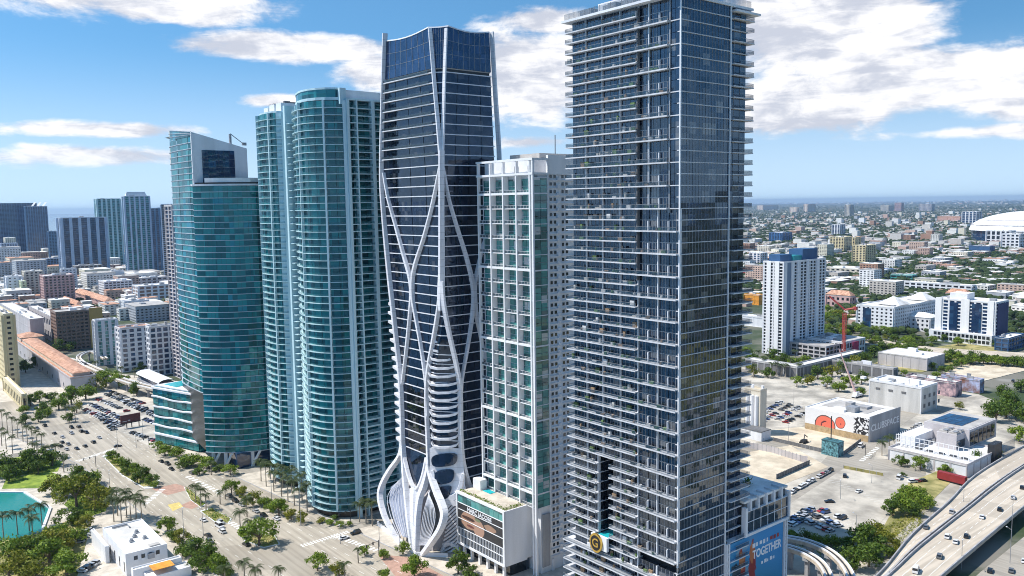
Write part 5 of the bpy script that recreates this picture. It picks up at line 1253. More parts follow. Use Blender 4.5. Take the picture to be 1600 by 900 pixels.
# roadside hoarding in the left lot
th = T('billboard_sign', 'dark maroon roadside billboard on posts in the left parking lot', 'billboard', tuple(G(206, 672)))
a, b = G(189, 672), G(220, 666); d = b-a; Ln = np.linalg.norm(d[:2]); rz = math.atan2(d[1], d[0]); c = (a+b)/2
m = MB(); m.box(c[0]-Ln/2, c[0]+Ln/2, c[1]-.3, c[1]+.3, 4.2, 9.4, 0, rz); m.build('panel', maroon, th)
m = MB(); m.box(c[0]-Ln/2, c[0]+Ln/2, c[1]-.5, c[1]+.5, 3.6, 4.2, 0, rz); m.build('catwalk', darkm, th)
for s_ in (.3, .55, .92): p = a+d*s_; cube(th, 'post', darkm, p[0]-.25, p[0]+.25, p[1]-.25, p[1]+.25, .4, 3.6)
for (s0, s1, z0_, z1_) in ((.1, .3, 5.0, 5.5), (.36, .48, 5.1, 5.9)):
    p0, p1 = a+d*s0, a+d*s1; cc = (p0+p1)/2; w = np.linalg.norm((p1-p0)[:2]); m = MB(); m.box(cc[0]-w/2, cc[0]+w/2, cc[1]-.45, cc[1]-.3, z0_, z1_, 0, rz); m.build('print_stroke', lav, th)

# --- waterfront cafe, lower left
def cafe():
    th = T('cafe_building', 'white flat-roofed waterfront building with rooftop fans at the bottom left', 'building', tuple(G(215, 870)))
    a = G(198, 896, 0); A = G(196, 888); x0, y0 = A[0], A[1]
    def vol(n, pl, pr, corner, topy, h):
        C = G(corner[0], corner[1], h); y1 = PX(pl, corner[1], C[0])[1]; x1 = PY(pr, corner[1], C[1])[0]
        cube(th, n, white, C[0], x1, C[1], y1, .3, h); cube(th, 'roof', roofw, C[0]+.35, x1-.35, C[1]+.35, y1-.35, h-.02, h+.03)
        m = MB(); e = .35
        for b in ((C[0], x1, C[1], C[1]+e), (C[0], x1, y1-e, y1), (C[0], C[0]+e, C[1]+e, y1-e), (x1-e, x1, C[1]+e, y1-e)): m.box(*b, h, h+.5)
        m.build('parapet', white, th); return C, x1, y1
    C, x1, y1 = vol('main_wall', 163, 262, (196, 868), 0, 9.0)
    for i, s in enumerate((.35, .5, .62, .68)):
        cx, cy = C[0]+(x1-C[0])*s, C[1]+(y1-C[1])*(.35+.12*(i % 3)); m = MB(); m.box(cx-.8, cx+.8, cy-.8, cy+.8, 9.0, 9.7); m.tube([(cx, cy, 9.7), (cx, cy, 10.5)], .6, 10); m.build('roof_fan', greym, th)
    w = Acc(th, 'window', g_dark)
    for j in range(4): yy = C[1]+2+(y1-C[1])*j/5; w.add(C[0]-.1, C[0]+.1, yy, yy+1.2, 1.5, 5.5)
    w.flush()
    C2, x2, y2 = vol('side_wall', 144, 170, (164, 856), 0, 7.0)
    C3, x3, y3 = vol('wing_wall', 205, 285, (208, 893), 0, 5.5); C4, x4, y4 = vol('wing_wall', 225, 300, (232, 905), 0, 3.6)
    m = MB(); q = G(240, 886, 6.2); m.box(q[0]-1, q[0]+7, q[1]-3, q[1]+3, 5.9, 6.1); m.build('awning', orangem, th)
    for i in range(4): xx = C[0]+3+i*(x1-C[0]-6)/3.5; cube(th, 'window', g_dark, xx, xx+1.4, C[1]-.08, C[1]+.1, 6.2, 7.8)
    m = MB(); m.tube([(C[0]+3, y1-3, 9.5), (C[0]+9, y1-3, 9.5), (C[0]+9, y1-7, 9.5)], .35, 6); m.build('roof_duct', greym, th)
    cube(th, 'door', darkm, C[0]-.1, C[0]+.1, y1-3.4, y1-1.6, .4, 3.4); cube(th, 'roof_curb', roofg, x1-6, x1-2, C[1]+2, C[1]+4.5, 9.0, 9.5)
    q = G(232, 872, 6); cube(th, 'air_conditioner', greym, q[0], q[0]+2.5, q[1], q[1]+2.2, 5.5, 7.5)
cafe()
# ------------------------------------------------------------------ west side, right of the dark tower
# white residential tower with blue roof rooms
q = bpx((1222, 556), 1193, 1287, 411)
th = block('residential_tower', 'white and blue-grey residential tower with blue roof rooms and a podium', 'tower', q['x0'], q['x1'], q['y0'], q['y1'], q['z1'], white2, g_dark, fh=3.0, bay=5.2, band=.30, pier=.30, out=.7, limit=250)
x0, x1, y0, y1, z1 = q['x0'], q['x1'], q['y0'], q['y1'], q['z1']
cube(th, 'roof_room', bluer, x0+3, x0+22, y0+6, y1-3, z1+.3, z1+7); cube(th, 'roof_room', bluer, x1-34, x1-8, y0+3, y1-3, z1+.3, z1+11); cube(th, 'roof_room', M('teal_room', (.02, .25, .28), .6), x1-48, x1-34, y0+4, y1-6, z1+.3, z1+5.5)
for f in (.0, .16, .30, .52, .78): a = x0+(x1-x0)*f; cube(th, 'corner_pier', white2, a, a+4.0, y0-1.2, y0-.65, 0, z1+1.0)
cube(th, 'recess_wall', M('blue_grey_wall', (.17, .23, .32), .7, .1, .1, True), x0+(x1-x0)*.06, x0+(x1-x0)*.15, y0-1.0, y0-.66, 0, z1)
for f in (.2, .62): a = y0+(y1-y0)*f; cube(th, 'corner_pier', white, x0-1.2, x0-.7, a, a+4.5, 0, z1+1)
B('podium_building', 'dark stepped garage podium in front of the white residential tower', 'building', (1290, 562), 1228, 1348, 543, lav, g_dark, fh=4, bay=6, band=.3, pier=.2, out=.6, roof=roofg)
B('podium_building', 'white arcaded podium end with red netting below the tower crane', 'building', (1318, 558), 1262, 1350, 536, white2, g_dark, fh=7, bay=4.5, band=.3, pier=.25, out=.6, roof=roofg)
q = G(1330, 556); m = MB(); m.box(q[0], q[0]+10, q[1]-1.6, q[1]-1.2, 1, 13); o = m.build('safety_netting', M('red_netting', (.5, .05, .12), .8)); lab(o, 'red construction netting hung on the podium end', 'netting')
# white hip-roofed campus and twin slab condominium
for i, (c, l, r_, t, la, hp) in enumerate((((1395, 521), 1339, 1470, 482, 'white hospital block with many small windows, right of the pink building', 0), ((1452, 519), 1396, 1468, 499, 'low white pavilion with a pale hipped roof below the hospital block', 1))):
    th = B('hospital_building', la, 'building', c, l, r_, t, white2, g_dark, fh=4, bay=5, band=.5, pier=.55, out=.4); q = bpx(c, l, r_, t)
    if hp: hip(th, q['x0']-1, q['x1']+1, q['y0']-1, q['y1']+1, q['z1']+1.4, 4, roofw, 'hip_roof')
    else:
        cube(th, 'stair_window', g_blue, q['x0']-.7, q['x0']-.4, q['y1']-16, q['y1']-7, 3, q['z1']-2)
        for f in (.15, .72): a = q['x0']+(q['x1']-q['x0'])*f; hip(th, a, a+26, q['y0']+2, q['y0']+28, q['z1']+1.3, 8, roofw, 'hip_roof')
q = bpx((1553, 541), 1462, 1573, 474)
th = block('condominium', 'white and navy twin-slab condominium with square windows, right of the hospital', 'building', q['x0'], q['x1'], q['y0'], q['y1'], q['z1'], white2, g_blue, fh=3.4, bay=6, band=.3, pier=.3, out=.5)
L = q['y1']-q['y0']
for f0, f1 in ((.02, .12), (.42, .56), (.90, 1.0)): cube(th, 'white_pier', white, q['x0']-1.4, q['x0']-.5, q['y0']+L*f0, q['y0']+L*f1, 0, q['z1']+2)
for f0, f1 in ((.62, .76), (.22, .38)): cube(th, 'dark_bay', g_blue, q['x0']-1.0, q['x0']-.5, q['y0']+L*f0, q['y0']+L*f1, 12, q['z1']-2)
cube(th, 'garage_base', white2, q['x0']-6, q['x0']-.6, q['y0'], q['y1']+4, 0, 11); w = Acc(th, 'garage_opening', g_dark)
for j in range(14):
    for k in range(2): a = q['y0']+2+(L-2)*j/14; w.add(q['x0']-6.2, q['x0']-5.9, a, a+L/14*.7, 2+k*4.5, 5+k*4.5)
w.flush(); cube(th, 'roof_room', white2, q['x0']+4, q['x1']-8, q['y0']+L*.5, q['y0']+L*.8, q['z1']+.3, q['z1']+7); cube(th, 'navy_end_wall', M('navy_wall', (.03, .04, .13), .6), q['x0']+3, q['x1'], q['y0']-1.0, q['y0']-.55, 3, q['z1']-1)
B('annex_building', 'small blue and white annex at the right foot of the condominium', 'building', (1575, 550), 1555, 1600, 530, bluer, g_blue, fh=4, bay=6, band=.3, pier=.2)
# nearer blocks
B('warehouse', 'white-roofed metal warehouse on the field', 'building', (1448, 580), 1372, 1475, 561, lav, lav, fh=9, bay=7, band=.08, pier=.1, out=.2, parapet=.4, units=2)
q = bpx((1438, 648), 1358, 1463, 608)
th = block('warehouse', 'tall windowless pale grey warehouse behind the mural club', 'building', q['x0'], q['x1'], q['y0'], q['y1'], q['z1'], white2, M('weathered_wall', (.55, .54, .52), .85, .2, .12, True), fh=20, bay=60, band=.02, pier=.02, out=.15)
w = Acc(th, 'wall_vent', dconcrete)
for j in range(3): a = q['y0']+10+j*9; w.add(q['x0']-.25, q['x0']-.05, a, a+3, q['z1']-5, q['z1']-3.6)
for j in range(4):
    for k in range(2): a = q['x0']+4+j*7; w.add(a, a+2.4, q['y0']-.25, q['y0']-.05, 4+k*6, 6.5+k*6)
w.flush()
for j in range(5): a = q['y0']+4+j*9; cube(th, 'roof_hatch', white, q['x0']+1, q['x0']+4, a, a+3, q['z1']+.3, q['z1']+2)
B('club_annex', 'low white-roofed annex with a dark mural wall behind the grey warehouse', 'building', (1492, 622), 1415, 1502, 600, M('mural_dark', (.05, .10, .20), .7, .6, .2, col2=(.45, .30, .30)), MATS['mural_dark'], fh=20, bay=40, band=.02, pier=.02, out=.1)
B('brick_building', 'rust-red painted low building beyond the mural annex', 'building', (1530, 615), 1470, 1537, 596, M('rust_mural', (.40, .16, .08), .8, .5, .2, col2=(.3, .35, .5)), MATS['rust_mural'], fh=20, bay=40, band=.02, pier=.02, out=.1, roof=roofg)
B('shed_building', 'long dark flat-roofed shed behind the crane truck', 'building', (1395, 594), 1300, 1402, 578, concrete, dconcrete, fh=6, bay=8, band=.1, pier=.15, out=.2, roof=roofg)
q = bpx((1245, 592), 1165, 1348, 575)
th = block('garage_building', 'low dark L-shaped building with a pale roof edge below the white tower', 'building', q['x0'], q['x0']+9, q['y0'], q['y1'], q['z1'], concrete, dconcrete, fh=6, bay=6, band=.12, pier=.15, out=.3, units=0)
block('garage_building', '', 'building', q['x0']+9.8, q['x1'], q['y0'], q['y0']+9, q['z1'], concrete, dconcrete, fh=6, bay=6, band=.12, pier=.15, out=.3, units=0, th=th)
# old white tower beside the dark tower
q = bpx((1187, 682), 1163, 1197, 612)
th = block('stair_tower', 'narrow old cream tower with rounded ribs beside the dark residential tower', 'building', q['x0'], q['x1'], q['y0'], q['y1'], q['z1'], offwhite, offwhite, fh=40, bay=20, band=.02, pier=.02, out=.1, roof=sand)
for j in range(3): yy = q['y0']+2.5+j*(q['y1']-q['y0']-5)/2; m = MB(); m.tube([(q['x0'], yy, 2), (q['x0'], yy, q['z1']-3)], 1.3, 10); m.build('rib', white2, th)
cube(th, 'side_shed', white2, q['x0']-10, q['x0']-.5, q['y0']-8, q['y1'], 0, 6); cube(th, 'side_roof', dconcrete, q['x0']-10.3, q['x0']-.5, q['y0']-8.3, q['y1'], 6, 6.4)
# the mural club
q = bpx((1357, 692), 1258, 1405, 646)
q['z1'] = 13.5
th = block('club_building', 'white-roofed club building with painted red and black graffiti wall', 'building', q['x0'], q['x1'], q['y0'], q['y1'], q['z1'], white, white, fh=30, bay=90, band=.01, pier=.01, out=.1, units=4, parapet=.5)
cube(th, 'plinth_wall', M('tan_block', (.42, .31, .18), .9, .2, .5), q['x0']-.5, q['x0']-.05, q['y0'], q['y1'], 0, 4.2)
m, t, b, g = _new('graffiti_print')
p = g.outputs['Position']; sp = t.n('ShaderNodeSeparateXYZ'); t.link(p, sp.inputs[0]); LY = q['y1']-q['y0']
u = t.m('DIVIDE', t.m('SUBTRACT', q['y1'], sp.outputs[1]), LY); v = t.m('DIVIDE', t.m('SUBTRACT', sp.outputs[2], 4.2), q['z1']-4.2)
n2 = t.noise(t.vm('MULTIPLY', p, (.5,)*3), 1, 2, .5); nk = t.noise(t.vm('MULTIPLY', p, (.38,)*3), 1, 1.5, .5)
def el_(cx, cz, rx, rz_, k=.15):
    dx = t.m('DIVIDE', t.m('SUBTRACT', u, cx), rx); dz = t.m('DIVIDE', t.m('SUBTRACT', v, cz), rz_)
    return t.m('ADD', t.m('SQRT', t.m('ADD', t.m('MULTIPLY', dx, dx), t.m('MULTIPLY', dz, dz))), t.m('MULTIPLY', t.m('SUBTRACT', n2, .5), k))
c = (.74, .74, .75, 1)
for e in (el_(.33, .12, .155, .62), el_(.57, .48, .075, .36)):
    c = t.mix(t.ss(e, 1.1, 1.04), c, (.06, .04, .04, 1)); c = t.mix(t.ss(e, 1.0, .94), c, (.75, .16, .10, 1)); c = t.mix(t.m('MULTIPLY', t.ss(e, .5, .4), t.ss(nk, .52, .56)), c, (.08, .02, .03, 1))
bl = t.m('MULTIPLY', t.ss(u, .76, .80), t.ss(t.m('ABSOLUTE', t.m('SUBTRACT', nk, .5)), .075, .055)); c = t.mix(bl, c, (.02, .02, .025, 1))
t.link(c, b.inputs['Base Color']); b.inputs['Roughness'].default_value = .8
cube(th, 'painted_wall', m, q['x0']-.45, q['x0']-.06, q['y0'], q['y1'], 4.2, q['z1']+.9)
s = cube(th, 'sign_wall', concrete, q['x0'], q['x1'], q['y0']-.5, q['y0']-.08, 0, q['z1']+2.2)
lettering(s, 'sign_lettering', 'CLUBSPACE', 5.6, white, ((q['x0']+q['x1'])/2, q['y0']-.52, 8.2), 'N', .03, .1, 1.15)
cube(th, 'grey_roof_patch', roofg, q['x0']+12, q['x1']-4, q['y0']+8, q['y1']-4, q['z1']+.32, q['z1']+.5)
# modern white building with screened terraces
q = bpx((1510, 748), 1388, 1562, 712); q['z1'] = 6.5
th = block('modern_building', 'modern white building with gridded screens and sawtooth roof units by the expressway', 'building', q['x0'], q['x1'], q['y0'], q['y1'], q['z1'], lav, white2, fh=6.5, bay=8, band=.08, pier=.1, out=.2, units=0)
x0, x1, y0, y1 = q['x0']+8, q['x1'], q['y0'], q['y1']; L = y1-y0
A = Acc(th, 'screen_bar', white); 
for j in range(17): a = y0+L*j/16; A.add(x0-.15, x0+.15, a-.14, a+.14, 6.5, 13.5)
for z in (8.8, 11.1, 13.4): A.add(x0-.12, x0+.12, y0, y1, z-.14, z+.14)
for j in range(15): a = x0+(x1-x0)*j/14; A.add(a-.14, a+.14, y1-.15, y1+.15, 6.5, 13.5)
for j in range(9): a = x0+24+(x1-x0-24)*j/8; A.add(a-.14, a+.14, y0-.15, y0+.15, 6.5, 12)
A.flush()
cube(th, 'upper_wall', white2, x0+3, x1-4, y1-9, y1-1, 6.6, 13.2); cube(th, 'upper_wall', lav, x0+14, x1+18, y0+L*.36, y0+L*.62, 6.6, 15.5); cube(th, 'upper_wall', lav, x1-10, x1+26, y0+L*.30, y1-4, 6.6, 17)
sw = Acc(th, 'roof_light', roofg); sl_ = Acc(th, 'roof_louvre', greym)
for i in range(6):
    for j in range(2): a, c_ = x0+15+i*5.5, y0+L*.37+j*L*.125; sw.add(a, a+4.6, c_, c_+L*.11, 15.5, 16.4+i*.1); sl_.add(a+.5, a+4, c_+.4, c_+L*.06, 16.6, 16.9)
cube(th, 'roof_patch', roofg, x1-9, x1+25, y0+L*.32, y1-5, 17.0, 17.15)
for i in range(7): cube(th, 'air_handler', greym, x0+4+i*5, x0+7+i*5, y0+L*.72, y0+L*.72+4, 6.8, 9.0)
for i in range(5): cube(th, 'terrace_planter', dconcrete, x0+2, x0+4, y0+4+i*6, y0+7+i*6, 6.8, 7.6)
sw.flush(); sl_.flush(); pn = Acc(th, 'window_pane', g_dark)
for i in range(10): a = x0+14.5+i*3.6; pn.add(a, a+3.2, y0+L*.36-.25, y0+L*.36+.05, 8, 12)
for i in range(6): a = x1-9+i*5.5; pn.add(a, a+4.5, y0+L*.30-.25, y0+L*.30+.05, 8, 15.5)
pn.flush()
sp_ = Acc(th, 'solar_panel', g_blue)
for i in range(5):
    for j in range(4): a, c_ = x1-5+i*4.6, y0+L*.45+j*4.2; sp_.add(a, a+4.3, c_, c_+3.9, 17.2, 17.45)
sp_.flush(); cube(th, 'entrance_block', darkm, x1-12, x1-2, y0-1.5, y0+2, 0, 12); cube(th, 'glass_screen', rail_b, x1-2, x1+14, y0-2, y0-1.8, .4, 11)
# red trailer
a, b = G(1466, 750), G(1509, 761); th = T('trailer', 'dark red box trailer parked beside the expressway ramp', 'trailer', tuple((a+b)/2))
d = b-a; Ln = np.linalg.norm(d[:2]); rz = math.atan2(d[1], d[0]); c = (a+b)/2
m = MB(); m.box(c[0]-Ln/2, c[0]+Ln/2, c[1]-1.3, c[1]+1.3, 1.3, 5.0, 0, rz); m.build('box', redm, th)
m = MB(); m.box(c[0]-Ln/2+.2, c[0]+Ln/2-.2, c[1]-1.0, c[1]+1.0, 1.0, 1.3, 0, rz); m.build('chassis', darkm, th)
for s_ in (.12, .2, .85): p = a+d*s_; m = MB(); m.tube([p+[0, -1.2, .9], p+[0, 1.2, .9]], .5, 10); m.build('wheel', tyre, th)
# painted container kiosk in the fenced yard
q = G(1299, 712); th = T('container_kiosk', 'blue-green painted cube kiosk in the fenced yard', 'kiosk', tuple(q))
cube(th, 'body', M('painted_kiosk', (.03, .10, .13), .6, .7, .9, col2=(.10, .24, .27)), q[0]-2, q[0]+4, q[1]-5, q[1]+5, .4, 8.6); cube(th, 'roof', M('kiosk_roof', (.05, .14, .16), .6, .5, .6), q[0]-2.2, q[0]+4.2, q[1]-5.2, q[1]+5.2, 8.6, 8.9)
cube(th, 'pole', darkm, q[0]+2, q[0]+2.4, q[1]+1.5, q[1]+1.9, 8.9, 22)
q = G(1256, 693); th = T('yard_machine', 'small dark machine standing alone on the sandy yard', 'machine', tuple(q))
m = MB(); m.box(q[0]-2, q[0]+2, q[1]-1.2, q[1]+1.2, .9, 2.4); m.tube([q+[0, 0, 2.3], q+[1.5, .5, 5], q+[4.5, .5, 3]], .3, 6); m.build('body', darkm, th)
for s_ in (-1, 1): m = MB(); m.box(q[0]-2.4, q[0]+2.4, q[1]+s_*1.3-.4, q[1]+s_*1.3+.4, .4, 1.2); m.build('track', tyre, th)
# crane truck with its long boom, and the red tower crane
q = G(1337, 622); th = T('crane_truck', 'mobile crane with a long pale pink boom raised to the left', 'crane', tuple(q))
tip = PV(1311, 545, (q[0], q[1]), (q[0]-10, q[1]+30)); m = MB(); base = np.array([q[0], q[1], 3.5])
m.tube([base, base+(tip-base)*.5, tip], [1.0, .7, .4], 6); m.build('boom', M('boom_pink', (.62, .42, .40), .6), th)
m = MB(); m.box(q[0]-3, q[0]+9, q[1]-1.6, q[1]+1.6, 1.2, 2.4); m.box(q[0]-1.5, q[0]+2.5, q[1]-1.5, q[1]+1.5, 2.4, 4.6); m.build('chassis', white2, th)
for s_ in (-2, 1, 4, 7): m = MB(); m.tube([(q[0]+s_, q[1]-1.7, .9), (q[0]+s_, q[1]+1.7, .9)], .6, 10); m.build('wheel', tyre, th)
q = G(1318, 560); th = T('tower_crane', 'red lattice tower crane beside the white residential tower', 'crane', tuple(q)); ztop = ZAT(1316, 484, q[0], q[1])
m = MB()
for k in range(int(ztop/3)):
    z = k*3.0
    for (sx_, sy_) in ((-1, -1), (1, -1), (1, 1), (-1, 1)): m.box(q[0]+sx_*1.1-.25, q[0]+sx_*1.1+.25, q[1]+sy_*1.1-.25, q[1]+sy_*1.1+.25, z, z+3)
    m.add([(q[0]-1.1, q[1]-1.1, z), (q[0]-.8, q[1]-1.1, z), (q[0]+1.1, q[1]-1.1, z+3), (q[0]+.8, q[1]-1.1, z+3)], [(0, 1, 2, 3)]); m.add([(q[0]-1.1, q[1]+1.1, z), (q[0]-1.1, q[1]+.8, z), (q[0]-1.1, q[1]-1.1, z+3), (q[0]-1.1, q[1]-.8, z+3)], [(0, 1, 2, 3)])
m.build('mast', redmetal, th); m = MB(); m.tube([(q[0], q[1], ztop), (q[0]-6, q[1]+12, ztop+12)], .8, 5); m.build('jib', redmetal, th)
m = MB(); m.tube([(q[0], q[1], ztop), (q[0]+4, q[1]-8, ztop+2)], .9, 5); m.box(q[0]+3, q[0]+6, q[1]-9, q[1]-6, ztop, ztop+3); m.build('counter_jib', redmetal, th)
# fences and walls
def fence(name, pts, h, mat, label, step=2.5, cat='fence'):
    P = [G(*p) for p in pts]; th = T(name, label, cat, tuple(P[0])); A = Acc(th, 'fence_panel', mat); Bp = Acc(th, 'fence_post', greym, 150)
    for a, b in zip(P[:-1], P[1:]):
        d = b-a; Ln = np.linalg.norm(d[:2]); n = max(1, int(Ln/step)); rz = math.atan2(d[1], d[0])
        for i in range(n):
            c = a+d*(i+.5)/n; A.addc(c[0], c[1], .4+h/2, Ln/n*.94, .12, h, rz); e = a+d*i/n; Bp.addc(e[0], e[1], .4+h*.55, .22, .22, h*1.1, rz)
    A.flush(); Bp.flush()
fence('fence', [(1163, 700), (1205, 708), (1250, 722), (1262, 724)], 3.5, lav, 'pale panel fence along the sandy vacant lot')
fence('fence', [(1213, 750), (1265, 727)], 2.6, dconcrete, 'dark low fence at the right end of the vacant lot')
fence('fence', [(1208, 690), (1285, 708)], 2.2, dconcrete, 'dark fence along the street side of the fenced yard')
fence('fence', [(1318, 712), (1345, 692)], 2.2, dconcrete, 'short dark fence on the right side of the fenced yard')
fence('hedge_wall', [(1318, 733), (1380, 745)], 1.6, scrub, 'overgrown low wall along the upper edge of the right parking lot', 3, 'wall')
fence('hedge', [(262, 838), (300, 872), (352, 902)], 1.8, L_dark, 'clipped dark hedge between the white building and the boulevard', 2, 'hedge')
# expressway behind the white tower, far embankments
sheet('expressway', P2((1285, 531), (1360, 540), (1470, 555), (1600, 560), (1600, 553), (1470, 546), (1370, 532), (1285, 523)), 1.2, hwy)
sheet('expressway.001', P2((1287, 488), (1420, 494), (1610, 492), (1610, 488), (1420, 489), (1287, 484)), 1.2, hwy)
# ------------------------------------------------------------------ landmarks in the low city, then the sprawl itself
def stadium():
    a = G(1528, 366); R_ = 150; c = np.array(G(1622, 376)[:2]); s = dist(*c)/1300
    th = T('stadium', 'large white ribbed stadium dome at the right edge', 'stadium', (c[0], c[1], 0)); rx = 97*s; z0 = ZAT(1528, 358, *c); z1 = ZAT(1600, 329, *c)
    m = MB(); n, k = 40, 8
    for r_ in range(k+1):
        f = r_/k; rr = rx*math.cos(f*math.pi/2*.98); zz = z0+(z1-z0)*math.sin(f*math.pi/2)
        m.v += [(c[0]+rr*math.cos(2*math.pi*i/n), c[1]+rr*.8*math.sin(2*math.pi*i/n), zz) for i in range(n)]
    m.f = [(r_*n+i, r_*n+(i+1) % n, (r_+1)*n+(i+1) % n, (r_+1)*n+i) for r_ in range(k) for i in range(n)]; m.mi = [0]*len(m.f); m.build('dome', white, th, True)
    for f in (.28, .55):
        pts = [(c[0]+rx*math.cos(f)*1.004*math.cos(t), c[1]+rx*.8*math.cos(f)*1.004*math.sin(t), z0+(z1-z0)*math.sin(f)+.6) for t in np.linspace(0, 2*math.pi, 50)]
        m = MB(); m.tube(pts, 1.5, 5); m.build('dome_seam', lav, th)
    m = MB(); m.prism([(c[0]+rx*.97*math.cos(t), c[1]+rx*.77*math.sin(t)) for t in np.linspace(0, 2*math.pi, 36, endpoint=False)], 0, z0); m.build('bowl_wall', g_blue, th)
stadium()
LM = [('garage_building', 'white louvred garage in front of the stadium dome', (1578, 382), 1541, 1586, 361, white2, g_dark, dict(fh=14, bay=14, band=.2, pier=.35)),
      ('garage_building', 'white stepped block at the right edge below the dome', (1592, 390), 1565, 1610, 366, white2, g_dark, dict(fh=8, bay=12, band=.4, pier=.4)),
      ('low_building', 'long royal blue low building below the stadium', (1546, 397), 1514, 1554, 385, bluer, bluer, dict(fh=9, bay=20, band=.1, pier=.05)),
      ('glass_building', 'blue glass mid-rise standing left of the stadium', (1525, 350), 1503, 1533, 331, white2, g_blue, dict(fh=10, bay=20, band=.12, pier=.3)),
      ('apartment_tower', 'pale yellow apartment tower, nearest of the yellow group', (1352, 414), 1332, 1367, 384, yellowr, g_dark, dict(fh=4, bay=8, band=.35, pier=.45)),
      ('apartment_tower', 'yellow apartment slab behind the nearest yellow tower, left part', (1318, 396), 1297, 1330, 371, yellowr, g_dark, dict(fh=4, bay=8, band=.3, pier=.4)),
      ('apartment_tower', 'cream apartment tower between the two yellow towers', (1336, 394), 1326, 1344, 371, yellowr, g_dark, dict(fh=4, bay=8, band=.3, pier=.5)),
      ('office_building', 'blue glass office block above the white residential tower', (1222, 379), 1202, 1237, 364, M('blue_panel', (.04, .14, .34), .6), g_blue, dict(fh=5, bay=10, band=.15, pier=.3)),
      ('office_building', 'pale blue striped tower left of the yellow group', (1312, 369), 1300, 1320, 351, white2, g_blue, dict(fh=5, bay=12, band=.1, pier=.4)),
      ('school_building', 'long low grey school building beyond the expressway', (1518, 462), 1395, 1524, 447, white2, g_dark, dict(fh=5, bay=9, band=.4, pier=.3)),
      ('tiled_building', 'pink building with a red tiled roof behind the tower crane', (1328, 481), 1291, 1335, 464, pinkr, g_dark, dict(fh=6, bay=7, band=.5, pier=.5)),
      ('tiled_building', 'bright red roof behind the twin-slab condominium', (1512, 470), 1478, 1518, 461, pinkr, g_dark, dict(fh=6, bay=9, band=.5, pier=.5)),
      ('orange_building', 'orange tarpaulin-covered house between the dark and white towers', (1186, 477), 1163, 1194, 462, orangem, orangem, dict(fh=6, bay=9, band=.2, pier=.2)),
      ('low_building', 'white flat warehouse left of the white residential tower', (1192, 512), 1160, 1200, 497, white2, white2, dict(fh=8, bay=12, band=.1, pier=.1)),
      ('low_building', 'white slab and blue-striped block at the left of the right-hand view', (1188, 416), 1171, 1198, 396, white2, g_blue, dict(fh=5, bay=9, band=.2, pier=.4)),
      ('low_building', 'long pale school block right of the white tower top', (1378, 432), 1290, 1400, 423, offwhite, g_dark, dict(fh=5, bay=10, band=.5, pier=.4)),
      ('low_building', 'teal-fronted low market building', (1425, 440), 1392, 1432, 431, M('teal_front', (.05, .30, .30), .6), g_dark, dict(fh=5, bay=10, band=.4, pier=.1)),
      ('low_building', 'dark blue flat block beside the teal market', (1390, 430), 1378, 1396, 421, MATS['blue_panel'], g_blue, dict(fh=5, bay=10, band=.2, pier=.2)),
      ('low_building', 'red-brown roofed block between dark tower and white tower', (1184, 432), 1160, 1192, 422, redm, g_dark, dict(fh=5, bay=8, band=.5, pier=.3)),
      ('low_building', 'white building with pale red roof among trees at mid right', (1428, 392), 1408, 1432, 384, pinkr, g_dark, dict(fh=5, bay=8, band=.5, pier=.4)),
      ('far_building', 'wide terracotta and white estate on the horizon, left', (1192, 328), 1183, 1216, 321, offwhite, pinkr, dict(fh=14, bay=30, band=.3, pier=.5, roof=terracotta)),
      ('far_building', 'long terracotta and white estate on the horizon, middle', (1245, 331), 1234, 1290, 324, offwhite, pinkr, dict(fh=14, bay=34, band=.3, pier=.5, roof=terracotta)),
      ('far_building', 'short pale block beside the middle estate on the horizon', (1262, 331), 1256, 1274, 319, offwhite, pinkr, dict(fh=14, bay=34, band=.3, pier=.5, roof=terracotta)),
      ('far_building', 'white tower with red top standing on the horizon', (1328, 338), 1320, 1334, 320, offwhite, g_blue, dict(fh=9, bay=14, band=.3, pier=.4)),
      ('far_building', 'pale pink pair of towers on the horizon', (1408, 330), 1398, 1412, 317, pinkr, g_blue, dict(fh=9, bay=14, band=.3, pier=.4)),
      ('far_building', 'broad pale dome-like block on the horizon', (1388, 330), 1376, 1396, 321, offwhite, g_blue, dict(fh=9, bay=14, band=.3, pier=.4)),
      ('far_building', 'blue-white slab at the horizon right of the pink pair', (1455, 330), 1436, 1460, 319, lav, g_blue, dict(fh=9, bay=14, band=.3, pier=.4)),
      ('far_building', 'long red-roofed hall left of the glass mid-rise', (1500, 346), 1465, 1508, 338, terracotta, pinkr, dict(fh=9, bay=20, band=.5, pier=.2))]
taken = []
for n_, la, c, l, r_, t_, wl, gl, kw in LM:
    th = B(n_, la, 'building', c, l, r_, t_, wl, gl, limit=0, **kw); taken.append(bpx(c, l, r_, t_))
    q = taken[-1]
    if n_ == 'tiled_building': hip(th, q['x0']-1, q['x1']+1, q['y0']-1, q['y1']+1, q['z1']+1.4, 6, terracotta, 'tile_roof')

rs = np.random.RandomState(11)
WALLS = [(.72, .70, .66), (.62, .57, .48), (.58, .55, .52), (.74, .74, .75), (.50, .46, .42), (.55, .40, .33), (.40, .42, .46), (.66, .62, .50), (.34, .20, .14), (.70, .68, .66), (.52, .36, .30), (.78, .77, .74)]
W_mats = [M('house_wall_%d' % i, c, .85, .12, .1) for i, c in enumerate(WALLS)]
roof_is = island('sprawl_roofs', [(.74, .72, .70), (.55, .52, .48), (.42, .38, .35), (.66, .63, .60), (.80, .79, .77), (.36, .22, .16), (.50, .47, .45), (.60, .40, .32), (.70, .69, .66), (.30, .29, .28)])
wall_is = island('sprawl_walls', WALLS)
def inview(x, y, m=20):
    px, py = proj((x, y, 5)); return px, py
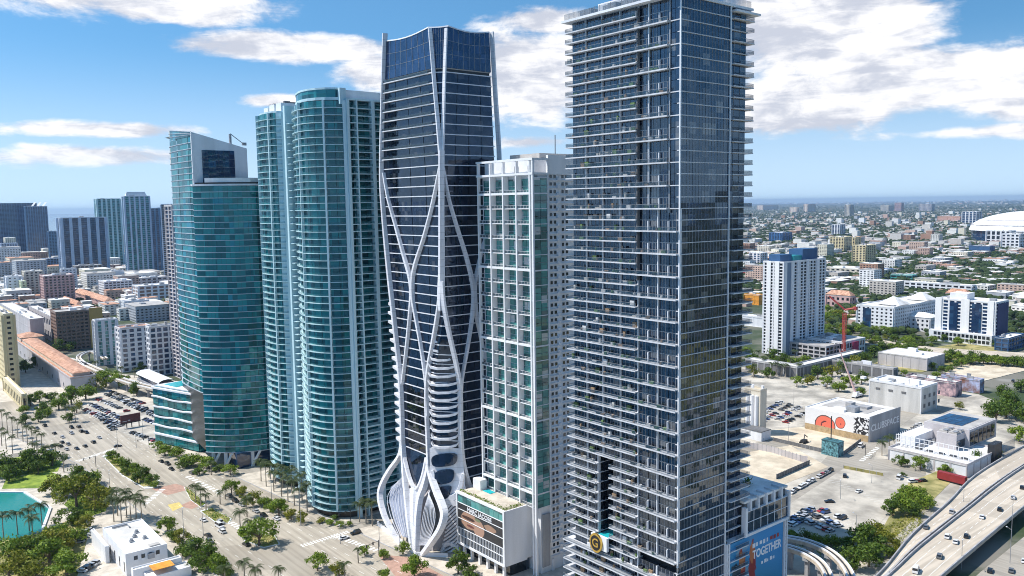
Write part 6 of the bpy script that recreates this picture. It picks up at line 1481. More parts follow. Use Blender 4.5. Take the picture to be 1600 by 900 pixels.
# street grid of low houses, denser near, thinning into trees
for i, (a, b) in enumerate((((1165, 398), (1600, 452)), ((1165, 372), (1600, 402)), ((1290, 470), (1600, 474)), ((1165, 440), (1300, 405)), ((1380, 470), (1600, 400)), ((1165, 358), (1600, 376)), ((1240, 360), (1600, 348)))):
    A_, B_ = G(*a), G(*b); d_ = (B_-A_)[:2]; n_ = np.array([-d_[1], d_[0]])/np.linalg.norm(d_)*9; sheet('avenue', [A_[:2]-n_, B_[:2]-n_, B_[:2]+n_, A_[:2]+n_], .3+.03*i, street)
cand = []
def zone(px0, px1, py0, py1, n, seed):
    r = np.random.RandomState(seed)
    out = []
    while len(out) < n:
        px = r.uniform(px0, px1, 4000); py = py0+(py1-py0)*r.uniform(0, 1, 4000)**1.0
        for a, b in zip(px, py):
            g = G(a, b); 
            # snap to a street grid
            gx, gy = round(g[0]/24)*24+r.uniform(-4, 4), round(g[1]/19)*19+r.uniform(-3, 3)
            out.append((gx, gy))
            if len(out) >= n: break
    return out
pts = zone(1150, 1625, 318, 335, 260, 9)+zone(1150, 1625, 334, 352, 1000, 1)+zone(1150, 1625, 350, 400, 1700, 2)+zone(1150, 1625, 400, 470, 600, 3)+zone(1150, 1625, 470, 512, 60, 4)+zone(-20, 290, 405, 470, 420, 5)+zone(-20, 290, 470, 500, 90, 6)+zone(-20, 110, 380, 410, 150, 8)
seen = set(); houses = []
def blocked(x, y, w, d):
    for a, b, c, e in FOOT:
        if a-w < x < b+w and c-d < y < e+d: return True
    for q in taken:
        if q['x0']-w < x < q['x1']+w and q['y0']-d < y < q['y1']+d: return True
    return False
for o in scene.objects:
    pass
def near_named(px, py):   # keep the surveyed blocks clear
    return (1185 < px < 1380 and py > 455) or (1330 < px < 1600 and py > 455) or (px < 290 and py > 486) or (1160 < px < 1300 and py > 520)
for (x, y) in pts:
    k = (round(x/20), round(y/16))
    if k in seen: continue
    px, py = proj((x, y, 0))
    if blocked(x, y, 14, 14): continue
    seen.add(k)
    d = math.hypot(x, y); big = rs.rand()
    w, dd = rs.uniform(9, 17), rs.uniform(9, 20); h = rs.uniform(3.5, 8)
    if big > .86: w, dd, h = rs.uniform(20, 42), rs.uniform(18, 38), rs.uniform(6, 16)
    if big > .965: w, dd, h = rs.uniform(16, 34), rs.uniform(20, 40), rs.uniform(16, 34)
    if px < 300: w, dd, h = w*1.4, dd*1.4, h*2.2
    houses.append((x, y, w, dd, h, d))
houses.sort(key=lambda q: q[5]/math.sqrt(q[2]*q[4]))
names = ['white', 'cream', 'stone-coloured', 'bright white', 'tan', 'rose-brown', 'slate-grey', 'straw-coloured', 'dark brown', 'light grey', 'dusty pink', 'chalk white']
bx_w, bx_r = [], []
roofm = [roofw, roofg, terracotta, roofw, roofw, roofg]
wpool = {}
for i, (x, y, w, dd, h, d) in enumerate(houses):
    if i < 260:
        wi = rs.randint(len(W_mats)); side = 'in the western low city' if x > .6*y else 'in the old downtown'
        sz = 'tall block' if h > 15 else ('wide flat-roofed hall' if w > 19 else 'low house')
        th = T('city_building', '%s %s %s' % (names[wi], sz, side), 'building', (x, y, 0), 'low buildings %s' % side)
        cube(th, 'wall', W_mats[wi], x-w/2, x+w/2, y-dd/2, y+dd/2, 0, h)
        nf = max(1, int(h/3.6)); A = Acc(th, 'window_row', g_dark, 0, 'window_rows')
        for k in range(nf):
            ny = max(2, int(dd/5)); nx = max(2, int(w/5))
            for j in range(ny): A.addc(x-w/2, y-dd/2+dd*(j+.5)/ny, 1.9+k*3.5, .16, dd/ny*.5, 1.5)
            for j in range(nx): A.addc(x-w/2+w*(j+.5)/nx, y-dd/2, 1.9+k*3.5, w/nx*.5, .16, 1.5)
        A.flush(); rm = roofm[rs.randint(6)]
        if rm is terracotta and h < 9: hip(th, x-w/2-.6, x+w/2+.6, y-dd/2-.6, y+dd/2+.6, h, 2.4, rm)
        else:
            cube(th, 'roof', rm, x-w/2-.3, x+w/2+.3, y-dd/2-.3, y+dd/2+.3, h, h+.5)
            if w > 14: cube(th, 'roof_unit', greym, x-w*.2, x-w*.05, y-dd*.1, y+dd*.1, h+.5, h+2)
    else:
        bx_w.append((x, y, h/2, w, dd, h, 0)); bx_r.append((x, y, h+.3, w+.5, dd+.5, .6, 0))
for (x, y) in zone(1150, 1625, 311, 319, 420, 29):
    w, dd, h = rs.uniform(30, 90), rs.uniform(30, 90), rs.uniform(10, 40); bx_w.append((x, y, h/2, w, dd, h, 0)); bx_r.append((x, y, h+.3, w+.5, dd+.5, .6, 0))
lab(link('distant_buildings', boxes_mesh('distant_buildings', bx_w, wall_is), None, 'stuff'), 'far sprawl of small pale buildings towards the horizon', 'buildings')
lab(link('distant_roofs', boxes_mesh('distant_roofs', bx_r, roof_is), None, 'stuff'), 'pale and reddish flat roofs of the far sprawl', 'roofs')
# ------------------------------------------------------------------ trees and palms
def crown_mesh(seed, nl, leafsize, mat, spread=1.0, flat=.62):
    """leaf clumps scattered over several uneven lobes; unit radius about 1, base at z=0.35"""
    r = np.random.RandomState(seed); lobes = []
    for i in range(12):
        a = r.uniform(0, 2*math.pi); q = r.uniform(.2, .80)*spread; lobes.append((q*math.cos(a), q*math.sin(a), r.uniform(.5, 1.25)*flat*1.5*(1.1-.3*q), r.uniform(.18, .42)))
    lobes.append((0, 0, flat*1.75, .45))
    V = []
    for i in range(nl):
        L = lobes[r.randint(len(lobes))]; d = r.normal(size=3); d /= np.linalg.norm(d); rad = L[3]*r.uniform(.45, 1.18)
        c = np.array([L[0], L[1], L[2]])+d*rad*np.array([1, 1, .72]); u = r.normal(size=3); n = d+r.normal(size=3)*.55; n /= np.linalg.norm(n)
        u -= n*(u@n); u /= np.linalg.norm(u); w = np.cross(n, u); s = leafsize*r.uniform(.6, 1.4)
        V += [c+u*s, c+w*s*.7, c-u*s, c-w*s*.7]
    V = np.array(V); return mesh_np('crown', V, np.arange(len(V)).reshape(-1, 4), mat)
def trunk_mesh(seed):
    r = np.random.RandomState(seed); m = MB(); m.tube([(0, 0, -.05), (.01, .01, .3), (.02, 0, .62)], [.075, .06, .045], 7)
    for i in range(5): a = i*1.26+r.rand(); m.tube([(.01, .01, .36+.05*i), (.22*math.cos(a), .22*math.sin(a), .62+.05*i), (.45*math.cos(a), .45*math.sin(a), .9)], [.035, .025, .012], 5)
    return m.mesh('trunk', bark)
TR = {}
for key, mt, n, ls in (('m', L_mid, 1700, .062), ('d', L_dark, 1700, .062), ('y', L_yel, 1500, .060)):
    TR[key] = [(crown_mesh(100+7*i+ord(key), n, ls, mt, flat=(.60, .5, .7)[i]), trunk_mesh(i)) for i in range(3)]
KINDN = {'m': 'mid-green', 'd': 'dark green', 'y': 'yellow-green'}
def tree(px, py, wpx, k, where, cat='tree', group=None, h=1.0):
    g = G(px, py, .4); s = wpx/2*dist(*g)/1300*1.0; i = rnd.randrange(3)
    sz = 'large' if wpx > 45 else ('small' if wpx < 26 else 'medium')
    th = T('broadleaf_tree', '%s %s tree %s' % (sz, KINDN[k], where), cat, (0, 0, 0), group)
    lobj('crown', TR[k][i][0], th); lobj('trunk', TR[k][i][1], th)
    th.location = (g[0], g[1], .4); th.scale = (s, s, s*h*rnd.uniform(.9, 1.15)); th.rotation_euler = (0, 0, rnd.uniform(0, 6.28)); return th
def frond_mesh():
    m = MB(); n = 7; pts = []
    for i in range(n+1): s = i/n; pts.append((s*1.0, 0, .42*math.sin(s*2.3)-.55*s*s))
    v, f = [], []
    for i, p in enumerate(pts):
        w = .20*math.sin(math.pi*min(1, .12+i/n*.92))
        v += [(p[0]+.05, -w, p[2]-.10*w/.2), (p[0], 0, p[2]+.02), (p[0]+.05, w, p[2]-.10*w/.2)]
    for i in range(n): f += [(i*3, i*3+1, i*3+4, i*3+3), (i*3+1, i*3+2, i*3+5, i*3+4)]
    # notch the leaflets: every other blade drops away
    v2, f2 = [], []
    for i in range(14):
        s = .1+.9*i/14; p = np.array([s, 0, .42*math.sin(s*2.3)-.55*s*s]); L = .34*math.sin(math.pi*min(1, .18+s*.8))+.03
        for sd in (-1, 1):
            k = len(v2); q = p+np.array([.16, sd*L, -.16*L/.3]); v2 += [tuple(p+[-.035, 0, 0]), tuple(p+[.035, 0, 0]), tuple(q)]; f2.append((k, k+1, k+2))
    m.add(v2, f2); m.tube([pts[i] for i in range(0, n+1)], [.014*(1-i/n)+.004 for i in range(n+1)], 3); return m.mesh('frond', L_palm)
FM = frond_mesh(); PT = {}
def palm(px, py, hpx, where, spread=1.0, group=None, dry=False):
    g = G(px, py, .4); H = max(3.0, hpx*dist(*g)/1300)*1.0; key = round(H)
    if key not in PT:
        m = MB(); m.tube([(0, 0, -.3), (.1, 0, key*.45), (.0, .12, key*.85)], [.30, .22, .17], 7); PT[key] = m.mesh('trunk', palmbark)
    th = T('palm_tree', '%s palm %s' % ('tall' if H > 11 else ('short' if H < 6.5 else 'medium'), where), 'palm', (0, 0, 0), group)
    lobj('trunk', PT[key], th); fl = min(3.4, max(2.2, key*.33))*spread; n = 13
    for i in range(n):
        o = lobj('frond', FM, th); o.location = (0, .12, key*.85); lift = rnd.uniform(-.55, .5)
        o.rotation_euler = (0, -lift+.12, i*2.399+rnd.uniform(-.2, .2)); o.scale = (fl, fl, fl)
    th.location = (g[0], g[1], .4); th.rotation_euler = (0, 0, rnd.uniform(0, 6.28)); return th
def bush(px, py, wpx, k, where, group=None): return tree(px, py, wpx, k, where, 'shrub', group, .75)

for px, py, w, k in ((16, 884, 56, 'm'), (56, 872, 54, 'd'), (92, 850, 50, 'm'), (112, 818, 44, 'd'), (78, 884, 56, 'm'), (15, 906, 60, 'y'), (58, 905, 58, 'y'), (105, 900, 60, 'm'), (36, 882, 46, 'd'), (132, 826, 30, 'y'), (86, 866, 50, 'y'), (120, 848, 40, 'm')):
    tree(px, py, w, k, 'in the thicket below the turquoise basin', h=.85)
for px, py, w, k in ((85, 770, 44, 'y'), (120, 792, 58, 'y'), (148, 798, 52, 'y'), (105, 778, 40, 'y'), (136, 764, 46, 'd'), (118, 756, 34, 'd'), (146, 758, 34, 'm'), (160, 785, 34, 'y')):
    tree(px, py, w, k, 'between the lawn and the boulevard')
for px, py, w, k in ((5, 744, 44, 'd'), (26, 740, 42, 'd'), (46, 735, 40, 'd'), (66, 730, 40, 'd'), (82, 728, 34, 'd'), (14, 752, 34, 'd'), (60, 740, 28, 'd')):
    tree(px, py, w, k, 'in the dark row behind the lawn')
for px, py, w, k in ((176, 722, 24, 'm'), (188, 728, 22, 'm'), (200, 736, 24, 'd'), (212, 742, 24, 'm'), (224, 750, 26, 'd'), (236, 757, 24, 'd'), (215, 755, 20, 'd'), (196, 742, 18, 'd'), (242, 762, 18, 'm')):
    tree(px, py, w, k, 'on the long planted median')
for px, py, w, k in ((262, 832, 32, 'm'), (285, 850, 32, 'y'), (272, 845, 22, 'd'), (300, 872, 44, 'd'), (326, 880, 44, 'd'), (312, 895, 44, 'd'), (340, 898, 40, 'm'), (285, 868, 26, 'd'), (350, 905, 34, 'd'), (240, 838, 16, 'm')):
    tree(px, py, w, k, 'along the hedge beside the white waterfront building')
tree(405, 853, 56, 'm', 'spreading over the small round median'); tree(496, 892, 36, 'm', 'standing alone at the bottom of the boulevard'); tree(648, 902, 44, 'm', 'at the bottom edge before the exoskeleton tower')
tree(716, 896, 44, 'd', 'in front of the billboard podium'); tree(735, 905, 34, 'd', 'right of the one before the billboard podium'); tree(600, 872, 22, 'm', 'on the corner plaza, middle of three'); tree(570, 868, 20, 'm', 'on the corner plaza, leftmost of three'); tree(630, 866, 26, 'm', 'on the corner plaza, rightmost of three'); tree(530, 902, 30, 'y', 'low at the bottom edge beside the crossing'); tree(600, 905, 26, 'm', 'on the bottom corner of the plaza')
for px, py, w, k in ((258, 712, 30, 'm'), (276, 715, 30, 'm'), (298, 728, 40, 'm'), (286, 732, 26, 'd'), (326, 732, 38, 'm'), (345, 736, 26, 'd'), (360, 742, 26, 'm'), (246, 702, 22, 'm'), (312, 742, 22, 'd')):
    tree(px, py, w, k, 'at the foot of the teal glass tower', h=.72)
for px, py, w, k in ((362, 772, 26, 'm'), (380, 778, 26, 'y'), (395, 790, 30, 'y'), (412, 792, 26, 'm'), (436, 806, 34, 'm'), (455, 812, 26, 'y'), (425, 800, 24, 'm'), (470, 818, 22, 'y')):
    tree(px, py, w, k, 'on the verge before the curved aqua tower')
for px, py, w, k in ((500, 816, 20, 'y'), (515, 820, 18, 'm'), (530, 824, 18, 'm'), (545, 822, 14, 'm'), (522, 812, 16, 'd')):
    bush(px, py, w, k, 'in the corner bed below the curved aqua tower')
for px, py, w, k in ((70, 648, 26, 'd'), (92, 640, 30, 'm'), (112, 632, 34, 'm'), (134, 624, 34, 'm'), (150, 612, 30, 'y'), (166, 604, 34, 'm'), (186, 606, 30, 'm'), (214, 618, 28, 'd'), (230, 610, 22, 'd'), (60, 660, 22, 'd'), (120, 645, 22, 'y'), (108, 660, 18, 'd'), (40, 662, 20, 'd'), (100, 585, 20, 'd'), (60, 575, 24, 'd'), (40, 582, 22, 'd'), (140, 588, 18, 'm'), (125, 540, 22, 'd'), (90, 552, 24, 'd'), (110, 548, 20, 'd'), (60, 545, 18, 'm'), (200, 575, 18, 'd'), (220, 580, 18, 'd'), (48, 634, 22, 'd'), (62, 628, 20, 'm'), (80, 626, 22, 'd'), (36, 646, 20, 'm'), (74, 652, 20, 'm'), (110, 596, 18, 'd')):
    tree(px, py, w, k, 'around the left parking lot and guideway')
for px, py, w, k in ((1410, 800, 42, 'm'), (1436, 786, 40, 'm'), (1395, 806, 34, 'd'), (1448, 796, 32, 'm'), (1422, 782, 36, 'm'), (1428, 806, 30, 'd')): tree(px, py, w, k, 'at the edge of the right lot')
for px, py, w, k in ((1345, 862, 52, 'd'), (1372, 868, 48, 'd'), (1322, 866, 38, 'd'), (1298, 858, 34, 'm'), (1275, 852, 30, 'm'), (1254, 850, 28, 'd'), (1236, 845, 24, 'm'), (1358, 885, 50, 'd'), (1335, 890, 44, 'd'), (1385, 858, 36, 'y'), (1362, 840, 40, 'y'), (1395, 868, 26, 'y')):
    tree(px, py, w, k, 'in the belt between the guideway loop and the ramp')
for px, py, w, k in ((1408, 728, 24, 'd'), (1438, 734, 26, 'm'), (1476, 742, 22, 'm'), (1410, 745, 12, 'd')): tree(px, py, w, k, 'on the street before the modern white building')
for px, py, w, k in ((1556, 660, 42, 'd'), (1572, 652, 40, 'd'), (1590, 655, 34, 'd'), (1580, 640, 34, 'd'), (1542, 722, 30, 'y'), (1525, 728, 26, 'd'), (1555, 712, 26, 'y'), (1592, 690, 28, 'm'), (1600, 660, 30, 'd'), (1570, 625, 26, 'd'), (1595, 612, 26, 'd')): tree(px, py, w, k, 'beside the ramp at the right edge')
for px, py, w, k in ((1175, 570, 30, 'd'), (1190, 578, 28, 'd'), (1205, 570, 30, 'd'), (1222, 575, 28, 'd'), (1240, 578, 26, 'm'), (1258, 572, 24, 'm'), (1200, 590, 24, 'd'), (1178, 588, 26, 'y'), (1168, 556, 24, 'm')): tree(px, py, w, k, 'in the grove below the white tower')
for px, py, w, k in ((1262, 600, 26, 'y'), (1278, 592, 26, 'd'), (1300, 588, 28, 'y'), (1318, 580, 28, 'd'), (1336, 574, 28, 'y'), (1352, 570, 26, 'd'), (1366, 558, 24, 'd'), (1380, 552, 24, 'd'), (1310, 612, 28, 'm'), (1328, 606, 26, 'm'), (1346, 600, 24, 'd'), (1292, 606, 22, 'm'), (1245, 604, 20, 'm'), (1400, 586, 14, 'd'), (1412, 588, 12, 'm'), (1345, 618, 18, 'm'), (1500, 640, 16, 'y')): tree(px, py, w, k, 'in the streets behind the club')
for i, (px, py) in enumerate(((1462, 590), (1472, 584), (1482, 580), (1492, 576), (1502, 573), (1512, 570), (1520, 567), (1456, 578))): tree(px, py, 15, 'md'[i % 2], 'in the line beside the dirt lot')
for i in range(34):
    px = 1385+i*6.6; tree(px, 552+(px-1385)*.06+rnd.uniform(-2, 2)+(8 if px > 1430 else 0), rnd.uniform(16, 24), 'dm'[i % 2], 'in the long hedge row below the condominium')
for i in range(22): px = 1345+i*5.5; tree(px, 518+rnd.uniform(-4, 4)+(i*.5), rnd.uniform(14, 22), 'md'[i % 2], 'on the bank before the hospital block') if px < 1400 else None
for i in range(26): px = 1288+rnd.uniform(0, 60); tree(px, 486+rnd.uniform(0, 38), rnd.uniform(14, 22), 'mdy'[i % 3], 'in the green lot by the tower crane')
# palms
for i, (px, py) in enumerate(((4, 672), (12, 676), (20, 681), (28, 685), (36, 690), (43, 695), (51, 699), (58, 703), (66, 707), (3, 697), (10, 702), (20, 709))): palm(px, py, 30 if i < 9 else 26, 'in the row along the far boulevard at left', .9)
for px, py in ((178, 815), (190, 818), (205, 815), (222, 818), (198, 808), (213, 810), (184, 806)): palm(px, py, 40, 'in the clump above the white waterfront building', 1.25)
for px, py in ((6, 842), (28, 836), (46, 830), (66, 822), (52, 842)): palm(px, py, 34, 'leaning over the turquoise basin', 1.2)
for px, py, h in ((100, 738, 26), (72, 722, 24), (88, 716, 22), (55, 716, 22)): palm(px, py, h, 'beside the dark row behind the lawn', 1.1)
for px, py, h in ((306, 785, 30), (314, 792, 30), (322, 798, 26), (344, 788, 22), (376, 832, 34), (388, 838, 26), (352, 780, 18), (386, 808, 30)): palm(px, py, h, 'on the small medians of the boulevard', 1.1)
for px, py, h in ((382, 905, 30), (400, 915, 30), (538, 905, 26), (352, 915, 30), (436, 912, 26)): palm(px, py, h, 'at the bottom edge of the boulevard', 1.3)
for px, py, h in ((408, 752, 34), (416, 760, 36), (428, 768, 36), (440, 776, 40), (450, 784, 42), (460, 790, 44), (472, 782, 44), (456, 770, 40), (442, 762, 36), (430, 756, 34), (480, 800, 46), (468, 800, 40), (422, 748, 30)): palm(px, py, h, 'in the clump before the curved tower', 1.15)
for px, py, h in ((572, 818, 44), (582, 822, 42), (562, 816, 34)): palm(px, py, h, 'at the right foot of the curved aqua tower', 1.15)
for px, py, h in ((1378, 712, 22), (1389, 706, 24)): palm(px, py, h, 'at the crossing beside the modern white building', 1.2)
for i in range(12): palm(1170+i*7.2, 590-rnd.uniform(0, 26), 22, 'in the grove below the white residential tower', 1.0)
for px, py, h in ((104, 655, 20), (118, 660, 22), (150, 585, 20), (60, 530, 22), (330, 742, 22), (210, 590, 14), (190, 588, 14), (560, 880, 24), (1318, 600, 26), (1262, 545, 16)): palm(px, py, h, 'standing alone among the smaller trees', 1.0)
# low ground cover in beds and verges
def cover(name, polys, n, size, mat, label, z=.45):
    r = np.random.RandomState(len(polys)+n); V = []
    for poly in polys:
        P = np.array(poly); tri = [(P[0], P[i], P[i+1]) for i in range(1, len(P)-1)]; ar = [abs(np.cross(b-a, c-a)) for a, b, c in tri]; ar = np.array(ar)/sum(ar)
        for t in r.choice(len(tri), n, p=ar):
            a, b, c = tri[t]; s, q = sorted(r.rand(2)); p = a*s+b*(q-s)+c*(1-q); c0 = np.array([p[0], p[1], z+r.uniform(.1, .9)*size*1.4]); V += [c0+r.normal(0, size*.6, 3)*[1, 1, .6] for _ in range(3)]
    V = np.array(V); lab(link(name, mesh_np(name, V, np.arange(len(V)).reshape(-1, 3), mat), None, 'stuff'), label, 'plants')
cover('median_planting', MEDIANS, 500, .5, L_mid, 'low leafy planting on the boulevard medians', .64)
cover('park_undergrowth', [P2((-40, 905), (-40, 850), (60, 838), (125, 808), (140, 830), (120, 905)), P2((100, 790), (118, 770), (175, 775), (165, 800), (130, 812)), P2((-20, 752), (-20, 728), (60, 716), (92, 724), (86, 738))], 1600, .55, L_dark, 'dark undergrowth beneath the park trees')
cover('verge_scrub', [P2((1230, 850), (1340, 862), (1400, 835), (1400, 870), (1340, 895), (1230, 860)), P2((1350, 850), (1400, 815), (1450, 790), (1440, 820), (1390, 865))], 1500, .6, L_yel, 'dry scrub along the ramp and guideway verge')
cover('hedge_leaves', [P2((258, 838), (266, 836), (358, 900), (348, 905))], 1600, .45, L_dark, 'leafy top growth of the hedge by the boulevard', 1.4)

# ---- trees of the low city: the nearest as trees, the rest as one mass
ICO_V = []
ph = (1+5**.5)/2
for a, b in ((1, ph), (-1, ph), (1, -ph), (-1, -ph)): ICO_V += [(0, a, b), (a, b, 0), (b, 0, a)]
ICO_V = np.array(ICO_V)/math.sqrt(1+ph*ph)
from itertools import combinations
ed = min(np.linalg.norm(ICO_V[0]-ICO_V[i]) for i in range(1, 12))*1.05
ICO_F = np.array([f if np.dot(np.cross(ICO_V[f[1]]-ICO_V[f[0]], ICO_V[f[2]]-ICO_V[f[0]]), ICO_V[f[0]]) > 0 else f[::-1] for f in combinations(range(12), 3) if all(np.linalg.norm(ICO_V[a]-ICO_V[b]) < ed for a, b in combinations(f, 2))])
r = np.random.RandomState(3)
tp = zone(1150, 1625, 324, 342, 5200, 21)+zone(1150, 1625, 340, 380, 7500, 22)+zone(1150, 1625, 380, 470, 4200, 23)+zone(1290, 1625, 385, 470, 1600, 26)+zone(1285, 1625, 455, 545, 420, 24)+zone(-20, 290, 400, 490, 260, 25)
allt = []
for (x, y) in tp:
    x += r.uniform(-11, 11); y += r.uniform(-9, 9); px, py = proj((x, y, 0))
    if blocked(x, y, 3, 3) or (py > 545 and px > 1150) or (py > 492 and px < 300): continue
    if 1185 < px < 1295 and 420 < py < 520: continue
    allt.append((math.hypot(x, y), x, y, r.uniform(3.2, 7.2)))
for (x, y) in zone(1150, 1625, 314.5, 327, 1500, 27): allt.append((math.hypot(x, y), x, y, r.uniform(7, 13)))
for (x, y) in zone(1150, 1625, 310.5, 317, 1100, 28): allt.append((math.hypot(x, y), x, y, r.uniform(14, 26)))
allt.sort()
for i, (d, x, y, s) in enumerate(allt[:50]):
    k = 'dm'[i % 2] if i % 7 else 'y'; j = i % 3; side = 'right' if x > .6*y else 'left'
    th = T('broadleaf_tree', 'small %s street tree at %s' % (KINDN[k], 'the right-hand low city' if side == 'right' else 'the old downtown'), 'tree', (x, y, 0), 'street trees in the low city at %s' % side)
    lobj('crown', TR[k][j][0], th); lobj('trunk', TR[k][j][1], th); th.scale = (s, s, s*.9); th.rotation_euler = (0, 0, i)
V = []; n = 0
for (d, x, y, s) in allt[50:]:
    for q in range(3):
        o = r.normal(0, .45, 3)*[1, 1, .3]; sc = s*r.uniform(.55, .85); V.append(ICO_V*(sc*r.uniform(.75, 1.2, (12, 1)))*[1, 1, .75]+np.array([x, y, s*.75])+o*s)
V = np.array(V); F = (ICO_F[None]+(np.arange(len(V))*12)[:, None, None]).reshape(-1, 3)
lab(link('distant_trees', mesh_np('distant_trees', V.reshape(-1, 3), F, leaf('leaf_far', (.022, .045, .014), (.075, .11, .026), (.03, .05, .02))), None, 'stuff'), 'mass of green tree crowns covering the low city to the horizon', 'trees')
# ------------------------------------------------------------------ vehicles and street furniture
PAINTS = {'white': paint('car_white', (.75, .75, .76)), 'silver': paint('car_silver', (.42, .43, .45)), 'black': paint('car_black', (.015, .015, .017)), 'grey': paint('car_grey', (.12, .125, .13)), 'red': paint('car_red', (.35, .02, .02)), 'blue': paint('car_blue', (.03, .07, .22))}
def car_meshes(kind):
    L, Wd, H, hood, cab0, cab1 = {'sedan': (4.6, 1.8, 1.45, .88, .27, .86), 'suv': (4.7, 1.9, 1.75, 1.05, .27, .97), 'van': (5.6, 2.0, 2.35, 1.25, .16, .99)}[kind]
    x = lambda s: L*(.5-s)
    prof = [(x(0), .35), (x(0), .66), (x(.03), hood-.12), (x(cab0-.04), hood), (x(cab1), hood+.03), (x(1)+.03, hood-.06), (x(1), .38)]
    m = MB(); w = Wd/2
    v = [(a, -w, b) for a, b in prof]+[(a, w, b) for a, b in prof]; n = len(prof)
    m.add(v, [tuple(range(n)), tuple(range(2*n-1, n-1, -1))]+[(i, n+i, n+(i+1) % n, (i+1) % n) for i in range(n)])
    c = MB(); a0, a1, b0, b1 = x(cab0), x(cab1), x(cab0+.14), x(cab1-.08 if kind != 'van' else cab1-.01); wt = w*.8; z0, z1 = hood-.02, H
    m.add([(b0, -wt, z1-.06), (b1, -wt, z1-.06), (b1, wt, z1-.06), (b0, wt, z1-.06), (b0, -wt, z1), (b1, -wt, z1), (b1, wt, z1), (b0, wt, z1)], [(3, 2, 1, 0), (4, 5, 6, 7), (0, 1, 5, 4), (1, 2, 6, 5), (2, 3, 7, 6), (3, 0, 4, 7)])
    c.add([(a0, -w*.94, z0), (a1, -w*.94, z0), (a1, w*.94, z0), (a0, w*.94, z0), (b0, -wt, z1-.05), (b1, -wt, z1-.05), (b1, wt, z1-.05), (b0, wt, z1-.05)], [(0, 1, 5, 4), (1, 2, 6, 5), (2, 3, 7, 6), (3, 0, 4, 7)])
    return m, c, L, Wd
wm = MB(); wm.tube([(0, -.12, 0), (0, .12, 0)], .34, 10); WHEEL = wm.mesh('wheel', tyre)
CARM = {}
CARG = glass('car_glass', (.012, .014, .017), (.02, .024, .03), 1.6, .04)
for kd in ('sedan', 'suv', 'van'):
    b, c, L, Wd = car_meshes(kd); gm = c.mesh('cabin_glass', CARG)
    for cn, pm in PAINTS.items(): CARM[kd, cn] = (b.mesh('body', pm), gm, L, Wd)
def car(g, rz, kd, cn, label, group=None, parts=True):
    th = T('car' if kd != 'van' else 'van', label, 'car' if kd != 'van' else 'van', (0, 0, 0), group); bm, gm, L, Wd = CARM[kd, cn]
    lobj('body', bm, th); lobj('windows', gm, th)
    if parts:
        for sx_ in (-.31, .31):
            for sy_ in (-.46, .46): o = lobj('wheel', WHEEL, th); o.location = (sx_*L, sy_*Wd, .34)
    th.location = tuple(g); th.rotation_euler = (0, 0, rz); return th
KD = ['sedan', 'sedan', 'suv', 'suv', 'sedan', 'van']; CN = ['white', 'silver', 'black', 'grey', 'white', 'black', 'white', 'grey', 'silver', 'blue', 'white', 'silver', 'black', 'red']
def row(a, b, n, where, group, skip=.12, along=False, z=.46):
    A, Bq = G(*a, z), G(*b, z); d = Bq-A; rz = math.atan2(d[1], d[0])
    for i in range(n):
        if rnd.random() < skip: continue
        cn, kd = rnd.choice(CN), rnd.choice(KD[:5]); car(A+d*(i+.5)/n, rz+(0 if along else math.pi/2)+rnd.choice((0, math.pi))+rnd.uniform(-.04, .04), kd, cn, '%s %s parked %s' % (cn, 'sport utility car' if kd == 'suv' else 'saloon car', where), group, parts=True)
# left lot
for a, b, n in (((132, 640), (186, 668), 15), ((142, 632), (192, 656), 14), ((152, 624), (200, 644), 13), ((164, 616), (238, 644), 18), ((196, 630), (244, 652), 12), ((160, 656), (182, 676), 8), ((205, 676), (244, 690), 8)): row(a, b, n, 'in the rows of the left lot', 'cars in the left parking lot')
for a, b, n in (((172, 612), (225, 632), 13), ((150, 645), (196, 668), 12), ((186, 624), (240, 646), 13), ((225, 655), (246, 664), 5)): row(a, b, n, 'in the tight rows of the left lot', 'cars in the left parking lot', .08)
row((60, 580), (105, 576), 12, 'behind the terracotta-roofed hall', 'cars behind the hall'); row((100, 592), (140, 600), 7, 'under the guideway', 'cars under the guideway')
# right lots
for a, b, n in (((1232, 822), (1262, 808), 7), ((1240, 812), (1268, 796), 7), ((1272, 806), (1312, 824), 8), ((1262, 816), (1300, 832), 7), ((1280, 798), (1320, 812), 6)): row(a, b, n, 'in the right parking lot', 'cars in the right parking lot', .25)
for a, b, n in (((1178, 655), (1222, 628), 10), ((1190, 660), (1236, 632), 10), ((1204, 662), (1250, 636), 11), ((1220, 664), (1258, 646), 8)): row(a, b, n, 'in the dusty lot left of the mural club', 'cars left of the club', .2)
row((1235, 772), (1300, 735), 11, 'along the street above the right parking lot', 'cars along the side street', .25, True)
row((1240, 768), (1296, 738), 9, 'on the street beside the vacant lot', 'cars along the side street far kerb', .4, True)
row((1405, 690), (1438, 662), 8, 'between the club and the modern building', 'cars between club and modern building'); row((1412, 694), (1444, 668), 8, 'beside the modern building', 'cars beside the modern building'); row((1415, 755), (1445, 752), 4, 'under the street trees', 'cars under the street trees', .2, True)
row((1285, 605), (1330, 582), 8, 'along the trees behind the club', 'cars behind the club', .3, True)
row((122, 850), (140, 828), 6, 'under the trees left of the white waterfront building', 'cars left of the waterfront building', .1); row((125, 895), (150, 880), 5, 'beside the white waterfront building', 'cars beside the waterfront building', .1)
for px, py, cn, kd, dr, la in ((1342, 769, 'white', 'sedan', 0, 'white saloon car alone in the middle of the right lot'), (1320, 745, 'black', 'suv', .5, 'black car at the top edge of the right lot'), (1296, 785, 'black', 'sedan', 2.4, 'black saloon alone at the left of the right lot')): car(G(px, py, .46), dr, kd, cn, la)
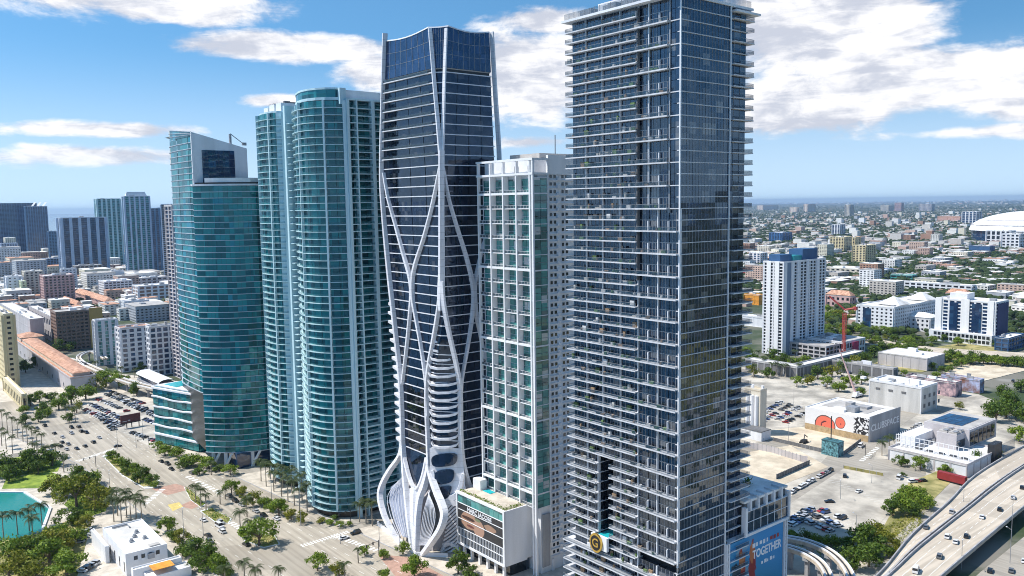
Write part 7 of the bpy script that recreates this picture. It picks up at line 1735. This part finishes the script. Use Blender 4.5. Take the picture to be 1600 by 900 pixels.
# traffic on the boulevard
tr = [(70, 666, 'black', 'suv'), (58, 670, 'grey', 'sedan'), (85, 678, 'black', 'sedan'), (98, 684, 'silver', 'sedan'), (97, 692, 'black', 'sedan'), (82, 698, 'black', 'sedan'), (95, 698, 'black', 'sedan'), (107, 695, 'grey', 'sedan'), (104, 703, 'silver', 'sedan'), (120, 702, 'black', 'sedan'), (133, 698, 'black', 'sedan'), (112, 669, 'black', 'suv'), (123, 668, 'black', 'suv'), (112, 678, 'silver', 'suv'), (127, 675, 'black', 'suv'), (135, 677, 'black', 'suv'), (146, 692, 'black', 'suv'), (155, 685, 'silver', 'sedan'), (76, 706, 'silver', 'sedan'), (184, 698, 'black', 'sedan'),
      (318, 814, 'white', 'sedan'), (343, 824, 'white', 'van'), (347, 832, 'white', 'suv'), (345, 818, 'silver', 'suv'), (325, 838, 'black', 'sedan'), (328, 848, 'grey', 'suv'), (385, 852, 'black', 'sedan'), (368, 784, 'black', 'suv'), (358, 776, 'grey', 'suv'), (378, 790, 'silver', 'sedan'), (400, 800, 'silver', 'sedan'), (412, 806, 'black', 'sedan'), (432, 812, 'white', 'sedan'), (538, 842, 'white', 'sedan'), (556, 834, 'black', 'suv'), (262, 726, 'black', 'suv'), (252, 722, 'black', 'sedan'), (268, 734, 'black', 'sedan'), (300, 740, 'grey', 'suv')]
pl = ['near the far crossing', 'on the outer lane', 'beside the planted median', 'approaching the crossing', 'in the middle lane']
for i, (px, py, cn, kd) in enumerate(tr):
    g = G(px, py, .46); sl = math.atan2(-9, 75)
    where = ('far up the boulevard, ' if py < 710 else 'on the boulevard, ')+pl[i % 5]
    car(g, math.pi/2+.1+(math.pi if i % 2 else 0)+(1.45 if px in (538, 556, 184) else 0), kd, cn, '%s %s %s' % (cn, {'suv': 'sport utility car', 'sedan': 'saloon car', 'van': 'van'}[kd], where), 'traffic on the boulevard')
for i, (px, py, cn, kd) in enumerate(((1597, 763, 'black', 'sedan'), (1583, 779, 'silver', 'sedan'), (1562, 797, 'black', 'sedan'), (1534, 809, 'white', 'sedan'), (1480, 840, 'white', 'suv'), (1510, 839, 'black', 'sedan'), (1493, 848, 'white', 'sedan'), (1468, 871, 'grey', 'suv'), (1431, 893, 'white', 'van'), (1487, 801, 'silver', 'suv'), (1447, 825, 'grey', 'sedan'))):
    z = 5.0 if i < 9 else 4.4; car(G(px, py, z+.02), math.atan2(12, 34)*.9, kd, cn, '%s car %s of those on the %s' % (cn, ('farthest', 'second farthest', 'third farthest', 'fourth farthest', 'leftmost of the middle three', 'rightmost of the middle three', 'nearest of the middle three', 'second nearest', 'nearest', 'upper', 'lower')[i], 'expressway' if i < 9 else 'ramp'), 'cars on the expressway')
for i, (px, py, cn) in enumerate(((1547, 893, 'black'), (1580, 893, 'grey'), (1600, 878, 'white'))): car(G(px, py, .46), .3, 'sedan', cn, '%s car on the service road under the expressway' % cn, 'cars on the service road')
car(G(1480, 598, .46), .2, 'suv', 'black', 'black car alone on the far side street'); car(G(1583, 596, .46), .2, 'suv', 'black', 'black car on the pale road at the far right edge')
for px, py in ((1193, 687), (1405, 748), (1345, 698)): car(G(px, py, .46), .25, 'van', 'white', 'white van beside the yard fence' if px < 1200 else ('white van below the modern building' if px > 1400 else 'white van at the club corner'))
# lamp posts, signal masts
def lamp(px, py, hpx, label, arm=2.2, rz=0):
    g = G(px, py, .4); H = hpx*dist(*g)/1300
    th = T('street_lamp', label, 'street lamp', (g[0], g[1], .4), 'street lamps')
    m = MB(); m.tube([(g[0], g[1], .3), (g[0], g[1], H)], [.14, .08], 6); m.build('pole', greym, th)
    m = MB(); c, s = math.cos(rz), math.sin(rz); m.tube([(g[0], g[1], H), (g[0]+arm*c, g[1]+arm*s, H+.4)], .06, 5); m.build('arm', greym, th)
    m = MB(); m.box(g[0]+arm*c-.4, g[0]+arm*c+.4, g[1]+arm*s-.18, g[1]+arm*s+.18, H+.33, H+.5); m.build('lamp_head', white2, th)
for i, (px, py, h, la) in enumerate(((470, 822, 60, 'before the curved aqua tower'), (593, 855, 36, 'at the corner plaza'), (184, 702, 30, 'by the far crossing'), (288, 850, 50, 'beside the hedge'), (318, 842, 46, 'at the median kerb'), (172, 770, 30, 'on the park side of the boulevard'), (213, 700, 26, 'by the left lot'), (224, 688, 26, 'at the left lot corner'), (625, 868, 34, 'on the plaza before the exoskeleton tower'), (1505, 797, 30, 'beside the ramp'), (1313, 780, 30, 'in the right lot'), (1362, 755, 26, 'at the right lot corner'), (1502, 890, 44, 'on the expressway edge'), (1578, 880, 46, 'by the service road'), (1580, 845, 60, 'at the lower right'), (1338, 825, 20, 'by the belt of trees'), (1232, 690, 40, 'at the vacant lot'), (1240, 640, 40, 'in the dusty lot'), (425, 790, 50, 'by the palms'), (532, 850, 26, 'at the lower crossing'))):
    lamp(px, py, h, 'thin grey street lamp '+la, rz=1.2 if i % 2 else 3.6)
def signal(px, py, label):
    g = G(px, py, .4); th = T('traffic_signal', label, 'traffic signal', (g[0], g[1], .4)); m = MB(); m.tube([(g[0], g[1], .3), (g[0], g[1], 7)], .15, 6); m.tube([(g[0], g[1], 6.6), (g[0]-7, g[1]-2, 7)], .1, 5); m.build('mast', darkm, th)
    for s in (3, 6.5): m = MB(); m.box(g[0]-s-.2, g[0]-s+.2, g[1]-s*.28-.2, g[1]-s*.28+.2, 6.0, 7.2); m.build('signal_head', darkm, th)
signal(592, 868, 'dark signal mast at the corner plaza crossing'); signal(548, 818, 'dark signal mast at the foot of the curved tower'); signal(233, 700, 'dark signal mast by the teal tower podium'); signal(1352, 712, 'dark signal mast at the modern building crossing'); signal(150, 730, 'dark signal mast at the head of the planted median')
# ------------------------------------------------------------------ the air
hz = link('haze', mesh_np('haze', CUBE_V*[80000, 80000, 226]+[0, 0, 112], CUBE_F), None, 'stuff'); lab(hz, 'thin blue haze lying over the whole city', 'haze')
hm = bpy.data.materials.new('haze_air'); hm.use_nodes = True; ht = hm.node_tree; ht.nodes.clear()
pv = ht.nodes.new('ShaderNodeVolumePrincipled'); pv.inputs['Density'].default_value = 3.6e-5; pv.inputs['Color'].default_value = (.50, .70, .97, 1); pv.inputs['Anisotropy'].default_value = .2
oo = ht.nodes.new('ShaderNodeOutputMaterial'); ht.links.new(pv.outputs[0], oo.inputs['Volume']); hz.data.materials.append(hm)
# ------------------------------------------------------------------ tell look-alikes apart by their order in the view
from collections import defaultdict
same = defaultdict(list)
for o in scene.objects:
    if o.parent is None and o.get('label') and not o.get('kind'): same[o['label']].append(o)
ORD = ['leftmost', 'second from left', 'third from left', 'fourth from left', 'fifth from left', 'sixth from left', 'seventh from left', 'eighth from left', 'ninth from left', 'tenth from left', 'eleventh from left', 'twelfth from left', 'thirteenth from left', 'fourteenth from left', 'fifteenth from left', 'sixteenth from left', 'seventeenth from left', 'eighteenth from left', 'nineteenth from left', 'twentieth from left', 'twenty-first from left', 'twenty-second from left', 'twenty-third from left', 'twenty-fourth from left']
for la, os_ in same.items():
    if 1 < len(os_) <= 24:
        os_.sort(key=lambda o: proj(tuple(o.location))[0])
        for i, o in enumerate(os_):
            w = 'rightmost' if i == len(os_)-1 else ORD[i]
            if len((la+' '+w).split()) <= 16: o['label'] = la+', '+w
    elif len(os_) > 24:
        for o in os_:
            if not o.get('group'): o['group'] = la
print('OBJECTS', len(scene.objects), 'faces', sum(len(m.polygons) for m in bpy.data.meshes))
